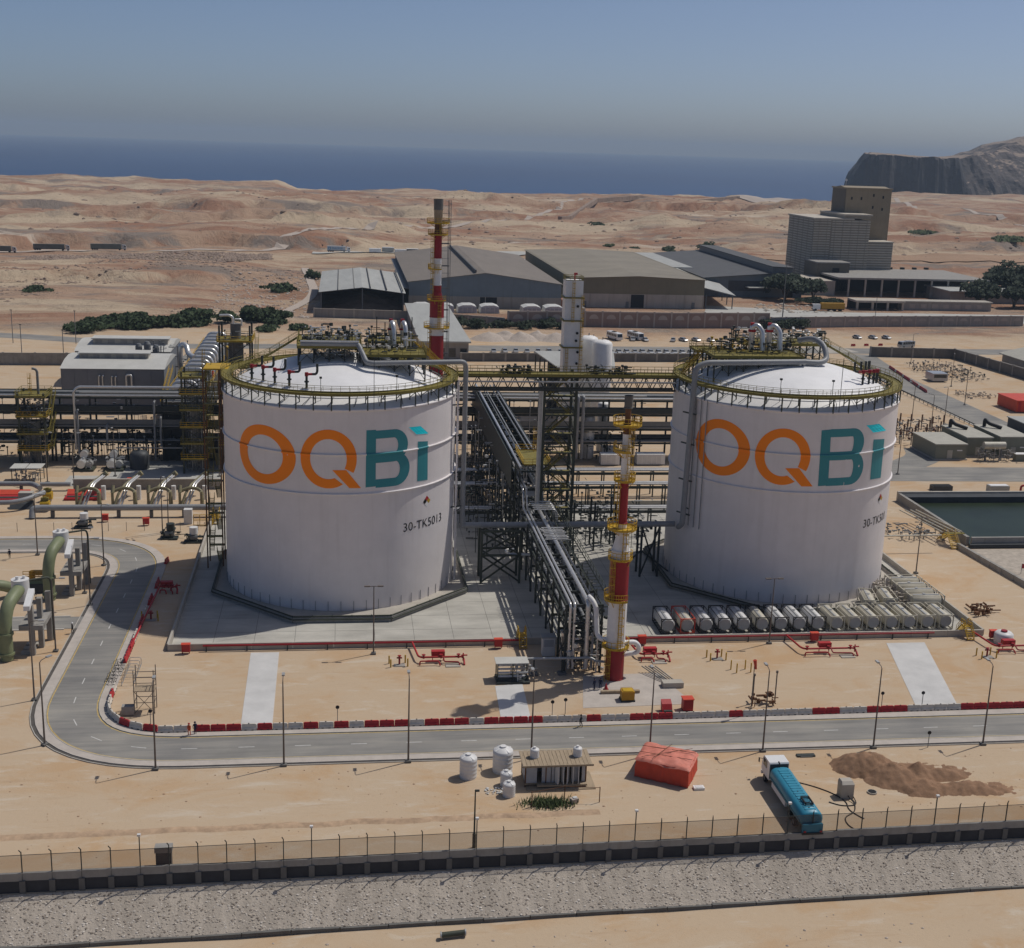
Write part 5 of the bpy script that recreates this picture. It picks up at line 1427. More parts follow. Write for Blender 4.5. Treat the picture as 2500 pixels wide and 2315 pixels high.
for i, x in enumerate((-22.3, -6.9, 8.4, 23.9, 39.2, 54.2, 69.2, 84.4)):
    put_lamp(0, (x, -72.9), ordinal(i + 1) + ' lamp post from the bend along the near edge of the front road')
for i, (xy, w, rz) in enumerate((((-36.9, -65.4), 'lamp post at the outside of the road bend', -35), ((-41.2, -51.6), 'lamp post beside the bend, just up the left road', -90), ((-42.0, -34.2), 'lamp post between the near green riser and the left road', -90), ((-40.6, -14.6), 'lamp post by the side road beside the far green riser', -90), ((-42.6, -8.6), 'lamp post behind the far green riser', -90), ((-42.0, 6.0), 'lamp post at the inside of the far road bend', -120), ((-33.2, 25.4), 'lamp post left of the tank stair', -150), ((-34.4, 25.8), 'twin of the lamp post left of the tank stair', -150), ((-54.8, 12.4), 'lamp post in front of the far green riser head', -90))):
    put_lamp(0, xy, w, R(rz), 'lamps along the left road')
for xy, w in (((4.9, -37.6), 'T-shaped double lamp in front of the lettered tank by the bend'), ((67.1, -36.4), 'T-shaped double lamp in front of the tank containers'), ((106.3, -3.5), 'T-shaped double lamp on the sand right of the bund')):
    put_lamp(1, xy, w, 0, 'double lamps by the bund')
for i, xy in enumerate(((134.8, 70.3), (163.6, 114.5), (194.9, 157.5), (166.8, 133.8), (173.5, 126.8), (206, 190), (-50.5, 69.5), (-27.5, 69), (-64, 64), (212, 236), (-58, 62), (178, 84))):
    put_lamp(0, xy, ['lamp post at the substation corner', 'lamp post among the substation posts', 'lamp post beside the red container', 'lamp post on the left verge of the plant road', 'lamp post behind the green cabins', 'lamp post by the scrap heap', 'lamp post in front of the dark drum', 'lamp post left of the tall yellow tower', 'lamp post beside the small shelter', 'lamp post by the far grey wall', 'lamp post left of the pump skids', 'lamp post right of the green cabins'][i], R(30 * i), 'lamps inside the plant')

# ================================================================== road barriers
def make_barrier():
    t = thing('road_barrier', 'x', 'barrier')
    b = MB(); prof = [(-.26, 0), (-.24, .25), (-.12, .45), (-.1, .86), (.1, .86), (.12, .45), (.24, .25), (.26, 0)]
    n = 8; rows = [(-.96, .86), (-.82, 1), (-.55, 1), (.55, 1), (.82, 1), (.96, .86)]
    vs = [(x, y * (.9 if k < 1 else 1), z * k) for x, k in rows for y, z in prof]
    b.add(vs, [(i * n + j, (i + 1) * n + j, (i + 1) * n + j + 1, i * n + j + 1) for i in range(5) for j in range(n - 1)] + [tuple(range(n)), tuple(range(6 * n - 1, 5 * n - 1, -1))])
    b.build('body', 'barrier_red', t)
    for x in (-.45, .45): MB().box(x - .14, x + .14, -.3, .3, .02, .1).build('fork_slot', 'dark_inside', t)
    b = MB(); b.cyl((-.05, 0, .86), (-.05, 0, .92), .09, n=8); b.build('filler_cap', 'dark_inside', t)
    return t


BAR = make_barrier(); bar_n = 0
def put_barrier(x, y, rz, red, label, group):
    global bar_n
    if bar_n: o = dup(BAR, (x, y, .13), rz, label, group)
    else:
        KIDS[BAR.name] = [(c, list(c.children)) for c in BAR.children]; o = BAR; o.location = (x, y, .13); o.rotation_euler = (0, 0, rz); tag(o, label, None, group)
    bar_n += 1
    if not red: recolor(o, {'barrier_red': 'barrier_white'})
    return o


SEQ = 'RWWRRRWRWWRWRWRRRWRRRWRRRRWWWRWWRRRWWWWRWWWWWRRWWRRRWWWWRRRRRRRWW'
for i, ch in enumerate(SEQ):
    x = -24.4 + 1.985 * i + (.7 if i > 2 else 0); y = -62.75 + (.012 * max(0, x - 40)); rz = R(random.uniform(-1.5, 1.5))
    if i == 0: y = -62.2; rz = R(-16)
    put_barrier(x, y, rz, ch == 'R', ordinal(i + 1) + (' barrier, a red one,' if ch == 'R' else ' barrier, a white one,') + ' in the row along the front road from the bend', 'barriers along the front road')
for i, (x, y, a, red) in enumerate(((-26.3, -61.4, -28, 0), (-27.9, -60.3, -40, 1), (-29.2, -58.8, -55, 0), (-30.2, -57.1, -65, 0), (-30.8, -55.2, -77, 0), (-31.0, -53.2, -88, 0), (-31.1, -51.2, 90, 1), (-31.1, -49.2, 90, 0), (-31.2, -38.6, 90, 1), (-31.2, -36.6, 90, 1), (-31.2, -34.6, 90, 1), (-31.2, -32.6, 90, 1), (-31.2, -30.6, 90, 0), (-31.2, -28.6, 90, 0), (-31.2, -24.4, 90, 1), (-31.2, -22.4, 90, 1), (-31.2, -18.4, 90, 0), (-31.2, -14.4, 90, 1), (-31.2, -12.4, 90, 1), (-31.2, -6.2, 90, 1), (-31.2, -4.2, 90, 1), (-31.2, 7.0, 80, 1))):
    put_barrier(x, y, R(a), red, ordinal(i + 1) + (' barrier, red,' if red else ' barrier, white,') + ' round the bend and up the left road', 'barriers up the left road')
for i in range(24):
    x, y = 199.6 - .17 * i * 2, 226 - 2.05 * i
    put_barrier(x, y, R(83), i % 5 != 4, ordinal(i + 1) + ' barrier along the far side of the plant road, counting from the grey wall', 'barriers along the plant road')
for i in range(12):
    put_barrier(196.0 - .2 * i, 128 - 2.05 * i, R(83), i % 4 != 0, ordinal(i + 1) + ' barrier on the plant road below the red container', 'barriers along the plant road')
for i, xy in enumerate(((206.5, 279), (212.5, 280), (219, 281))): put_barrier(xy[0], xy[1], R(8), 1, ['left', 'middle', 'right'][i] + ' one of three red barriers near the parked minibus', 'barriers by the car park')

# ================================================================== tank containers
def make_container():
    t = thing('tank_container', 'x', 'tank container')
    b = MB(); prof = [(.01, -3.0), (.6, -2.93), (1.0, -2.75), (1.14, -2.55), (1.14, 2.55), (1.0, 2.75), (.6, 2.93), (.01, 3.0)]
    n = 24; vs = [(r * math.cos(2 * math.pi * k / n), z * .95, 1.36 + r * math.sin(2 * math.pi * k / n)) for r, z in prof for k in range(n)]
    b.add(vs, [(j * n + k, j * n + (k + 1) % n, (j + 1) * n + (k + 1) % n, (j + 1) * n + k) for j in range(len(prof) - 1) for k in range(n)], True)
    b.build('barrel', 'plastic_white', t)
    for s in (-1, 1):
        b = MB(); y = s * 2.98
        for x in (-1.16, 1.16): b.bar((x, y, .05), (x, y, 2.55), .14)
        for z in (.12, 2.5): b.bar((-1.2, y, z), (1.2, y, z), .14)
        for x, k in ((-1.16, 1), (1.16, -1)): b.bar((x, y, 2.0), (x + .5 * k, y, 2.5), .1); b.bar((x, y, .6), (x + .5 * k, y, .12), .1)
        b.build('end_frame', 'frame_black', t)
        b = MB(); b.cyl((0, s * 2.84, 1.36), (0, s * 2.88, 1.36), .95, n=24); b.build('end_plate', 'tank_end', t)
    b = MB()
    for x in (-1.16, 1.16): b.bar((x, -2.95, .12), (x, 2.95, .12), .12)
    for y in (-1.5, 1.5): b.bar((-1.1, y, .22), (1.1, y, .22), .12)
    b.build('bottom_rails', 'frame_black', t)
    b = MB(); b.cyl((0, .3, 2.45), (0, .3, 2.62), .26, n=12); b.bar((-.25, -2.4, 2.5), (-.25, 2.4, 2.5), .3, .03); b.build('manlid_walkway', 'galv', t)
    b = MB()
    for x in (-1.16, 1.16): b.bar((x, -2.95, 2.52), (x, 2.95, 2.52), .09)
    b.build('top_rails', 'frame_black', t)
    return t


TC = make_container(); tc_n = 0
def put_container(x, y, rz, label, cream, group='tank containers in the bund'):
    global tc_n
    if tc_n: o = dup(TC, (x, y, .03), rz, label, group)
    else:
        KIDS[TC.name] = [(c, list(c.children)) for c in TC.children]; o = TC; o.location = (x, y, .03); o.rotation_euler = (0, 0, rz); tag(o, label, None, group)
    tc_n += 1
    if cream: recolor(o, {'plastic_white': 'cream_tank', 'frame_black': 'cream_tank'})
    return o


for i in range(9):
    o = put_container(51.9 + 3.12 * i, -28.7, R(random.uniform(-.8, .8)), ordinal(i + 1) + ' white tank container of the black-framed row, from the flare side' if i != 1 else 'stained tank container with orange frame, second from the flare side', False)
    if i == 1: recolor(o, {'frame_black': 'container_red', 'plastic_white': 'cream_tank'})
    if i == 5: recolor(o, {'plastic_white': 'cream_tank'})
for i in range(7): put_container(80.0 + 3.12 * i, -28.8, R(random.uniform(-.8, .8)), ordinal(i + 1) + ' cream tank container of the front row, after the white ones', True)
for i in range(4): put_container(99.6, -21.6 + 3.0 * i, R(90), ordinal(i + 1) + ' of four cream tank containers parked crosswise in front of the bund wall', True)
put_container(89.4, -21.5, R(-12), 'cream tank container standing askew between the row and the tank plinth', True)
put_container(93.0, -20.6, R(-8), 'cream tank container close beside the crosswise ones', True)
t = thing('pipe_scrap', 'tangle of brown pipes piled between the cream containers', 'scrap', (95.2, -17, 0)); clutter(t, 'scrap', 93.6, 96.4, -22, -12, .1, 2.2, 90, 120, 'stone')

# ================================================================== fire-water line, manifolds and stiles on the bund wall
FW = thing('fire_water_main', 'dull red fire-water pipe running along the front of the bund wall', 'pipe', (40, -35.4, 0))
pipe(FW, [(-20.5, -35.35, .92), (27.6, -35.35, .92)], .15, 'red_paint', 0); pipe(FW, [(44.5, -35.35, .92), (95, -35.35, .92)], .15, 'red_paint', 0)
for i in range(20): hbeam(FW, (-20 + 6 * i, -35.35, 0), (-20 + 6 * i, -35.35, .8), .14, 'steel_dark', 'pipe_support')


def hydrant_manifold(x0, x1, y, label, pad=True):
    t = thing('hydrant_manifold', label, 'hydrant', ((x0 + x1) / 2, y, 0), 'red fire-water manifolds')
    xm = (x0 + x1) / 2
    pipe(t, [(x0, -35.4, .95), (x0 + .6, y + 1.2, .9), (x0 + 1.0, y + .6, .9), (x1, y + .6, .9), (x1 + .2, y + .2, .6), (x1 + .2, y - .6, .1)], .15, 'bright_red', .4, 'header')
    pipe(t, [(x0 + .8, y - .4, .1), (x0 + .8, y - .4, .7), (xm, y - .4, .7), (xm + .2, y - .8, .1)], .11, 'bright_red', .3, 'branch')
    pipe(t, [(xm + .8, y + .6, .9), (xm + .8, y - .2, .5), (x1 - .6, y - .4, .5), (x1 - .5, y - .8, .1)], .11, 'red_paint', .3, 'branch')
    for k in range(3):
        x = x0 + 1.4 + (x1 - x0 - 2) * k / 2; b = MB(); b.cyl((x, y + .6, .7), (x, y + .6, 1.25), .14, n=8); b.cyl((x, y + .6, 1.25), (x, y + .6, 1.32), .3, n=10); b.build('valve', 'red_paint', t)
    b = MB(); b.cyl((x1 + .1, y + .5, .3), (x1 + .1, y + .5, 1.5), .1, n=8); b.cyl((x1 - .2, y + .4, 1.2), (x1 + .7, y + .4, 1.2), .12, n=8); b.build('hydrant', 'bright_red', t)
    MB().box(xm - 1.0, xm + 1.0, y + 1.0, y + 1.9, .9, 1.6).build('hose_box', 'bright_red', t)
    for dx in (-.8, .8): hbeam(t, (xm + dx, y + 1.45, 0), (xm + dx, y + 1.45, .9), .1, 'red_paint', 'leg')
    if pad: MB().box(x1 - 2.6, x1 - .4, y - 1.3, y - .1, 0, .12).build('pad', 'concrete', t)
    return t


hydrant_manifold(10.8, 18.0, -42.0, 'red fire-water manifold on the sand in front of the lettered tank')
hydrant_manifold(44.2, 49.2, -42.4, 'red fire-water manifold just right of the flare stack')
hydrant_manifold(70.2, 79.2, -41.6, 'red fire-water manifold in front of the tank containers')
hydrant_manifold(101.6, 108.2, -42.0, 'red fire-water manifold at the right edge beyond the yellow stile', False)
hydrant_manifold(-31.0, -27.6, -9.0, 'red fire-water manifold in the tank shadow beside the left road', False)


def valve_post(x, y, label):
    t = thing('valve_guard', label, 'valve', (x, y, 0), 'guarded valves on the sand')
    for dx, dy in ((-1.3, -.9), (-1.5, .5), (1.2, -.7), (.9, .7)): b = MB(); b.cyl((x + dx, y + dy, 0), (x + dx, y + dy, 1.25), .11, n=8); b.build('bollard', 'yellow_paint', t)
    b = MB(); b.cyl((x, y, 0), (x, y, 1.4), .14, n=8); b.cyl((x - .4, y, 1.1), (x + .4, y, 1.1), .13, n=8); b.cyl((x, y, 1.4), (x, y, 1.46), .28, n=10); b.build('valve', 'red_paint', t)
    MB().box(x - .8, x + .8, y - .8, y + .2, 0, .1).build('pad', 'concrete_grey', t)
valve_post(8.6, -41.9, 'red valve inside four bollards left of the long manifold'); valve_post(57.0, -42.0, 'red valve inside four bollards in front of the white containers')
valve_post(100.0, -43.4, 'red valve inside bollards near the right-hand yellow stile'); valve_post(-30.0, -21.5, 'dark valve inside bollards in the shadow by the left road')
t = thing('bollard_group', 'four bare yellow bollards on the sand in front of the containers', 'bollards', (59, -47.3, 0))
for x, y in ((57.9, -46.3), (58.4, -47.6), (60.1, -46.3), (60.6, -47.5)): b = MB(); b.cyl((x, y, 0), (x, y, 1.5), .1, n=8); b.build('bollard', 'yellow_paint', t)


def stile(x, y, label):
    t = thing('crossover_stile', label, 'stile', (x, y, 0), 'yellow stiles over the bund wall')
    b = MB(); stairs(b, (x, y - 2.1, .1), (x, y - .6, 1.75), 1.1, 6); b.build('stair_flight', 'yellow_paint', t)
    b = MB(); stairs(b, (x, y + 2.1, .1), (x, y + .6, 1.75), 1.1, 6); b.build('stair_flight', 'yellow_paint', t)
    MB().box(x - .6, x + .6, y - .6, y + .6, 1.7, 1.8).build('platform', 'yellow_paint', t)
    b = MB(); railing(b, [(x - .6, y - .6, 1.8), (x - .6, y + .6, 1.8)], 1.1, .6, .05); railing(b, [(x + .6, y - .6, 1.8), (x + .6, y + .6, 1.8)], 1.1, .6, .05); b.build('handrail', 'yellow_paint', t)
stile(27.8, -34.8, 'yellow stile over the bund wall left of the pipe rack'); stile(100.6, -34.8, 'yellow stile over the bund wall beside the last cream container'); stile(-24.8, 33, 'yellow stile behind the lettered tank stair')
for i, (x, y) in enumerate(((-22.9, -36.0), (24.0, -36.2), (46.6, -36.0), (74.6, -36.0), (104.6, -36.4), (-46.0, 62.0), (-46.5, 33.5), (-38.2, 30.8))):
    t = thing('hose_cabinet', ['red hose cabinet at the front corner of the bund', 'red hose cabinet left of the stile by the pipe rack', 'red hose cabinet right of the flare stack on the bund wall', 'red hose cabinet in front of the container row', 'red hose cabinet beside the right-hand stile', 'red hose cabinet in front of the grey wall and dark drum', 'tall red cabinet on the sand below the thick pipeline', 'red cabinet on the sand left of the tank stair'][i], 'cabinet', (x, y, 0), 'red hose cabinets')
    MB().box(x - .6, x + .6, y - .35, y + .35, .35, 1.5).build('box', 'bright_red', t); MB().box(x - .68, x + .68, y - .42, y + .42, 1.5, 1.6).build('lid', 'container_red', t)
    for dx in (-.5, .5): MB().box(x + dx - .06, x + dx + .06, y - .06, y + .06, 0, .35).build('leg', 'red_paint', t)
t = thing('white_cistern', 'squat white cistern with red lid beside the right-hand yellow stile', 'cistern', (105.6, -37.8, 0)); b = MB(); b.lathe([(1.5, 0), (1.5, 1.5), (1.2, 1.8), (.01, 1.9)], (105.6, -37.8, 0), 20); b.build('barrel', 'plastic_white', t); b = MB(); b.cyl((105.6, -37.8, 1.85), (105.6, -37.8, 2.1), .5, n=12); b.build('lid', 'red_paint', t)
t = thing('pipe_trolley', 'rusty rack of pipes beside the bund wall near the last containers', 'rack', (108.5, -25, 0)); clutter(t, 'pipes', 106.6, 110.5, -26.5, -23, .1, 1.5, 40, 131, 'rust')

# ================================================================== equipment on the sand before the racks
t = thing('filter_skid', 'skid of white horizontal tubes on the concrete strip left of the rack foot', 'skid', (24.4, -48.2, 0))
MB().box(22.2, 27.0, -50.0, -46.8, .04, .3).build('base', 'steel_dark', t)
for k in range(5): pipe(t, [(22.5, -48.6 + .35 * k, .7 + .42 * k), (26.4, -48.6 + .35 * k, .7 + .42 * k)], .16, 'plastic_white', 0, 'tube')
for x in (22.4, 24.6, 26.6): hbeam(t, (x, -48.9, 0), (x, -48.9, 2.8), .16, 'steel_green', 'post'); hbeam(t, (x, -47, 0), (x, -47, 2.8), .16, 'steel_green', 'post')
MB().box(22.1, 26.9, -49.2, -46.7, 2.8, 2.92).build('canopy', 'roof_pale', t); clutter(t, 'valves', 25, 27.5, -49.5, -47, .3, 2, 20, 133, 'galv')
t = thing('drain_line', 'thin pale pipe on short trestles crossing from the skid to the rack foot', 'pipe', (33, -46.5, 0))
pipe(t, [(27.0, -46.6, 2.5), (36.4, -46.9, 2.6), (37.0, -47.2, 2.2), (38.5, -47.6, 2.2)], .2, 'galv', .5)
for x in (28.0, 32.2): hbeam(t, (x, -46.6, 0), (x, -46.6, 2.3), .2, 'steel_dark', 'trestle'); MB().box(x - .6, x + .6, -47.2, -46.0, 0, .3).build('footing', 'concrete_dark', t)
t = thing('control_cabinet', 'tall grey control cabinet under a small hood in front of the bund wall', 'cabinet', (31.2, -39.2, 0)); MB().box(30.3, 32.2, -39.9, -38.5, .1, 3.0).build('body', 'plastic_white', t); MB().box(30.1, 32.4, -40.1, -38.3, 3.0, 3.15).build('hood', 'tank_end', t); MB().box(30.5, 32.0, -39.94, -39.9, 1.6, 2.7).build('door', 'panel_grey', t); MB().box(30.3, 32.2, -39.9, -38.5, 0, .1).build('plinth', 'concrete', t)
t = thing('generator', 'small yellow generator box on the sand before the flare', 'generator', (39.8, -56.2, 0)); MB().box(39.0, 40.8, -56.9, -55.5, .25, 1.5).build('housing', 'cabin_yellow', t); MB().box(39.2, 40.6, -56.8, -55.6, 1.5, 1.6).build('lid', 'yellow_paint', t); MB().box(38.9, 40.9, -57.0, -55.4, 0, .25).build('skid', 'steel_dark', t)
t = thing('timber_beam', 'long weathered timber beam lying behind the yellow generator', 'beam', (39.5, -53.8, 0)); MB().box(36.6, 42.2, -54.1, -53.6, .05, .45).build('beam', 'timber', t); MB().box(39.6, 41.2, -53.8, -53.2, .45, .65).build('packing', 'timber', t)
t = thing('red_cone', 'red cone standing by the people at the foot of the flare', 'cone', (37.6, -52.6, 0)); b = MB(); b.cyl((37.6, -52.6, 0), (37.6, -52.6, 1.0), .35, .05, n=12); b.build('cone', 'bright_red', t); MB().box(37.2, 38.0, -53, -52.2, 0, .05).build('foot', 'dark_inside', t)
t = thing('ramp_bin', 'open red tipped bin leaning beside the barriers', 'bin', (44.4, -60.4, 0)); b = MB(); b.xprism([(-60.8, .1), (-59.6, .1), (-59.4, 1.5), (-60.2, 1.1)], 43.9, 45.3); b.build('body', 'bright_red', t); MB().box(44, 45.2, -61.2, -60.8, 0, .5).build('wheel_frame', 'steel_dark', t)
t = thing('red_locker', 'upright red locker standing behind the white barriers', 'locker', (47.6, -59.8, 0)); MB().box(46.9, 48.3, -60.4, -59.2, .1, 1.7).build('body', 'bright_red', t); MB().box(46.8, 48.4, -60.5, -59.1, 1.7, 1.8).build('lid', 'container_red', t); MB().box(47, 48.2, -60.44, -60.4, .3, 1.5).build('door', 'red_paint', t); MB().box(46.9, 48.3, -60.4, -59.2, 0, .1).build('feet', 'steel_dark', t)
t = thing('concrete_block', 'pale concrete block with loose pipes by the right manifold', 'block', (47.5, -52, 0)); MB().box(46.0, 49.0, -52.6, -51.2, 0, .8).build('block', 'concrete', t); b = MB()
for k in range(5): b.bar((44.2 + .5 * k, -46.4, .9), (47.0 + .4 * k, -51.4, .15), .12)
b.build('pipes', 'steel_mid', t)
t = thing('survey_rig', 'pair of thin brown masts with a valve and pads behind the barriers', 'masts', (59, -59, 0))
for x, y, h in ((57.4, -58.4, 4.2), (60.8, -58.0, 4.4)): b = MB(); b.cyl((x, y, 0), (x, y, h), .09, n=6); b.cyl((x, y, h), (x, y, h + .3), .18, n=8); b.build('mast', 'lamp_pole', t)
clutter(t, 'valves', 57, 60.5, -59.6, -58, .1, 1.5, 16, 140, 'rust')
t = thing('windsock_pole', 'thin pole with a bright orange windsock behind the road barriers', 'windsock', (56.0, -62.0, 0)); b = MB(); b.cyl((56, -62, 0), (56, -62, 8.2), .06, n=6); b.build('pole', 'lamp_pole', t); b = MB(); b.cyl((56.0, -62, 8.1), (56.2, -62.1, 6.8), .26, .14, n=10); b.build('sock', 'container_red', t)
t = thing('scaffold_tower', 'small scaffold tower with ladder near the road bend', 'scaffold', (-26.0, -55.8, 0))
for x in (-27.2, -24.6):
    for y in (-56.8, -54.8): hbeam(t, (x, y, 0), (x, y, 6.2), .1, 'lamp_pole', 'standard')
for z in (1.6, 3.2, 4.4, 5.2):
    b = MB()
    for y in (-56.8, -54.8): b.bar((-27.2, y, z), (-24.6, y, z), .07)
    for x in (-27.2, -24.6): b.bar((x, -56.8, z), (x, -54.8, z), .07)
    b.build('ledger', 'lamp_pole', t)
b = MB(); b.bar((-27.2, -56.8, .1), (-24.6, -56.8, 3.2), .06); b.bar((-24.6, -56.8, .1), (-27.2, -56.8, 3.2), .06); b.build('brace', 'lamp_pole', t); MB().box(-27.3, -24.5, -56.9, -54.7, 3.2, 3.3).build('platform', 'timber', t); MB().box(-28.8, -27.2, -57.4, -56.4, .1, 1.3).build('tool_box', 'concrete_grey', t)
for i, (x, y) in enumerate(((-24.6, -60.6), (-0.4, -60.8), (28.5, -60.8), (30.4, -60.2), (75.5, -60.6), (81.4, -60.8), (76.6, -73.2))):
    t = thing('sign_post', ['first small sign post behind the barriers near the bend', 'small sign post behind the barriers right of the pale strip', 'small sign post behind the barriers on the middle strip', 'leaning marker post next to the sign on the middle strip', 'small sign post behind the paired red barriers', 'banded marker post behind the white barriers', 'striped marker post on the near verge above the sand heap'][i], 'sign', (x, y, 0), 'small posts')
    b = MB(); b.cyl((x, y, 0), (x, y, 2.0), .05, n=6); b.build('post', 'steel_mid', t); b = MB(); b.cyl((x, y - .03, 2.1), (x, y + .03, 2.1), .26, n=12); b.build('plate', 'frame_black', t)


def make_bike():
    t = thing('bicycle', 'x', 'bicycle')
    for y in (-.52, .52):
        b = MB(); b.tube([(0, y + .33 * math.cos(R(20 * k)), .34 + .33 * math.sin(R(20 * k))) for k in range(19)], .025, 5)
        for k in range(6): b.bar((0, y, .34), (0, y + .32 * math.cos(R(60 * k)), .34 + .32 * math.sin(R(60 * k))), .012)
        b.build('wheel', 'tyre', t)
    b = MB(); b.tube([(0, .52, .34), (0, .38, .95)], .025, 5); b.tube([(0, .4, .85), (0, -.1, .35), (0, -.52, .34), (0, -.2, .85), (0, .4, .82)], .022, 5); b.tube([(0, -.1, .35), (0, -.22, .95)], .022, 5); b.build('frame', 'steel_dark', t)
    b = MB(); b.cbox((0, -.23, .97), (.16, .28, .07)); b.build('saddle', 'tyre', t); b = MB(); b.tube([(-.28, .3, 1.0), (0, .4, 1.0), (.28, .3, 1.0)], .02, 5); b.build('handlebar', 'steel_mid', t)
    return t
BK = make_bike()
for i in range(7):
    lab = ordinal(i + 1) + ' bicycle in the rack by the left road, counting from the bend'
    if i == 0: KIDS[BK.name] = [(c, list(c.children)) for c in BK.children]; BK.location = (-32.0, -47.2, .13); BK.rotation_euler = (0, R(12), R(75)); tag(BK, lab, None, 'bicycles by the left road')
    else:
        o = dup(BK, (-31.8 + random.uniform(-.3, .3), -47.2 + 1.15 * i, .13), R(75 + random.uniform(-14, 14)), lab, 'bicycles by the left road'); o.rotation_euler.y = R(random.uniform(-10, 14))
t = thing('bicycle_rack', 'galvanised hoop rack behind the parked bicycles', 'rack', (-29.8, -43.5, 0))
for i in range(7): b = MB(); b.tube([(-30.4, -47.2 + 1.2 * i, 0), (-30.4, -47.2 + 1.2 * i, 1.2), (-28.8, -47.2 + 1.2 * i, 1.2), (-28.8, -47.2 + 1.2 * i, 0)], .045, 6, .25); b.build('hoop', 'galv', t)
b = MB(); b.bar((-30.4, -47.4, .1), (-30.4, -39.8, .1), .07); b.bar((-28.8, -47.4, .1), (-28.8, -39.8, .1), .07); b.build('base_rail', 'galv', t)

# small equipment near the far bend
for i, (x, y) in enumerate(((-32.6, 22.0), (-28.0, 19.5), (-50.0, 29.5))):
    t = thing('pump_unit', ['dark pump unit on the sand outside the far bend', 'pump unit with a white drum left of the tank stair', 'pump unit on a dark plinth below the thick pipeline'][i], 'pump', (x, y, 0)); MB().box(x - 1.6, x + 1.6, y - 1.0, y + 1.0, 0, .3).build('base', 'steel_dark', t)
    b = MB(); b.cyl((x - .8, y, 1.0), (x + .9, y, 1.0), .55, n=12); b.build('motor', 'steel_mid', t); clutter(t, 'fittings', x - 1.5, x + 1.5, y - .9, y + .9, .3, 1.8, 18, 150 + i, 'steel_dark')
    b = MB(); b.cyl((x + .2, y + .4, 1.6), (x + .2, y + .4, 2.9), .8, n=14); b.build('drum', 'plastic_white' if i else 'steel_dark', t)
t = thing('control_cabinet', 'pale upright cabinet with yellow rails beside the lettered tank', 'cabinet', (-30.2, 32, 0)); MB().box(-31.0, -29.4, 31.4, 32.8, 0, 3.0).build('body', 'plastic_white', t); b = MB(); railing(b, [(-29, 30.5, 0), (-25.4, 30.5, 0), (-25.4, 33.5, 0)], 2.2, 1.0, .07); b.build('railing', 'yellow_paint', t)
t = thing('perimeter_fence', 'low wire fence on the verge behind the far left bend', 'fence', (-50, 27, 0))
for i in range(14): b = MB(); b.cyl((-72 + 3.4 * i, 27.2, 0), (-72 + 3.4 * i, 27.2, 1.8), .05, n=6); b.build('post', 'lamp_pole', t)

# ================================================================== people
def make_person(name, pose, top_m, leg_m, head_m, label, x, y, rz, h=1.74):
    t = thing(name, label, 'person', (x, y, 0.06), None, rz)
    k = h / 1.75; st = pose * .16
    J = [((0, 0, .94), .145), ((0, .01, 1.18), .135), ((0, 0, 1.40), .15), ((0, 0, 1.50), .06), ((0, .015, 1.56), .075), ((0, .015, 1.66), .10), ((0, .01, 1.74), .07),
         ((.10, 0, .88), .10), ((.11, st, .50), .068), ((.11, -st * .6 + st, .09), .048), ((.12, st + .12, .04), .045),
         ((-.10, 0, .88), .10), ((-.11, -st, .50), .068), ((-.11, -st * 1.6, .09), .048), ((-.12, -st * 1.6 + .13, .04), .045),
         ((.20, 0, 1.40), .062), ((.27, -st * .8, 1.12), .048), ((.27, -st * .4 + .08, .86), .036), ((.27, -st * .3 + .11, .77), .038),
         ((-.20, 0, 1.40), .062), ((-.27, st * .8, 1.12), .048), ((-.27, st * .6 + .08, .86), .036), ((-.27, st * .6 + .11, .77), .038)]
    E = [(0, 1), (1, 2), (2, 3), (3, 4), (4, 5), (5, 6), (0, 7), (7, 8), (8, 9), (9, 10), (0, 11), (11, 12), (12, 13), (13, 14), (2, 15), (15, 16), (16, 17), (17, 18), (2, 19), (19, 20), (20, 21), (21, 22)]
    me = bpy.data.meshes.new('body'); me.from_pydata([tuple(c * k for c in p) for p, _ in J], E, [])
    o = bpy.data.objects.new('body', me); col.objects.link(o)
    md = o.modifiers.new('skin', 'SKIN'); md.use_smooth_shade = True
    for i, (_, r) in enumerate(J): me.skin_vertices[0].data[i].radius = (r * k, r * k)
    me.skin_vertices[0].data[0].use_root = True
    sb = o.modifiers.new('sub', 'SUBSURF'); sb.levels = 1; sb.render_levels = 1
    dg = bpy.context.evaluated_depsgraph_get(); m2 = bpy.data.meshes.new_from_object(o.evaluated_get(dg)); bpy.data.objects.remove(o)
    m2.materials.clear()
    for m in (top_m, leg_m, 'skin', head_m, 'tyre'): m2.materials.append(MAT[m])
    for p in m2.polygons:
        z = p.center.z / k; ax = abs(p.center.x) / k
        p.material_index = 4 if z < .09 else (2 if (ax > .215 and z < .82) else (1 if z < .95 and ax < .22 else (0 if z < 1.49 else (2 if z < 1.66 else 3))))
        p.use_smooth = True
    body = bpy.data.objects.new('body', m2); col.objects.link(body); body.parent = t
    b = MB(); b.lathe([(.135 * k, 1.665 * k), (.128 * k, 1.72 * k), (.10 * k, 1.78 * k), (.05 * k, 1.81 * k), (.005, 1.815 * k)], (0, .01, 0), 14); b.lathe([(.10 * k, 1.668 * k), (.165 * k, 1.66 * k)], (0, .02, 0), 14); b.build('helmet', head_m, t, world=False)
    b = MB()
    for s in (-1, 1): b.cbox((.035 * s * k, .105 * k, 1.645 * k), (.022, .012, .014))
    b.cbox((0, .112 * k, 1.575 * k), (.05, .01, .012)); b.build('eyes_mouth', 'tyre', t, world=False)
    b = MB(); b.cbox((0, .118 * k, 1.61 * k), (.024, .03, .045)); b.build('nose', 'skin', t, world=False)
    return t


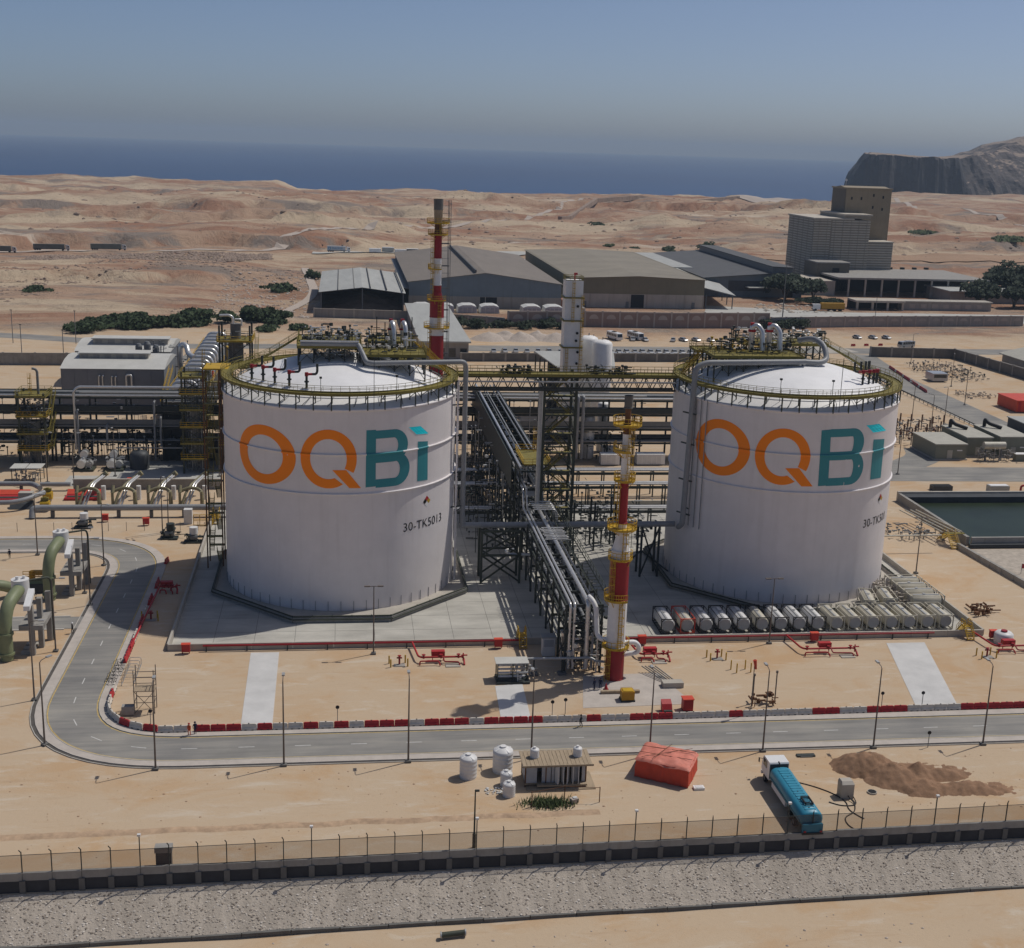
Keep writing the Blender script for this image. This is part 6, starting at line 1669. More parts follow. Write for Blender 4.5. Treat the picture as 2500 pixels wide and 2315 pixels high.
make_person('person', .4, 'cloth_orange', 'cloth_orange', 'bright_red', 'person in orange overalls standing at the kerb by the barrier gap', -19.3, -63.9, R(150))
make_person('person', .2, 'cloth_navy', 'cloth_navy', 'cloth_navy', 'person in dark blue beside the one in orange overalls', -18.6, -63.5, R(200))
make_person('person', 1.0, 'cloth_black', 'cloth_black', 'cloth_black', 'person in black walking along the far kerb below the flare', 31.8, -64.4, R(70))
make_person('person', .5, 'cloth_black', 'cloth_black', 'white_paint', 'person in black with a white helmet at the side road corner', -41.0, -27.0, R(-60))
make_person('person', .3, 'cloth_navy', 'cloth_black', 'cloth_black', 'person in dark clothes on the far road at the picture edge', -59.2, 10.4, R(30))
make_person('person', .2, 'cloth_navy', 'cloth_navy', 'cloth_navy', 'person in navy overalls at the foot of the flare, left one', 35.9, -52.6, R(40))
make_person('person', .3, 'cloth_navy', 'cloth_navy', 'cloth_navy', 'person in navy overalls at the foot of the flare, right one', 36.8, -52.4, R(-30))
o = make_person('person', .3, 'cloth_orange', 'cloth_orange', 'white_paint', 'person in orange overalls on the platform beside the tall yellow tower', -28.6, 71.6, R(200)); o.location.z = 22.4

# ================================================================== foreground yard
def water_tank(x, y, r, h, label, z0=0.0, band=True):
    t = thing('water_tank', label, 'water tank', (x, y, z0), 'white plastic water tanks')
    b = MB(); prof = [(r, z0)]
    n = 5
    for i in range(n): z = z0 + h * (i + .5) / n; prof += [(r, z - .05), (r * 1.02, z), (r, z + .05)]
    prof += [(r, z0 + h), (r * .92, z0 + h + .1), (r * .35, z0 + h + r * .35), (.01, z0 + h + r * .38)]
    b.lathe(prof, (x, y, 0), 22); b.build('body', 'plastic_white', t)
    b = MB(); b.cyl((x, y, z0 + h + r * .3), (x, y, z0 + h + r * .3 + .22), r * .32, n=12); b.build('lid', 'plastic_white', t)
    if band:
        b = MB()
        for a in (30, 120, 210, 300): b.bar((x + r * .95 * math.cos(R(a)), y + r * .95 * math.sin(R(a)), z0 + h + .1), (x + r * .2 * math.cos(R(a)), y + r * .2 * math.sin(R(a)), z0 + h + r * .34), .16, .12)
        b.build('roof_rib', 'white_paint', t)
    return t
water_tank(15.5, -77.2, 1.06, 2.55, 'large white water tank standing alone left of the others'); water_tank(19.9, -75.9, 1.25, 2.75, 'widest white water tank beside the panelled cabin'); water_tank(19.9, -79.6, .74, 1.55, 'small white water tank in front of the widest one'); water_tank(19.9, -82.2, .76, 1.5, 'small white water tank nearest the fence')
t = thing('panel_cabin', 'panelled site cabin with plank roof and open grey doors in the foreground yard', 'cabin', (26, -79, 0))
MB().box(22.2, 30.6, -81.4, -77.0, .0, .12).build('ground_slab', 'timber', t); MB().box(22.0, 29.6, -80.4, -77.2, .35, .5).build('floor', 'timber', t)
for x in (22.1, 24.6, 27.1, 29.5):
    for y in (-80.3, -77.3): hbeam(t, (x, y, 0), (x, y, 2.95), .14, 'rust', 'post')
MB().box(22.1, 29.5, -77.4, -77.3, .5, 2.9).build('back_wall', 'panel_grey', t); MB().box(22.1, 22.2, -80.2, -77.4, .5, 2.9).build('side_wall', 'panel_grey', t); MB().box(29.4, 29.5, -80.2, -77.4, .5, 2.9).build('side_wall', 'panel_grey', t)
for x0, x1 in ((22.2, 23.5), (24.1, 25.2), (25.3, 25.6), (29.0, 29.4), (28.0, 28.6)): MB().box(x0, x1, -80.36, -80.28, .55, 2.8).build('wall_panel', 'panel_grey', t)
for x, a in ((26.2, 70), (26.6, 100), (27.3, 65), (27.8, 95), (28.6, 75), (25.8, 110)): b = MB(); b.cbox((x, -80.5, 1.7), (.95, .06, 2.3), R(a)); b.build('door_panel', 'plastic_white', t)
MB().box(23.5, 29.6, -81.0, -80.4, .3, .5).build('step', 'timber', t)
for i in range(17): MB().box(21.7 + .5 * i, 22.16 + .5 * i, -80.9, -76.9, 2.95 + .012 * (i % 3), 3.07 + .012 * (i % 2)).build('roof_plank', 'timber', t)
MB().box(21.6, 30.3, -80.98, -80.9, 2.86, 3.1).build('fascia', 'timber', t)
water_tank(23.4, -78.6, .55, .95, 'left small water tank standing on the cabin roof', 3.1, False); water_tank(28.7, -78.6, .55, .95, 'right small water tank standing on the cabin roof', 3.1, False)
# tarpaulin stack
t = thing('tarpaulin_stack', 'stack of goods wrapped in a bright red tarpaulin on the sand', 'tarpaulin', (40, -78.2, 0))
def tarp_pt(u, v, w):
    a = Vector((36.1, -78.5)); e1 = Vector((5.7, -3.4)); e2 = Vector((2.3, 4.4)); p = a + e1 * u + e2 * v
    return Vector((p.x, p.y, w))
b = MB(); n = 22
def side(p0, p1):
    vs = []
    for j in range(9):
        for i in range(n + 1):
            u = p0[0] + (p1[0] - p0[0]) * i / n; v = p0[1] + (p1[1] - p0[1]) * i / n; p = tarp_pt(u, v, 0)
            k = .16 * (mnoise.noise((p.x * 1.3, p.y * 1.3, j * .35)) + .4 * math.sin(i * 2.4 + j * .2)); c = tarp_pt(.5, .5, 0); d = Vector((p.x - c.x, p.y - c.y, 0)).normalized()
            z = 2.35 * j / 8 + (.1 * math.sin(i * 1.1) if j == 0 else 0) + .12 * mnoise.noise((p.x, p.y, 3)) * j / 8
            vs.append(tuple(p + d * (k * .45 + .14 * (1 - j / 8)) + Vector((0, 0, max(z, .02)))))
    b.add(vs, [(j * (n + 1) + i, j * (n + 1) + i + 1, (j + 1) * (n + 1) + i + 1, (j + 1) * (n + 1) + i) for j in range(8) for i in range(n)])
for q in (((0, 0), (1, 0)), ((1, 0), (1, 1)), ((1, 1), (0, 1)), ((0, 1), (0, 0))): side(*q)
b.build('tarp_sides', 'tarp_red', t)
b = MB(); vs = []
for j in range(n + 1):
    for i in range(n + 1):
        u, v = -.03 + 1.06 * i / n, -.03 + 1.06 * j / n; p = tarp_pt(u, v, 0); e = min(u, v, 1 - u, 1 - v)
        vs.append((p.x, p.y, 2.42 + .3 * min(max(e, 0) * 4, 1) ** .5 + .2 * mnoise.noise((p.x * .8, p.y * .8, 1)) + .07 * mnoise.noise((p.x * 3, p.y * 3, 5)) - (.22 if e < 0 else 0)))
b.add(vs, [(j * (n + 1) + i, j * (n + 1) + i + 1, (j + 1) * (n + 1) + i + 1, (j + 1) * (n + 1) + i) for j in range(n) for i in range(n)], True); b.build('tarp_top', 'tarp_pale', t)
for u0, v0, u1, v1 in ((0, .25, 1, .4), (0, .6, 1, .8), (.3, 0, .5, 1), (.1, 0, .9, 1)):
    b = MB(); b.tube([tuple(tarp_pt(u0 + (u1 - u0) * k / 8, v0 + (v1 - v0) * k / 8, 2.83 + .12 * mnoise.noise((k, u0 * 9, 2)))) for k in range(9)], .035, 5); b.build('rope', 'rust', t)
t = thing('white_slab', 'small white slab lying at the foot of the red tarpaulin', 'slab', (43.2, -82.2, 0)); MB().box(42.5, 43.8, -82.6, -81.8, 0, .3).build('slab', 'white_paint', t); MB().box(42.7, 43.6, -82.5, -81.9, .3, .34).build('cap', 'plastic_white', t)

# tanker lorry
t = thing('water_tanker', 'blue water tanker lorry with white cab parked against the fence', 'lorry', (53.0, -86.6, 0)); X = 53.0
b = MB(); n = 22; prof = []
vs = []
for y, k in ((-94.0, .2), (-93.95, .8), (-93.8, 1), (-83.0, 1), (-82.85, .9), (-82.8, .2)):
    for i in range(n):
        a = 2 * math.pi * i / n; cx_, sz = math.cos(a), math.sin(a)
        vs.append((X + 1.3 * k * math.copysign(abs(cx_) ** .72, cx_), y, 2.05 + .92 * k * math.copysign(abs(sz) ** .72, sz)))
b.add(vs, [(j * n + i, (j + 1) * n + i, (j + 1) * n + (i + 1) % n, j * n + (i + 1) % n) for j in range(5) for i in range(n)] + [tuple(range(n)), tuple(range(6 * n - 1, 5 * n - 1, -1))], True)
b.build('water_barrel', 'truck_blue', t)
for i in range(16): MB().box(X - .62, X + .62, -93.3 + .62 * i, -92.95 + .62 * i, 2.93, 3.0).build('tread_plate', 'truck_blue', t)
b = MB(); b.cyl((X + .1, -91.6, 2.9), (X + .1, -91.6, 3.2), .36, n=14); b.build('manhole', 'truck_blue_dark', t); b = MB(); railing(b, [(X - .3, -92.4, 2.95), (X + .6, -92.4, 2.95), (X + .6, -90.8, 2.95), (X - .3, -90.8, 2.95), (X - .3, -92.4, 2.95)], .35, .9, .05, False); b.build('manhole_rail', 'frame_black', t)
for x in (-1.25, 1.25): MB().box(X + x - .08, X + x + .08, -93.6, -83.2, 1.55, 1.8).build('side_rail', 'truck_blue_dark', t)
MB().box(X - .5, X + .5, -94.1, -79.6, .75, 1.1).build('chassis', 'frame_black', t); MB().box(X - 1.2, X + 1.2, -94.4, -94.0, .6, 1.7).build('rear_panel', 'truck_blue_dark', t); MB().box(X - 1.25, X + 1.25, -94.55, -94.4, .5, .72).build('bumper', 'frame_black', t)
for dx in (-.95, .95): MB().box(X + dx - .14, X + dx + .14, -94.58, -94.54, .8, 1.0).build('tail_light', 'red_paint', t)
b = MB(); b.xprism([(-82.4, .95), (-79.8, .95), (-79.55, 1.3), (-79.6, 2.0), (-80.05, 3.1), (-80.4, 3.25), (-82.3, 3.25), (-82.4, 3.1)], X - 1.22, X + 1.22); cb = b.build('cab', 'car_white', t)
b = MB(); b.xprism([(-79.62, 2.05), (-79.57, 2.05), (-80.02, 3.02), (-80.07, 3.02)], X - 1.08, X + 1.08); b.build('windscreen', 'glass_dark', cb)
for s in (-1, 1):
    MB().box(X + s * 1.24 - .02, X + s * 1.24 + .02, -81.5, -80.2, 2.1, 2.95).build('side_window', 'glass_dark', cb); MB().box(X + s * 1.23 - .02, X + s * 1.23 + .02, -81.7, -80.0, 1.0, 2.02).build('door', 'white_paint', cb)
    b = MB(); b.bar((X + s * 1.2, -79.9, 2.6), (X + s * 1.6, -79.7, 2.6), .05); b.cbox((X + s * 1.62, -79.68, 2.35), (.1, .25, .55)); b.build('mirror', 'frame_black', t)
MB().box(X - 1.15, X + 1.15, -82.44, -82.4, 1.2, 3.05).build('cab_rear', 'container_dark', cb); MB().box(X - 1.22, X + 1.22, -79.75, -79.45, .5, .95).build('front_bumper', 'white_paint', t)
for y in (-80.9, -90.0, -91.5):
    for s in (-1, 1):
        b = MB(); b.cyl((X + s * .85, y, .52), (X + s * 1.22, y, .52), .52, n=20); w = b.build('wheel', 'tyre', t)
        b = MB(); b.cyl((X + s * 1.2, y, .52), (X + s * 1.235, y, .52), .27, n=14); b.build('rim', 'steel_mid', w)
MB().box(X - 1.2, X - .9, -88.4, -83.5, .7, 1.35).build('side_locker', 'white_paint', t); MB().box(X + .9, X + 1.2, -88.4, -84.5, .7, 1.3).build('fuel_tank', 'galv', t)
b = MB()
for y in (-85.5, -89, -92.8): b.cyl((X - .02, y, 2.9), (X - .02, y, 3.0), .1, n=8)
b.tube([(X - .2, -83.0, 2.9), (X - .2, -82.9, 3.4), (X - .2, -82.6, 3.5)], .09, 6); b.build('fittings', 'frame_black', t)
# water pit block, hoses, hatch
t = thing('kiosk_block', 'upright grey concrete kiosk with sloping top behind the tanker', 'kiosk', (60.5, -85.2, 0)); b = MB(); b.prism([(59.75, -85.9), (61.3, -85.9), (61.3, -84.5), (59.75, -84.5)], 0, 1.85); b.build('body', 'concrete', t); b = MB(); b.add([(59.75, -85.9, 1.85), (61.3, -85.9, 1.85), (61.3, -84.5, 1.85), (59.75, -84.5, 1.85), (59.85, -85.5, 2.15), (61.2, -85.5, 2.15), (61.2, -84.6, 2.15), (59.85, -84.6, 2.15)], [(0, 1, 5, 4), (1, 2, 6, 5), (2, 3, 7, 6), (3, 0, 4, 7), (4, 5, 6, 7)]); b.build('cap', 'concrete', t)
for k, pts in enumerate(([(55.5, -81.2, .06), (57.5, -82.6, .06), (59.2, -84.4, .06), (60.2, -86.6, .06), (59.6, -88.6, .06), (60.6, -90.6, .06)], [(60.6, -85.9, .4), (61.0, -87.2, .06), (60.2, -89.2, .06), (58.4, -90.2, .06), (58.2, -92.4, .06), (59.6, -94.0, .06)], [(61.3, -85.6, .3), (61.2, -87.6, .06), (59.2, -87.6, .06), (58.0, -86.6, .06)])):
    t = thing('hose', ['dark hose from the tanker cab to the kiosk', 'dark hose looping from the kiosk to the fence', 'dark hose coiled in front of the kiosk'][k], 'hose', (pts[0][0], pts[0][1], 0)); b = MB(); b.tube(pts, .07, 6, 1.0); b.build('run', 'hose', t); b = MB(); b.cyl(pts[-1], (pts[-1][0] + .15, pts[-1][1], pts[-1][2]), .1, n=8); b.build('coupling', 'steel_mid', t)
t = thing('pit_hatch', 'dark round pit hatch on the sand beside the heap', 'hatch', (64.2, -84.6, 0)); b = MB(); b.cyl((64.2, -84.6, 0), (64.2, -84.6, .18), .6, n=16); b.build('ring', 'concrete', t); b = MB(); b.cyl((64.2, -84.6, .18), (64.2, -84.6, .2), .5, n=16); b.build('cover', 'dark_inside', t)
t = thing('steel_plate', 'flat dark plate lying beside the road behind the tanker', 'plate', (59.5, -74.6, 0)); MB().box(58.2, 60.6, -74.9, -74.2, .04, .2).build('plate', 'steel_dark', t); MB().box(58.6, 60.2, -75.0, -74.9, .04, .14).build('rib', 'steel_mid', t)


def heap(name, label, m, bumps, res=.35, cat='heap', rough=.22):
    xs_ = [b_[0] for b_ in bumps]; ys_ = [b_[1] for b_ in bumps]; mr = max(max(b_[2], b_[3]) for b_ in bumps) * 2.1
    X0, X1, Y0, Y1 = min(xs_) - mr, max(xs_) + mr, min(ys_) - mr, max(ys_) + mr
    nx, ny = int((X1 - X0) / res), int((Y1 - Y0) / res)
    gx, gy = np.meshgrid(np.linspace(X0, X1, nx), np.linspace(Y0, Y1, ny)); z = np.zeros_like(gx)
    for cx, cy, rx, ry, h in bumps:
        d = np.sqrt(((gx - cx) / rx) ** 2 + ((gy - cy) / ry) ** 2); z = np.maximum(z, h * np.clip(1.0 - d / 1.9, 0, 1) ** 1.0) if h > 0 else z
    z = z * (1 + .35 * fbm(gx * .5, gy * .5)) + rough * fbm(gx * 1.5, gy * 1.5) * (z > .05) - .12
    z = z + hgt(gx, gy)
    zz = z - hgt(gx, gy)
    id_ = np.arange(nx * ny).reshape(ny, nx); q = np.stack([id_[:-1, :-1], id_[:-1, 1:], id_[1:, 1:], id_[1:, :-1]], -1).reshape(-1, 4)
    keep = (zz.reshape(-1)[q] > -.119).any(1); q = q[keep]
    u, inv = np.unique(q, return_inverse=True)
    me = bpy.data.meshes.new(name); me.from_pydata(np.stack([gx, gy, z], -1).reshape(-1, 3)[u].tolist(), [], inv.reshape(-1, 4).tolist()); me.materials.append(MAT[m])
    me.polygons.foreach_set('use_smooth', np.ones(len(q), bool))
    o = bpy.data.objects.new(name, me); col.objects.link(o); return tag(o, label, cat)
heap('sand_heap', 'brown sand heap with a dug-out side at the right of the foreground yard', 'sand_dark', [(66.0, -78.0, 2.5, 1.9, 2.6), (68.4, -81.2, 2.3, 1.8, 2.2), (71.6, -81.0, 1.4, 1.3, 2.0), (71.0, -84.0, 2.0, 1.4, 1.4), (74.5, -81.0, 2.4, 1.0, 1.3), (76.4, -84.4, 2.8, 1.1, 1.2), (79.6, -84.6, 2.2, 1.2, .5), (70.6, -78.6, 3.2, 1.0, .45), (75.6, -79.8, 2.6, 1.0, .4)], .22, rough=.3)
t = rocks('debris', 'bag_white', 40, lambda r: (r.uniform(17.2, 19.4), r.uniform(-81.8, -80.4), .1), .08, .22, 8); tag(t, 'scattered pale rubbish beside the small water tanks', 'rubbish', kind='stuff')

# weeds by the cabin
b = MB(); rd = random.Random(4)
for _ in range(900):
    x, y = rd.gauss(24.3, 1.4), rd.gauss(-84.6, .6)
    a = rd.random() * 6.28; h = rd.uniform(.25, .8); w = .07; dx, dy = math.cos(a), math.sin(a)
    b.add([(x - dy * w, y + dx * w, 0), (x + dy * w, y - dx * w, 0), (x + dx * h * .7, y + dy * h * .7, h)], [(0, 1, 2)])
tag(b.build('weeds', 'foliage_dry', None, 'stuff'), 'patch of green weeds in front of the panelled cabin', 'weeds')
t = thing('washing_frame', 'rusty pole frame standing over the weeds', 'frame', (26, -83.5, 0))
for x, y in ((22.2, -85.2), (26.3, -84.0), (30.4, -84.6)): b = MB(); b.cyl((x, y, 0), (x, y, 2.0), .06, n=6); b.build('pole', 'rust', t)
b = MB(); b.bar((22.2, -85.2, 1.9), (26.3, -84.0, 1.9), .05); b.bar((26.3, -84, 1.9), (30.4, -84.6, 1.9), .05); b.build('cross_bar', 'rust', t)
t = thing('stone_sink', 'pale broken block lying among the weeds', 'block', (27.4, -84.4, 0)); b = MB(); b.cbox((27.4, -84.4, .3), (.9, .7, .5), .4); b.build('block', 'rubble_pale', t); b = MB(); b.cbox((27.5, -84.3, .58), (.5, .4, .1), .2); b.build('top', 'bag_white', t)

# ================================================================== the front fence
FN = thing('boundary_fence', 'chain-link fence with steel posts on a concrete wall along the foreground', 'fence', (20, -95.3, 0))
yf = lambda x: -95.45 + SKEW * x
x0 = -62.0; i = 0
while x0 < 118:
    x1 = x0 + 2.95; step = .12 * (int((x0 + 62) / 23.6) % 2)
    ym = yf((x0 + x1) / 2); MB().box(x0 + .02, x1 - .02, ym - .16, ym + .14, -.15, .62 + step * .9).build('wall_panel', 'concrete_grey', FN)
    tall = i % 6 == 2
    b = MB(); b.bar((x0, yf(x0), -.1), (x0, yf(x0), 3.1 + (1.3 if tall else 0)), .1)
    if not tall: b.bar((x0, yf(x0), 3.05), (x0 - .12, yf(x0) - .35, 3.5), .08)
    p = b.build('post', 'steel_dark', FN)
    if tall: b = MB(); b.cbox((x0, yf(x0) - .1, 4.45), (.34, .3, .22)); b.build('light', 'plastic_white', p)
    b = MB(); b.add([(x0, yf(x0), .62), (x1, yf(x1), .62), (x1, yf(x1), 2.75), (x0, yf(x0), 2.75)], [(0, 1, 2, 3)]); b.build('mesh_panel', 'chain_link', FN)
    b = MB()
    for z in (.66, 2.75): b.bar((x0, yf(x0), z), (x1, yf(x1), z), .045)
    b.build('wire_rail', 'steel_dark', FN)
    MB().box(x0 - .3, x0 + .3, yf(x0) - .34, yf(x0) - .12, -1.5, -.1).build('pilaster', 'concrete_dark', FN)  # dark tone carries the shade below the panels
    MB().box(x0, x1, yf(x0) - .13, yf(x0) + .1, -1.6, -.15).build('footing_wall', 'footing_shade', FN)  # near-black colour stands for the shade beneath the wall panels
    x0 = x1; i += 1
t = thing('meter_box', 'dark meter box standing against the inside of the fence', 'box', (-18.4, -95.2, 0)); MB().box(-19.2, -17.6, -95.4, -94.6, .0, 1.9).build('body', 'container_dark', t); MB().box(-19.3, -17.5, -95.5, -94.5, 1.9, 2.5).build('top', 'concrete_grey', t)
t = thing('yard_pole', 'tall bare pole standing inside the fence left of the cabin', 'pole', (14.6, -93.6, 0)); b = MB(); b.cyl((14.6, -93.6, 0), (14.6, -93.6, 7.0), .12, .07, n=8); b.cyl((14.6, -93.6, 0), (14.6, -93.6, 1.7), .2, n=8); b.build('pole', 'steel_green', t); b = MB(); b.cbox((14.8, -93.6, 6.9), (.5, .2, .2)); b.build('fitting', 'steel_dark', t)
t = thing('pipe_drum', 'short green pipe drum lying at the toe of the slope', 'drum', (11.5, -103.5, -4.4)); b = MB(); b.cyl((10.3, -103.4, -4.1), (12.9, -103.1, -4.1), .28, n=12); b.build('drum', 'steel_green', t); b = MB(); b.cyl((10.25, -103.4, -4.1), (10.4, -103.4, -4.1), .36, n=12); b.cyl((12.8, -103.1, -4.1), (12.95, -103.1, -4.1), .36, n=12); b.build('end_ring', 'galv', t)
tag(rocks('loose_stones', 'rubble_pale', 260, lambda r: (lambda x, y: (x, y, hq(x, y) + .02))(r.uniform(-50, 90), r.uniform(-118, -102.5)), .05, .2, 15), 'loose pale stones scattered below the slope', 'stones')
tag(rocks('loose_stones', 'sand_heap', 420, lambda r: (r.uniform(-45, 110), r.uniform(-94, -73.5), .0), .04, .16, 16), 'small loose stones on the yard sand', 'stones')

# low earth ridge left by a grader across the yard
b = MB(); vs = []; n = 150
for i in range(n + 1):
    x = -52 + 82 * i / n; yc = -87.2 + .015 * x + .35 * mnoise.noise((x * .2, 0, 0)); h = .15 + .06 * mnoise.noise((x * .5, 3, 0))
    for dy, k in ((-.75, -.05), (-.3, .75), (.1, 1.0), (.6, -.05)): vs.append((x, yc + dy * (1 + .3 * mnoise.noise((x * .8, dy, 2))), h * k))
b.add(vs, [(4 * i + k, 4 * i + 4 + k, 4 * i + 5 + k, 4 * i + 1 + k) for i in range(n) for k in range(3)], True)
tag(b.build('earth_ridge', 'ridge_earth'), kind='structure')



# ================================================================== sheds behind the plant
def shed(name, label, x0, x1, y0, y1, ze, za, roof_m, wall_m, low_m=None, zl=5.0, ribs=10, cat='warehouse', open_front=False, ridge_vent=False, doors=()):
    t = thing(name, label, cat, ((x0 + x1) / 2, y0, 0), 'warehouses behind the plant'); xm = (x0 + x1) / 2; th = .35
    if not open_front:
        b = MB(); b.yprism([(x0, zl if low_m else 0), (x1, zl if low_m else 0), (x1, ze), (xm, za), (x0, ze)], y0, y0 + th); b.build('front_wall', wall_m, t)
        if low_m: MB().box(x0, x1, y0 - .06, y0 + th, 0, zl).build('front_base_wall', low_m, t)
    b = MB(); b.yprism([(x0, 0), (x1, 0), (x1, ze), (xm, za), (x0, ze)], y1 - th, y1); b.build('rear_wall', wall_m, t)
    for xa, xb in ((x0, x0 + th), (x1 - th, x1)):
        MB().box(xa, xb, y0 + th, y1 - th, zl if low_m else 0, ze).build('side_wall', wall_m, t)
        if low_m: MB().box(xa - .05, xb + .05, y0 + th, y1 - th, 0, zl).build('side_base_wall', low_m, t)
    for k, (xa, za_, xb, zb_) in enumerate(((x0 - .8, ze - .1, xm, za + .25), (xm, za + .25, x1 + .8, ze - .1))):
        n = ribs
        for i in range(n):
            ya, yb = y0 - .8 + (y1 - y0 + 1.6) * i / n, y0 - .8 + (y1 - y0 + 1.6) * (i + 1) / n
            b = MB(); b.add([(xa, ya, za_), (xb, ya, zb_), (xb, yb - .04, zb_), (xa, yb - .04, za_), (xa, ya, za_ - .2), (xb, ya, zb_ - .2), (xb, yb - .04, zb_ - .2), (xa, yb - .04, za_ - .2)], [(0, 1, 2, 3), (7, 6, 5, 4), (0, 4, 5, 1), (1, 5, 6, 2), (2, 6, 7, 3), (3, 7, 4, 0)]); b.build('roof_sheet', roof_m, t)
    if ridge_vent: MB().box(xm - .6, xm + .6, y0 + 6, y1 - 6, za + .1, za + .9).build('ridge_vent', roof_m, t)
    for xa, xb, zt in doors: MB().box(xa, xb, y0 - .12, y0 - .05, 0, zt).build('door', 'dark_inside', t)
    return t


t = shed('open_shed', 'open-fronted shed with pale ribbed roof, leftmost of the warehouses', -9.5, 27.5, 360, 452, 9.4, 11.4, 'shed_roof', 'steel_dark', open_front=True, ribs=1)
for i in range(5): MB().box(-9 + 7.2 * (i + 1) - .15, -9 + 7.2 * (i + 1) + .15, 359, 452.5, 9.9 + 1.6 * (1 - abs(i - 2) / 2.5) - .3, 10.35 + 1.6 * (1 - abs(i - 2) / 2.6)).build('roof_seam', 'concrete_dark', t)
for x in (-9.2, 9, 27.2): hbeam(t, (x, 360.2, 0), (x, 360.2, 9.3 if x != 9 else 11.2), .4, 'steel_mid', 'column')
heap('ore_heap', 'grey heap of bulk material inside the open shed', 'rock_hill', [(10, 385, 12, 12, 6.5), (20, 380, 7, 8, 4.5)], 1.2)
t = shed('warehouse', 'long blue-fronted warehouse with brown roof next to the open shed', 31, 103, 385, 548, 12.0, 16.4, 'roof_brown', 'wall_blue', 'wall_block', 5.4, 12, doors=((64.5, 72.5, 5.2),))
MB().box(62.2, 62.9, 388, 540, 16.4, 17.6).build('ridge_vent', 'roof_slate', t)
for i in range(9): MB().box(31 + 9 * i - .2, 31 + 9 * i + .2, 384.78, 384.94, 0, 5.4).build('pilaster', 'wall_block', t)
MB().box(28.2, 31, 385, 540, 8.6, 9.0).build('lean_to_roof', 'steel_mid', t); MB().box(103, 106.5, 386, 395, 0, 4.6).build('annex', 'brick_red', t)
t = shed('warehouse', 'wide olive-fronted warehouse with tan roof in the middle', 110, 176, 396, 560, 14.2, 15.2, 'roof_tan', 'wall_olive', 'wall_cream', 6.6, 8, doors=((139.5, 146, 6.4),))
for i in range(8): MB().box(110 + 9.4 * i - .15, 110 + 9.4 * i + .15, 395.72, 395.94, 0, 6.6).build('pilaster', 'wall_cream', t)
for x in (116, 137, 170): MB().box(x, x + 1.5, 395.7, 395.9, 0, 3).build('side_door', 'steel_mid', t)
MB().box(157, 190, 470, 566, 13.0, 13.5).build('rear_roof', 'shed_roof', t)
t = thing('lean_to_canopy', 'pale sloping canopy on posts beside the olive warehouse', 'canopy', (184, 400, 0), 'warehouses behind the plant'); b = MB(); b.add([(176.5, 398, 10.2), (192, 396, 6.8), (206, 500, 7.6), (178, 560, 12.4), (176.5, 398, 9.9), (192, 396, 6.5), (206, 500, 7.3), (178, 560, 12.1)], [(0, 1, 2, 3), (7, 6, 5, 4), (0, 4, 5, 1), (1, 5, 6, 2), (2, 6, 7, 3), (3, 7, 4, 0)]); b.build('roof', 'shed_roof', t)
for i, (x, y) in enumerate(((191, 397.5), (193.5, 415), (196, 432), (198.5, 450), (178, 399))): hbeam(t, (x, y, 0), (x, y, 6.7), .4, 'steel_mid', 'post')
t = thing('warehouse', 'dark slate warehouse with a raised ridge left of the silo block', 'warehouse', (222, 470, 0), 'warehouses behind the plant')
b = MB(); b.yprism([(192, 0), (246, 0), (246, 8.5), (236, 13.0), (192, 9.6)], 452, 600); b.build('hall', 'wall_blue', t); b = MB(); b.yprism([(190.5, 9.7), (236, 13.2), (236, 13.6), (190.5, 10.1)], 450, 602); b.build('roof', 'roof_slate', t); b = MB(); b.yprism([(229, 12.6), (240, 12.6), (240, 15.8), (229, 16.2)], 452, 600); b.build('ridge_house', 'steel_mid', t); b = MB(); b.yprism([(228.2, 16.2), (240.8, 15.8), (240.8, 16.2), (228.2, 16.6)], 451, 601); b.build('ridge_roof', 'roof_slate', t)
MB().box(236, 241, 451.8, 452.2, 0, 6.8).build('door', 'dark_inside', t); MB().box(214, 236, 444, 452, 5.4, 5.8).build('canopy', 'shed_roof', t)
b = MB(); b.box(205, 228, 451.7, 452, 3.2, 8.6); b.build('front_panel', 'container_dark', t)

# grain silo block: ribbed concrete body and tall plain head-house
SI = thing('silo_block', 'towering brown silo building with ribbed walls and plain head-house', 'silo', (290, 515, 0))
MB().box(272, 306, 512, 556, 0, 39).build('silo_body', 'silo_ribs', SI); MB().box(306, 322, 514, 556, 0, 26.2).build('silo_wing', 'silo_ribs', SI)
for i in range(26):
    z = 1.5 + 1.45 * i
    MB().box(283, 306.06, 511.7, 512.0, z, z + .62).build('rib_band', 'silo_rib_light', SI)
    if z < 25: MB().box(306, 322.06, 513.7, 514.0, z, z + .62).build('rib_band', 'silo_rib_light', SI)
    MB().box(271.94, 282, 511.7, 512.0, z + .4, z + .95).build('rib_band', 'silo_rib_light', SI)
for i in range(7): MB().box(275 + 4.8 * i, 275.25 + 4.8 * i, 511.62, 511.7, 0, 39).build('pier', 'silo_ribs', SI)
for i in range(5):
    for k in range(26): MB().box(271.7, 272, 513.4 + 8.6 * i, 520.2 + 8.6 * i, 1.5 + 1.45 * k, 2.1 + 1.45 * k).build('rib_band', 'silo_rib_light', SI)
MB().box(271.5, 296, 511.4, 557, 39, 39.8).build('parapet', 'silo_rib_light', SI); MB().box(290, 307, 511.4, 553, 41.5, 42.3).build('parapet', 'silo_rib_light', SI); MB().box(290, 306, 512, 552, 39.8, 41.5).build('upper_storey', 'silo_ribs', SI)
MB().box(306, 322.4, 513.4, 556, 26.2, 26.8).build('parapet', 'silo_rib_light', SI)
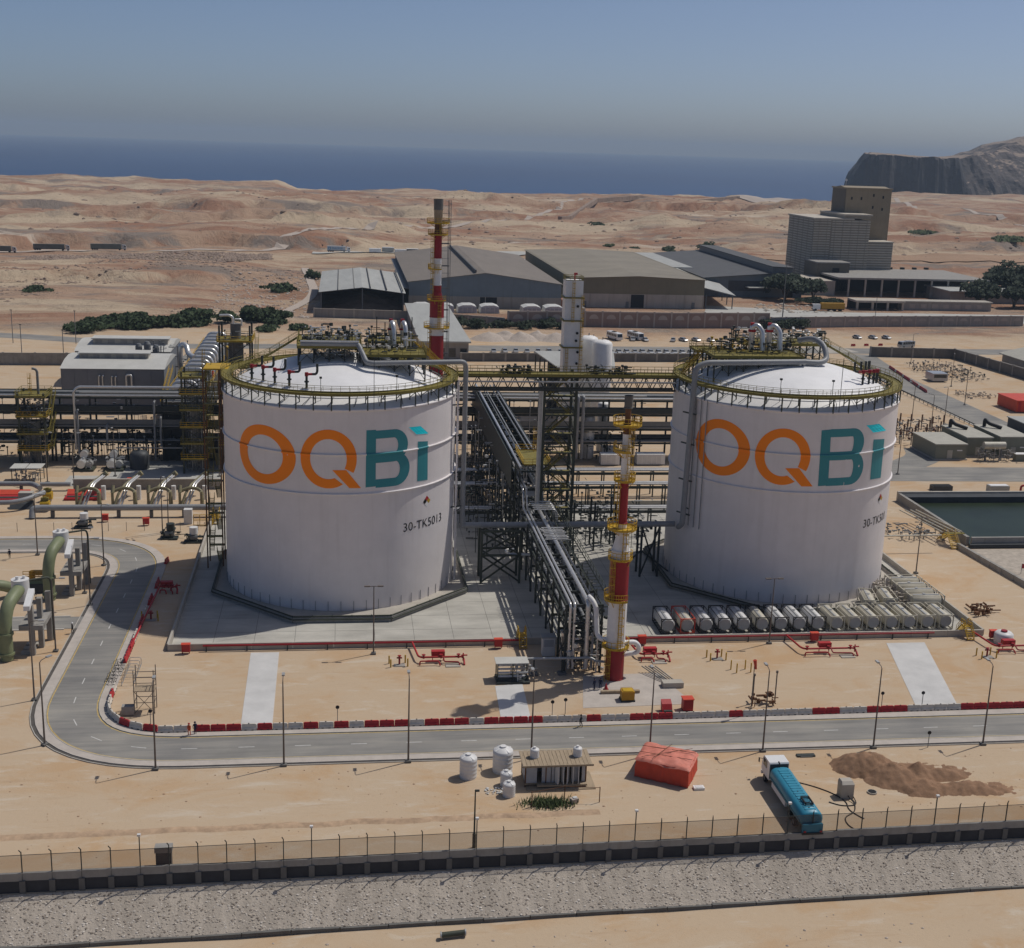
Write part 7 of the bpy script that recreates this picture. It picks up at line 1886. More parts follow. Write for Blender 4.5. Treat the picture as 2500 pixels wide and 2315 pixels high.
b = MB(); b.xprism([(530, 0), (553, 0), (553, 56.5), (541, 57.8), (530, 56.5)], 297, 325); b.build('head_house', 'silo_clad', SI); MB().box(296.4, 325.6, 529.4, 553.6, 56.2, 57.0).build('cornice', 'silo_clad', SI)
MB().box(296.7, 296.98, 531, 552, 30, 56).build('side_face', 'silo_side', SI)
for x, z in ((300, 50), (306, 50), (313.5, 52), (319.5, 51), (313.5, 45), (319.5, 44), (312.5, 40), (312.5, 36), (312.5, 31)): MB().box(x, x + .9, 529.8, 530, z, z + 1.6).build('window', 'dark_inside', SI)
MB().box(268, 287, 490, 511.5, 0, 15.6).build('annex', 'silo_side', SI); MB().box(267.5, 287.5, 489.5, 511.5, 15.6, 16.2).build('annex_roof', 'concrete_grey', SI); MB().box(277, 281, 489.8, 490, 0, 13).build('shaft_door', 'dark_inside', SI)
b = MB(); b.bar((300, 540, 58), (300, 540, 62), .2); b.cbox((300, 540, 61), (1.2, .6, .8)); b.build('aerial', 'white_paint', SI)
t = thing('loading_canopy', 'long flat concrete canopy on columns in front of the silo block', 'canopy', (315, 465, 0)); MB().box(270, 358, 462, 520, 9.4, 10.4).build('roof', 'concrete_grey', t)
for i in range(9): MB().box(276 + 9.6 * i, 276.9 + 9.6 * i, 462.4, 463.3, 0, 9.4).build('column', 'concrete', t)
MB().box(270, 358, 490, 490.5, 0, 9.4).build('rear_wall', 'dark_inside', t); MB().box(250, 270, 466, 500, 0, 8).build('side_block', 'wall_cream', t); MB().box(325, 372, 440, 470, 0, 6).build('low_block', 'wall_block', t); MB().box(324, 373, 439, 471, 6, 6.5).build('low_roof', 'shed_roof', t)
b = MB()
for i in range(7): b.cbox((300 + 8 * i, 516 + i, 11.0), (2.2, 2.0, 1.2))
b.build('roof_vents', 'steel_dark', t)
t = thing('gate_house', 'low cream gate house with flat roof and open bays', 'building', (270, 402, 0)); MB().box(256, 282, 400, 412, 4.0, 5.0).build('roof', 'wall_cream', t)
for i in range(4): MB().box(256.5 + 8 * i, 257.5 + 8 * i, 400.5, 401.5, 0, 4).build('column', 'wall_cream', t)
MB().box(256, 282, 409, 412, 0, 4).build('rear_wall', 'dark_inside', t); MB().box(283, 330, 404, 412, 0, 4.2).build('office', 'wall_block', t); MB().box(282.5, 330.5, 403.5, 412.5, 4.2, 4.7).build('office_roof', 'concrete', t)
for i in range(7): MB().box(286 + 6 * i, 289 + 6 * i, 403.9, 404, 1.2, 3.2).build('window', 'wall_pink_light', t)
t = thing('tipper_lorry', 'yellow-sided lorry parked before the gate house', 'lorry', (240, 396, 0)); MB().box(236, 248, 394.5, 397, 1.2, 4.0).build('body', 'cabin_yellow', t); MB().box(231.6, 235.4, 394.6, 396.9, .8, 3.4).build('cab', 'car_white', t); MB().box(231.5, 231.62, 394.8, 396.7, 2, 3.1).build('windscreen', 'glass_dark', t); MB().box(231.6, 248, 395, 396.6, .7, 1.2).build('chassis', 'frame_black', t)
for x in (233, 240.5, 243, 246): b = MB(); b.cyl((x, 394.4, .6), (x, 397, .6), .6, n=14); b.build('wheel', 'tyre', t)

# boundary walls
def panel_wall(name, label, pts, h, bay, panel_m, light_m, arch=True, group=None):
    t = thing(name, label, 'wall', (pts[0][0], pts[0][1], 0), group); k = 0
    for a, c in zip(pts, pts[1:]):
        p, q = Vector((*a, 0)), Vector((*c, 0)); n = max(1, round((q - p).length / bay)); u = (q - p).normalized(); nrm = Vector((u.y, -u.x, 0)); rz = math.atan2(u.y, u.x)
        for i in range(n):
            s, e = p.lerp(q, i / n), p.lerp(q, (i + 1) / n); m = (s + e) / 2; w = (e - s).length
            b = MB(); b.cbox((m.x, m.y, h * .45), (w - .5, .35, h * .9), rz); b.build('wall_panel', panel_m, t)
            b = MB(); b.cbox((s.x, s.y, h * .5), (.7, .6, h), rz); b.build('pillar', light_m, t)
            if arch:
                b = MB(); vs = [tuple(m + nrm * .19 + u * (w * .27 * math.cos(R(180 * j / 10))) + Vector((0, 0, h * .5 + h * .28 * math.sin(R(180 * j / 10))))) for j in range(11)]
                b.add(vs, [tuple(range(11))]); b.build('arch_panel', light_m, t)
            b = MB(); b.cbox((m.x, m.y, h * .93), (w - .6, .5, h * .07), rz); b.build('coping', light_m, t)
    return t


panel_wall('boundary_wall', 'long pinkish wall with arched panels behind the parked buses', [(70, 322), (104, 326), (142, 325.5), (188, 330)], 7.0, 8.4, 'wall_pink', 'wall_pink_light')
panel_wall('boundary_wall', 'grey-brown wall with arched panels in front of the silo yard', [(188.5, 330), (240, 339.5), (318, 349)], 5.0, 7.2, 'wall_block', 'wall_pink_light')
panel_wall('boundary_wall', 'plain grey wall with pilasters in front of the open shed', [(-12, 345), (31, 340), (69, 322.5)], 4.0, 9, 'wall_block', 'wall_cream', False)
panel_wall('site_wall', 'plain dark grey site wall behind the parked cars', [(42, 232), (130, 236)], 3.2, 8, 'concrete_dark', 'concrete_grey', False)
panel_wall('site_wall', 'plain grey site wall with a dark corner right of the lettered tank roof', [(203, 253), (236, 250), (241, 205), (243, 120)], 4.0, 8, 'concrete_dark', 'concrete_grey', False)
panel_wall('site_wall', 'plain dark grey wall along the far left road', [(-240, 212), (-80, 216.5)], 4.2, 10, 'concrete_grey', 'concrete_grey', False)
for i in range(7):
    t = thing('bag_stack', ordinal(i + 1) + ' sheeted stack of white bags before the blue warehouse, from the open shed', 'bag stack', (36 + 11 * i, 370, 0), 'white bag stacks'); x = 31.5 + 10.4 * i + (9 if i > 3 else 0)
    b = MB(); b.yprism([(x, 0), (x + 9, 0), (x + 8.6, 3.0), (x + 6.5, 3.7), (x + 2.5, 3.6), (x + .4, 2.9)], 366, 376); b.build('bags', 'bag_white', t); b = MB()
    for k in range(4): b.box(x + .6 + 2.1 * k, x + 2.2 + 2.1 * k, 365.8, 366, .2, 2.6)
    b.build('sheet_folds', 'panel_grey', t)

# light sheds
t = thing('car_shelter', 'grey mono-pitch shelter with pale roof left of the pale column', 'shelter', (66, 145, 0)); b = MB(); b.add([(56.2, 152, 16.6), (80, 152, 16.6), (76, 130, 15.6), (59.6, 130, 15.6), (56.2, 152, 16.3), (80, 152, 16.3), (76, 130, 15.3), (59.6, 130, 15.3)], [(0, 1, 2, 3), (7, 6, 5, 4), (3, 2, 6, 7), (0, 3, 7, 4), (1, 0, 4, 5), (2, 1, 5, 6)]); b.build('roof', 'shed_roof', t)
for i in range(6): hbeam(t, (56.6 + .7 * i, 151.5 - 4.2 * i, 0), (56.6 + .7 * i, 151.5 - 4.2 * i, 15.4), .35, 'steel_dark', 'post')
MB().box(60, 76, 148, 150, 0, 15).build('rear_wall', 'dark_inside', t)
t = thing('control_building', 'flat pale-roofed control building behind the lettered tank roof', 'building', (36, 250, 0)); MB().box(28, 45, 236, 345, 0, 6).build('wall', 'wall_block', t); MB().box(27.2, 45.8, 235, 346, 6, 6.6).build('roof', 'shed_roof', t)
for i in range(4): MB().box(30 + 4 * i, 32.4 + 4 * i, 235.9, 236, 1, 4).build('window', 'glass_dark', t)
tag(rocks('gravel_heaps', 'rubble_pale', 2, lambda r: (60, 282, 0), .5, .6, 1), 'x', 'x'); bpy.data.objects.remove(bpy.data.objects['gravel_heaps'])
for i, x in enumerate((58, 64.5, 71, 78, 85)): heap('gravel_heap', ordinal(i + 1) + ' pale gravel heap from the left behind the footbridge', 'rubble_pale', [(x, 286 + (i % 2) * 3, 4.2, 4.0, 3.4)], .7, 'heap', .2)

# ================================================================== vehicles
def make_car():
    t = thing('parked_car', 'x', 'car')
    b = MB(); n = 12
    sec = [(-2.2, .25, .72), (-2.15, .25, .92), (-1.5, .22, 1.0), (1.0, .22, .98), (1.9, .22, .86), (2.2, .28, .62)]
    vs = []
    for y, z0, z1 in sec:
        for x, z in ((-.84, z0), (-.9, z0 + .25), (-.84, z1), (.84, z1), (.9, z0 + .25), (.84, z0)): vs.append((x, y, z))
    b.add(vs, [(j * 6 + i, j * 6 + (i + 1) % 6, (j + 1) * 6 + (i + 1) % 6, (j + 1) * 6 + i) for j in range(5) for i in range(6)] + [tuple(range(5, -1, -1)), tuple(range(30, 36))]); b.build('body', 'car_white', t)
    b = MB(); b.add([(-.8, -1.7, .98), (.8, -1.7, .98), (.8, 1.15, .96), (-.8, 1.15, .96), (-.66, -1.2, 1.48), (.66, -1.2, 1.48), (.66, .35, 1.48), (-.66, .35, 1.48)], [(0, 1, 5, 4), (1, 2, 6, 5), (2, 3, 7, 6), (3, 0, 4, 7), (4, 5, 6, 7)]); b.build('windows', 'glass_dark', t)
    b = MB(); b.add([(-.68, -1.25, 1.485), (.68, -1.25, 1.485), (.68, .4, 1.485), (-.68, .4, 1.485), (-.64, -1.1, 1.53), (.64, -1.1, 1.53), (.64, .25, 1.53), (-.64, .25, 1.53)], [(0, 1, 5, 4), (1, 2, 6, 5), (2, 3, 7, 6), (3, 0, 4, 7), (4, 5, 6, 7)]); b.build('roof', 'car_white', t)
    for x in (-.8, .8):
        for y in (-1.35, 1.35): b = MB(); b.cyl((x - .1, y, .33), (x + .1, y, .33), .33, n=12); b.build('wheel', 'tyre', t)
    for x in (-.6, .6): MB().box(x - .16, x + .16, 2.19, 2.22, .55, .7).build('headlight', 'silver', t)
    return t
CAR = make_car(); car_n = 0
def put_car(x, y, rz, paint, label, group):
    global car_n
    if car_n: o = dup(CAR, (x, y, .04), rz, label, group)
    else: KIDS[CAR.name] = [(c, list(c.children)) for c in CAR.children]; o = CAR; o.location = (x, y, .04); o.rotation_euler = (0, 0, rz); tag(o, label, None, group)
    car_n += 1
    if paint != 'car_white': recolor(o, {'car_white': paint})
    return o
rd = random.Random(12); nm = {'car_white': 'white', 'car_silver': 'silver', 'car_grey': 'dark grey', 'car_navy': 'navy', 'car_red': 'red'}
cs = ['car_white', 'car_white', 'car_white', 'car_silver', 'car_grey', 'car_white']
for i in range(15):
    c = rd.choice(cs); put_car(94.5 + 3.1 * i, 254 + rd.uniform(-.5, .5), R(180 + rd.uniform(-4, 4)), c, nm[c] + ' car, ' + ordinal(i + 1) + ' from the left in the front parking row', 'cars in the front parking row')
    c = rd.choice(cs + ['car_red']); put_car(94.5 + 3.1 * i, 246.5 + rd.uniform(-.5, .5), R(rd.uniform(-4, 4)), c, nm[c] + ' car, ' + ordinal(i + 1) + ' from the left in the rear-facing parking row', 'cars in the nearer parking row')
for i in range(8):
    c = rd.choice(['car_grey', 'car_white', 'car_navy', 'car_grey', 'car_silver']); put_car(56 + 4.2 * i, 252.5 + rd.uniform(-.6, .6), R(180 + rd.uniform(-5, 5)), c, nm[c] + ' car, ' + ordinal(i + 1) + ' from the left parked behind the footbridge', 'cars behind the footbridge')
for i, (x, y, c) in enumerate(((116.5, 287, 'car_red'), (121.5, 286, 'car_white'), (133, 286, 'car_navy'), (137.5, 287, 'car_white'), (143, 287.5, 'car_white'), (149, 287, 'car_white'), (153, 277, 'car_white'))): put_car(x, y, R(rd.uniform(150, 210)), c, nm[c] + ' car on the sand, ' + ordinal(i + 1) + ' right of the buses', 'cars on the sand by the buses')
for i, x in enumerate((217, 224, 230)): put_car(x, 301, R(200), 'car_white', ['left', 'middle', 'right'][i] + ' of three white cars on the sand by the arched wall', 'cars by the arched wall')


def make_bus(label, x, y, rz, L=9.6, H=3.0, m='car_white'):
    t = thing('bus', label, 'bus', (x, y, .05), 'buses', rz); w = 1.2
    b = MB(); b.xprism([(-L / 2, .45), (L / 2, .45), (L / 2, 1.5), (L / 2 - .35, H - .1), (L / 2 - .6, H), (-L / 2 + .15, H), (-L / 2, H - .15)], -w, w); b.build('body', m, t, world=False)
    for s in (-1, 1):
        for k in range(6): MB().box(s * w - .02, s * w + .02, -L / 2 + .5 + k * (L - 1.2) / 6, -L / 2 + .4 + (k + .9) * (L - 1.2) / 6, 1.55, 2.5).build('window', 'glass_dark', t, world=False)
        for y_ in (-L * .3, L * .32): b = MB(); b.cyl((s * (w - .3), y_, .48), (s * (w + .02), y_, .48), .48, n=14); b.build('wheel', 'tyre', t, world=False)
    b = MB(); b.xprism([(L / 2 - .02, 1.5), (L / 2 + .03, 1.5), (L / 2 - .3, H - .25), (L / 2 - .36, H - .25)], -w + .12, w - .12); b.build('windscreen', 'glass_dark', t, world=False)
    MB().box(-.6, .6, -1.6, .6, H, H + .22).build('roof_unit', 'dark_inside' if L > 9 else 'panel_grey', t, world=False)
    return t
make_bus('left of the two white buses parked on the sand below the pink wall', 109.5, 289.5, R(196)); make_bus('right of the two white buses parked on the sand below the pink wall', 118.5, 291.0, R(198))
make_bus('grey minibus parked on the road right of the second tank', 228, 276.5, R(112), 7.5, 2.7, 'car_silver')


def trailer(name, label, x, y, rz, body_m, L=14.0, text=None):
    z = float(hgt(x, y)) + .7
    t = thing(name, label, 'lorry', (x, y, z), 'lorries on the far track', rz)
    MB().box(-L / 2, L / 2, -1.25, 1.25, 1.1, 4.0).build('trailer', body_m, t, world=False); MB().box(-L / 2, L / 2 + 3, -.5, .5, .7, 1.1).build('chassis', 'frame_black', t, world=False)
    b = MB(); b.yprism([(L / 2 + .7, .7), (L / 2 + 3.1, .7), (L / 2 + 3.2, 1.8), (L / 2 + 2.7, 3.3), (L / 2 + .7, 3.6)], -1.2, 1.2); b.build('cab', 'car_white' if body_m != 'trailer_green' else 'car_silver', t, world=False)
    MB().box(L / 2 + 2.0, L / 2 + 2.9, -1.23, 1.23, 2.1, 3.0).build('window', 'glass_dark', t, world=False)
    for x_ in (-L / 2 + 1.2, -L / 2 + 2.6, -L / 2 + 4.0, L / 2 - 1, L / 2 + 2.2): b = MB(); b.cyl((x_, -1.25, .52), (x_, 1.25, .52), .52, n=12); b.build('wheel', 'tyre', t, world=False)
    if text:
        cu = bpy.data.curves.new('lettering', 'FONT'); cu.body = text; cu.size = 2.1; cu.resolution_u = 2; o = bpy.data.objects.new('lettering', cu); col.objects.link(o); dg = bpy.context.evaluated_depsgraph_get(); me = bpy.data.meshes.new_from_object(o.evaluated_get(dg)); bpy.data.objects.remove(o); me.materials.clear(); me.materials.append(MAT['logo_blue'])
        for v in me.vertices: v.co = (-L / 2 + 3.3 + v.co.x, -1.27, 1.9 + v.co.y)
        o = bpy.data.objects.new('lettering', me); col.objects.link(o); o.parent = t
        b = MB(); b.box(-L / 2 + .8, -L / 2 + 2.6, -1.27, -1.26, 1.7, 3.5); b.build('emblem', 'logo_blue', t, world=False); b = MB()
        for k in range(4): b.bar((-L / 2 + 1.7 - .7 * math.cos(R(45 * k)), -1.29, 2.6 - .7 * math.sin(R(45 * k))), (-L / 2 + 1.7 + .7 * math.cos(R(45 * k)), -1.29, 2.6 + .7 * math.sin(R(45 * k))), .02, .16)
        b.build('emblem_star', 'white_paint', t, world=False)
    return t
trailer('articulated_lorry', 'green curtain-sided lorry at the far left edge below the bank', -216, 636, R(3), 'trailer_green', 17); trailer('articulated_lorry', 'second green curtain-sided lorry below the bank', -186, 644, R(4), 'trailer_green', 19); trailer('articulated_lorry', 'third green curtain-sided lorry with blue cab below the bank', -152, 652, R(4), 'trailer_green', 19)
trailer('container_lorry', 'lorry with a pale lettered container behind the open shed', -4, 672, R(-2), 'maersk_grey', 12.5, 'MAERSK')
for i, (x, y) in enumerate(((22, 668), (31, 676), (39, 662), (48, 680), (110, 600), (118, 612), (104, 590), (128, 628))):
    t = thing('yard_container', ordinal(i + 1) + ' small container or hut in the lorry yard behind the sheds, from the left', 'container', (x, y, 0), 'containers in the lorry yard'); z = float(hgt(x, y)) + .6; MB().box(x - 4, x + 4, y - 1.6, y + 1.6, z, z + 2.8).build('body', ['white_paint', 'shed_roof', 'white_paint', 'container_dark', 'container_dark', 'panel_grey', 'car_navy', 'white_paint'][i], t); MB().box(x - 4.1, x + 4.1, y - 1.7, y + 1.7, z + 2.8, z + 2.95).build('roof', 'white_paint', t)

# ================================================================== right-hand side: substation, basin, cabins
for i, (x, y, w, d, h) in enumerate(((155.4, 92, 8.4, 14, 4.0), (164.8, 96, 7, 15, 5.0), (174.5, 96, 8, 15, 5.2))):
    t = thing('switch_cabin', ['front green switchgear cabin with pale roof, by the road corner', 'middle green switchgear cabin with roof ducts', 'rear green switchgear cabin with roof ducts, farthest right'][i], 'cabin', (x, y, 0), 'green switchgear cabins')
    MB().box(x - w / 2, x + w / 2, y - d / 2, y + d / 2, .3, h).build('wall', 'cabin_green', t); MB().box(x - w / 2 - .2, x + w / 2 + .2, y - d / 2 - .2, y + d / 2 + .2, h, h + .25).build('roof', 'cabin_roof', t); MB().box(x - w / 2 - .3, x + w / 2 + .3, y - d / 2 - .3, y + d / 2 + .3, 0, .3).build('plinth', 'concrete', t)
    MB().box(x - 1, x + .4, y - d / 2 - .05, y - d / 2, .4, 2.6).build('door', 'cabin_roof', t); MB().box(x + 1.6, x + 3.0, y - d / 2 - .06, y - d / 2, 2.4, 2.7).build('name_plate', 'white_paint', t)
    if i: b = MB(); b.tube([(x - 2.4, y + 5, h + .2), (x - 2.4, y + 5, h + 2.4), (x - 2.0, y + 3.6, h + 1.4), (x + .8, y + 1.5, h + .6)], .5, 8, .8); b.build('roof_duct', 'frame_black', t)
t = thing('oil_tank', 'horizontal pale tank on a frame before the green cabins', 'tank', (167, 84.5, 0)); b = MB(); b.cyl((163.8, 84.5, 4.0), (169.6, 84.5, 4.0), .95, n=18); b.build('barrel', 'cream_tank', t); clutter(t, 'pipework', 162, 171, 82.5, 86, .3, 3.2, 60, 160, 'concrete_grey'); b = MB()
for x in (164.6, 168.8): b.bar((x, 84.5, 0), (x, 84.5, 3.2), .4)
b.build('saddle', 'steel_mid', t)
t = thing('switch_boxes', 'low pale switch boxes beside the oil tank', 'cabinet', (176, 84.5, 0)); MB().box(172.6, 177.6, 83.6, 85.2, 0, 1.8).build('box', 'cabin_green', t); MB().box(178.2, 184, 83.8, 85.4, 0, 1.7).build('box', 'cabin_green', t); MB().box(172.4, 177.8, 83.4, 85.4, 1.8, 1.95).build('lid', 'white_paint', t); MB().box(178, 184.2, 83.6, 85.6, 1.7, 1.85).build('lid', 'white_paint', t)
SB = thing('substation', 'fenced substation bay full of brown insulator posts', 'substation', (158, 116, 0)); rd = random.Random(9)
for i in range(9):
    for j in range(4):
        x, y = 143.5 + 3.0 * i + .8 * j, 104 + 6.8 * j - .55 * i; h = rd.uniform(3.6, 5.2)
        b = MB(); b.cyl((x, y, 0), (x, y, h * .5), .14, n=6); b.build('support', 'steel_mid', SB)
        b = MB(); prof = []
        for k in range(7): prof += [(.14, h * .5 + .32 * k), (.3, h * .5 + .32 * k + .12)]
        b.lathe(prof, (x, y, 0), 10); b.build('insulator', 'porcelain', SB)
clutter(SB, 'busbars', 142, 171, 100, 128, 1.2, 3.0, 160, 161, 'steel_mid'); clutter(SB, 'busbars', 142, 171, 100, 126, .3, 2.4, 110, 162, 'porcelain')
t = thing('roadside_rail', 'long low dark guard rail on the near side of the plant road', 'rail', (183, 150, 0))
for i in range(40): b = MB(); b.bar((181.2 + .06 * i, 96 + 3.2 * i, 0), (181.2 + .06 * i, 96 + 3.2 * i, 1.0), .14); b.build('post', 'steel_dark', t)
b = MB(); b.bar((181.2, 95, .95), (183.6, 222, .95), .1, .3); b.build('rail', 'steel_dark', t)
PD = thing('water_basin', 'open concrete basin of dark green water at the right edge', 'basin', (140, 24, 0))
MB().box(124.2, 124.9, 13, 46, 0, 1.9).build('wall', 'concrete_grey', PD); MB().box(124.2, 190, 46, 46.7, 0, 2.2).build('wall', 'concrete', PD); MB().box(124.9, 190, 12.0, 12.6, 0, 2.0).build('wall', 'concrete_grey', PD); MB().box(189.3, 190, 12.6, 46, 0, 2.2).build('wall', 'concrete', PD)
MB().box(125.0, 189.2, 43.0, 45.9, .2, 1.8).build('liner', 'pond_liner', PD); MB().box(124.9, 189.3, 12.7, 46, .05, .5).build('water', 'pond_water', PD)
MB().box(124.2, 190, 11.0, 11.9, 0, .8).build('lower_wall', 'pond_liner', PD)
t = thing('basin_kerb', 'sloping concrete kerb wall running from the basin towards the right edge', 'wall', (127, -10, 0))
for i in range(14): b = MB(); b.bar((121.8 + .3 * i, 11.5 - 4.0 * i, .55), (122.08 + .3 * i, 7.6 - 4.0 * i, .55), .6, 1.1); b.build('wall_panel', 'concrete_grey', t)
tag(MB().prism([(123.5, 10.5), (200, 10.5), (200, -46), (127.5, -46)], 0, .05).build('gravel_yard', 'stone'), kind='structure')
for i, (x, y) in enumerate(((126.6, -4.5), (128.4, -12.6))):
    t = thing('marker_flag', ['red flag on the basin kerb', 'orange flag farther along the basin kerb'][i], 'flag', (x, y, 0)); b = MB(); b.bar((x, y, 0), (x, y, 2.0), .06); b.build('staff', 'steel_mid', t); b = MB(); b.add([(x, y, 2.0), (x + 1.2, y + .2, 1.8), (x + 1.1, y + .1, 1.0), (x, y, 1.1)], [(0, 1, 2, 3)]); b.build('cloth', 'container_red' if i else 'bright_red', t)
t = thing('basin_stair', 'yellow stair and pale pipes at the corner of the basin', 'stairs', (121.5, 17, 0)); b = MB(); stairs(b, (121.0, 10.6, .1), (121.0, 13.4, 2.4), 1.6); stairs(b, (121.0, 17.4, .1), (121.0, 14.4, 2.4), 1.6); b.build('stair_flight', 'yellow_paint', t); MB().box(120, 124, 13.4, 14.4, 2.3, 2.45).build('platform', 'olive_yellow', t); clutter(t, 'valves', 111, 121, 16, 24, .2, 2.2, 60, 170, 'steel_mid')
for k in range(4): pipe(t, [(117.5 + 1.2 * k, 30, 2.6), (119.5 + 1.4 * k, 14, 2.6)], .14, 'cream_tank', 0)
pipe(t, [(99.5, 9.0, 3.4), (117, 9.4, 3.4)], .16, 'cream_tank', 0)
for i, (x, y, m) in enumerate(((139, 55.5, 'container_dark'), (152, 53.5, 'shed_roof'), (166, 54, 'steel_green'), (176, 56, 'trailer_green'))):
    t = thing('storage_bin', ['dark open bin on the verge behind the basin', 'pale flat rack on the verge behind the basin', 'green low skip behind the basin', 'green stacked crates at the right edge behind the basin'][i], 'bin', (x, y, 0)); MB().box(x - 2.4, x + 2.4, y - 1, y + 1, 0, 1.2 + .5 * (i % 2)).build('body', m, t); MB().box(x - 2.2, x + 2.2, y - .8, y + .8, 1.2 + .5 * (i % 2), 1.3 + .5 * (i % 2)).build('load', 'dark_inside' if i != 1 else 'white_paint', t)
t = thing('fire_monitor', 'angular red pipe stand behind the basin wall', 'pipe', (158, 49.5, 0)); pipe(t, [(155.4, 49.5, 0), (155.4, 49.5, 2.6), (157, 49.4, 2.8), (162, 48.2, 1.0)], .25, 'bright_red', .5); b = MB(); b.cyl((155.4, 49.5, 0), (155.4, 49.5, .3), .5, n=10); b.build('base', 'red_paint', t)
t = thing('site_container', 'bright red-orange storage container near the right edge', 'container', (214, 152, 0)); MB().box(206, 226, 146, 158, .2, 3.6).build('body', 'container_red', t); MB().box(205.8, 226.2, 145.8, 158.2, 3.6, 3.85).build('roof', 'container_red', t)
for k in range(8): MB().box(206.5 + 2.4 * k, 207.4 + 2.4 * k, 145.9, 146, .4, 3.4).build('panel_rib', 'bright_red', t)
for i, (x, y) in enumerate(((196, 120), (205, 119))):
    t = thing('site_cabin', ['dark site cabin with white edged roof below the red container', 'second dark site cabin farther right'][i], 'cabin', (x, y, 0)); MB().box(x - 4, x + 4, y - 5, y + 5, 0, 3.0).build('wall', 'container_dark', t); MB().box(x - 4.3, x + 4.3, y - 5.3, y + 5.3, 3.0, 3.25).build('roof', 'shed_roof', t)
    for k in range(3): MB().box(x - 3.4 + 2.4 * k, x - 2.0 + 2.4 * k, y - 5.05, y - 5, .9, 2.3).build('window', 'panel_grey', t)
t = thing('store_shed', 'grey gabled store with pale roof beyond the grey wall at the right edge', 'shed', (256, 205, 0)); b = MB(); b.yprism([(246, 0), (276, 0), (276, 5), (261, 8.4), (246, 5)], 180, 232); b.build('hall', 'wall_block', t); b = MB(); b.yprism([(245, 4.9), (261, 8.5), (261, 8.8), (245, 5.2)], 179, 233); b.build('roof_sheet', 'cabin_roof', t); b = MB(); b.yprism([(277, 4.9), (277, 5.2), (261, 8.8), (261, 8.5)], 179, 233); b.build('roof_sheet', 'cabin_roof', t)
t = thing('scrap_heap', 'heap of scrap and a stripped lorry cab beside the grey wall', 'scrap', (212, 204, 0)); clutter(t, 'scrap', 206, 224, 198, 232, .1, 2.6, 190, 180, 'stone'); clutter(t, 'scrap', 206, 226, 200, 226, .1, 2.2, 120, 181, 'steel_dark'); MB().box(203, 208.5, 198, 204, .4, 3.0).build('cab', 'car_silver', t); MB().box(203.4, 208, 197.9, 198, 1.5, 2.6).build('window', 'glass_dark', t)
clutter(thing('pipe_stack', 'scattered steel pipes on the sand left of the red container', 'pipes', (204, 172, 0)), 'pipes', 200, 212, 168, 176, .05, 1.2, 60, 182, 'stone')

# ================================================================== vegetation
def leaf_cloud(b, cx, cy, cz, rx, ry, rz, n, rd, s=.5):
    for _ in range(n):
        a = rd.random() * 6.283; u = rd.uniform(-.35, 1); rr = (rd.random() ** .33)
        k = math.sqrt(max(0, 1 - u * u)); x, y, z = cx + rx * rr * k * math.cos(a), cy + ry * rr * k * math.sin(a), cz + rz * rr * u
        d = Vector((rd.gauss(0, 1), rd.gauss(0, 1), rd.gauss(0, .7))).normalized(); e = d.orthogonal().normalized(); w = s * rd.uniform(.6, 1.4)
        p = Vector((x, y, z)); b.add([tuple(p - e * w), tuple(p + d * w * 1.2), tuple(p + e * w), tuple(p - d * w)], [(0, 1, 2, 3)])


def tree(name, label, x, y, r, h, seed, m='foliage', n=700, group=None, cat='tree', trunk=True):
    z = hq(x, y); t = thing(name, label, cat, (x, y, z), group); rd = random.Random(seed)
    b = MB(); lim = []
    for k in range(5):
        a = rd.random() * 6.28; q = (x + r * .55 * math.cos(a), y + r * .55 * math.sin(a), z + h * rd.uniform(.55, .8)); lim.append(q)
        b.tube([(x, y, z - .2), (x + (q[0] - x) * .25, y + (q[1] - y) * .25, z + h * .35), q], [.22 * h / 8 + .06, .14 * h / 8 + .04, .04], 6)
    b.build('trunk', 'bark', t)
    b = MB()
    for k in range(11):
        a = rd.random() * 6.28; rr = rd.uniform(0, .68) * r; leaf_cloud(b, x + rr * math.cos(a), y + rr * math.sin(a), z + h * (rd.uniform(.12, .6) if cat == 'bush' else rd.uniform(.38, .72)), r * rd.uniform(.3, .52), r * rd.uniform(.3, .52), h * rd.uniform(.2, .34), n // 11, rd, .06 * r + .16)
    b.build('crown', m, t, 'stuff')
    return t


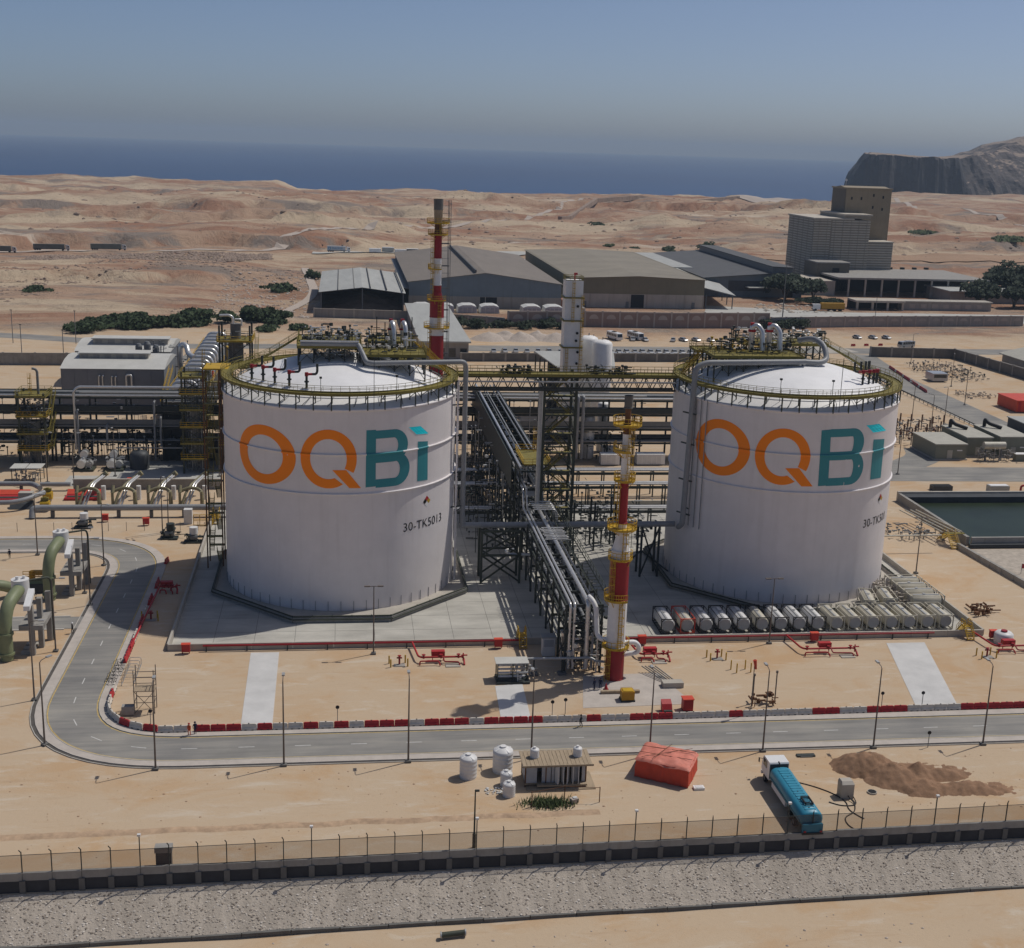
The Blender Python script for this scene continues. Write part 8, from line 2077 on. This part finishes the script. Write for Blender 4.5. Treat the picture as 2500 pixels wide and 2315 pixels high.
BU = 'scrub bushes beyond the far road'
rd = random.Random(21)
for i, (x, y, r, h) in enumerate(((-92, 305, 9, 3.8), (-84, 312, 8, 4.4), (-75, 310, 9, 5.0), (-66, 316, 9, 5.4), (-57, 318, 8, 5.6), (-49, 322, 7.5, 6.2), (-99, 298, 9, 3.2), (-80, 300, 9, 3.0), (-34, 328, 8.5, 6.0), (-26, 330, 7, 5.2), (-40, 334, 7, 5.0))):
    tree('scrub_bush', ordinal(i + 1) + ' dark green scrub bush in the belt behind the machine halls', x + rd.uniform(-3, 3), y + rd.uniform(-4, 4), r * rd.uniform(.75, 1.2), h * rd.uniform(.8, 1.6), 30 + i, 'foliage', 1800, BU, 'bush')
for i, (x, y, r, h, w) in enumerate(((-31, 437, 9, 4.5, 'spreading bush below the open shed corner'), (-15, 500, 6, 6.5, 'dark tree at the back corner of the open shed'), (-144, 420, 7, 3.2, 'lone low bush on the left slope'), (-30, 300, 6, 3.2, 'scrub bush just behind the lettered tank walkway'), (-18, 306, 6, 3, 'low scrub bush near the control building'), (244, 1020, 10, 5, 'small bush on the pale hillside'), (252, 770, 8, 5, 'leftmost bush on the flat behind the olive warehouse'), (284, 778, 9, 8, 'rounded tree behind the dark slate warehouse'), (226, 775, 7, 4, 'faint bush left of the one behind the olive warehouse'), (205, 772, 6, 3, 'small faint shrub behind the tan roof'), (470, 1590, 14, 6, 'dark bush near the far pale flat'), (590, 1050, 22, 5, 'broad dark bush on the right slope behind the silo'), (560, 830, 18, 5, 'low scrub on the plain right of the silo'))):
    tree('bush', w, x, y, r, h, 50 + i, 'foliage' if i < 9 else 'foliage_dry', 600, 'scattered bushes', 'bush')
for i, (x, y, r, h, w) in enumerate(((232, 438, 13, 15, 'large dark tree between the slate warehouse and the silo'), (252, 450, 10, 11, 'dark tree at the foot of the silo annex'), (228, 455, 7, 8, 'dark tree against the slate warehouse door'), (333, 424, 12, 15, 'dark tree left of the pair at the right edge'), (351, 420, 10, 12, 'low dark tree in front of the right-edge pair'), (372, 470, 15, 22, 'tall tree behind the low block'), (362, 425, 9, 14, 'slender tree at the right edge'), (392, 462, 14, 20, 'rounded tree by the right edge'), (240, 420, 8, 4, 'scrubby tree beside the yellow-sided lorry'), (250, 418, 7, 4, 'scrubby tree left of the gate house'))):
    tree('broad_tree', w, x, y, r, h, 80 + i, 'foliage_dark', 2200, 'trees by the silo yard')
for i in range(7): tree('hedge_bush', ordinal(i + 1) + ' dark shrub in the row before the bag stacks, from the left', 38 + 9.5 * i, 318 + (i % 2) * 3 - .1 * i, 6.5, 4.2 + (i % 3) * .6, 100 + i, 'foliage_dark', 600, 'shrubs before the bag stacks', 'bush')
for i in range(4): tree('hedge_bush', ordinal(i + 1) + ' creeper clump on the arched wall, from the left', 186 + 6 * i, 327 + 1.0 * i, 4.5, 5.2, 120 + i, 'foliage_dark', 420, 'creepers on the arched wall', 'bush')
def land(x, y): return (x, y, hq(x, y))
tag(rocks('rubble_field', 'rock_hill', 4200, lambda r: (lambda u, v: land(-185 + 140 * u, 556 + 46 * u + v * (58 - 30 * abs(u - .5))))(r.random(), r.random()), .4, 1.9, 31), 'field of brown boulders below the lorry track', 'rubble', kind='stuff')
tag(rocks('hill_stones', 'rock_hill', 2600, lambda r: (lambda x, y: land(x, y) if fbm(np.array(x / 40.), np.array(y / 40.)) > -.05 else None)(r.uniform(-210, -20), r.uniform(350, 560)), .2, 1.3, 32), 'scattered stones on the left slopes', 'stones', kind='stuff')
tag(rocks('hill_stones', 'rubble_pale', 700, lambda r: land(r.uniform(-60, -12), r.uniform(340, 500)), .25, 1.1, 33), 'pale stones beside the track to the open shed', 'stones', kind='stuff')
tag(rocks('hill_stones', 'rock_hill', 1200, lambda r: land(r.uniform(-300, 600), r.uniform(700, 1500)), .6, 2.6, 34), 'far boulders dotted over the desert hills', 'stones', kind='stuff')
tag(rocks('yard_scrap', 'stone', 120, lambda r: (r.uniform(205, 245), r.uniform(385, 420), 0), .4, 1.6, 35), 'junk and broken concrete in the silo yard', 'junk', kind='stuff')
for i, (x, y, h) in enumerate(((207.5, 369.6, 26), (243, 345, 13), (-118, 262, 12), (-96, 262, 12), (-108, 232, 11), (-92, 221, 11))):
    t = thing('mast', ['tall thin grey mast standing in the silo yard', 'short mast beside the arched wall', 'thin mast on the far left road', 'second thin mast on the far left road', 'thin mast before the dark left wall', 'thin mast at the end of the dark left wall'][i], 'mast', (x, y, 0), 'thin masts'); b = MB(); b.cyl((x, y, 0), (x, y, h), .3 if h > 20 else .14, .12, n=8); b.build('pole', 'steel_mid', t); b = MB(); b.cbox((x, y, h), (.8, .3, .2)); b.build('lamp_head', 'steel_dark', t)
# field wall far out and a long conveyor gallery line
t = thing('pipeline_dyke', 'dark low dyke slanting across the far plain', 'dyke', (300, 1320, 0)); pts = [(220, 1100), (234, 1124), (299, 1320), (380, 1450), (471, 1600), (545, 1700), (621, 1797)]
for a, c in zip(pts, pts[1:]): b = MB(); b.bar((a[0], a[1], float(hgt(*a)) + 1.5), (c[0], c[1], float(hgt(*c)) + 1.5), 4, 5); b.build('bank', 'rock_hill', t)
for i, (x, y, r) in enumerate(((186, 1560, 15), (206, 1572, 11))): heap('chalk_heap', ['white stockpile near the shore', 'smaller white stockpile beside the shore one'][i], 'rubble_pale', [(x, y, r, r, 7)], 3, 'heap', .3)
tag(strip(smooth_path([(630, 1760), (800, 1840)], 10), -55, 55, 1.2, zf=hq).build('salt_flat', 'rubble_pale'), kind='structure')
tag(strip(smooth_path([(-380, 1560), (-180, 1590)], 10), -22, 22, 1.0, zf=hq).build('salt_flat', 'rubble_pale'), kind='structure')
tag(strip(smooth_path([(250, 698), (420, 726), (620, 710)], 8), -36, 30, .6, zf=hq).build('sand_flat', 'sand_heap'), kind='structure')



# ================================================================== sea haze in the air
m = bpy.data.materials.new('air_haze'); m.use_nodes = True
N = m.node_tree.nodes; N.remove(N['Principled BSDF'])
v = N.new('ShaderNodeVolumePrincipled'); v.inputs['Color'].default_value = (.60, .74, .90, 1); v.inputs['Density'].default_value = .00008; v.inputs['Anisotropy'].default_value = 0.0
m.node_tree.links.new(v.outputs[0], N['Material Output'].inputs['Volume'])
MAT['air_haze'] = m
hz_ = MB().box(-17500, 19500, -900, 25500, -60, 215).build('haze', 'air_haze'); tag(hz_, 'pale sea haze in the air', 'haze', kind='stuff')
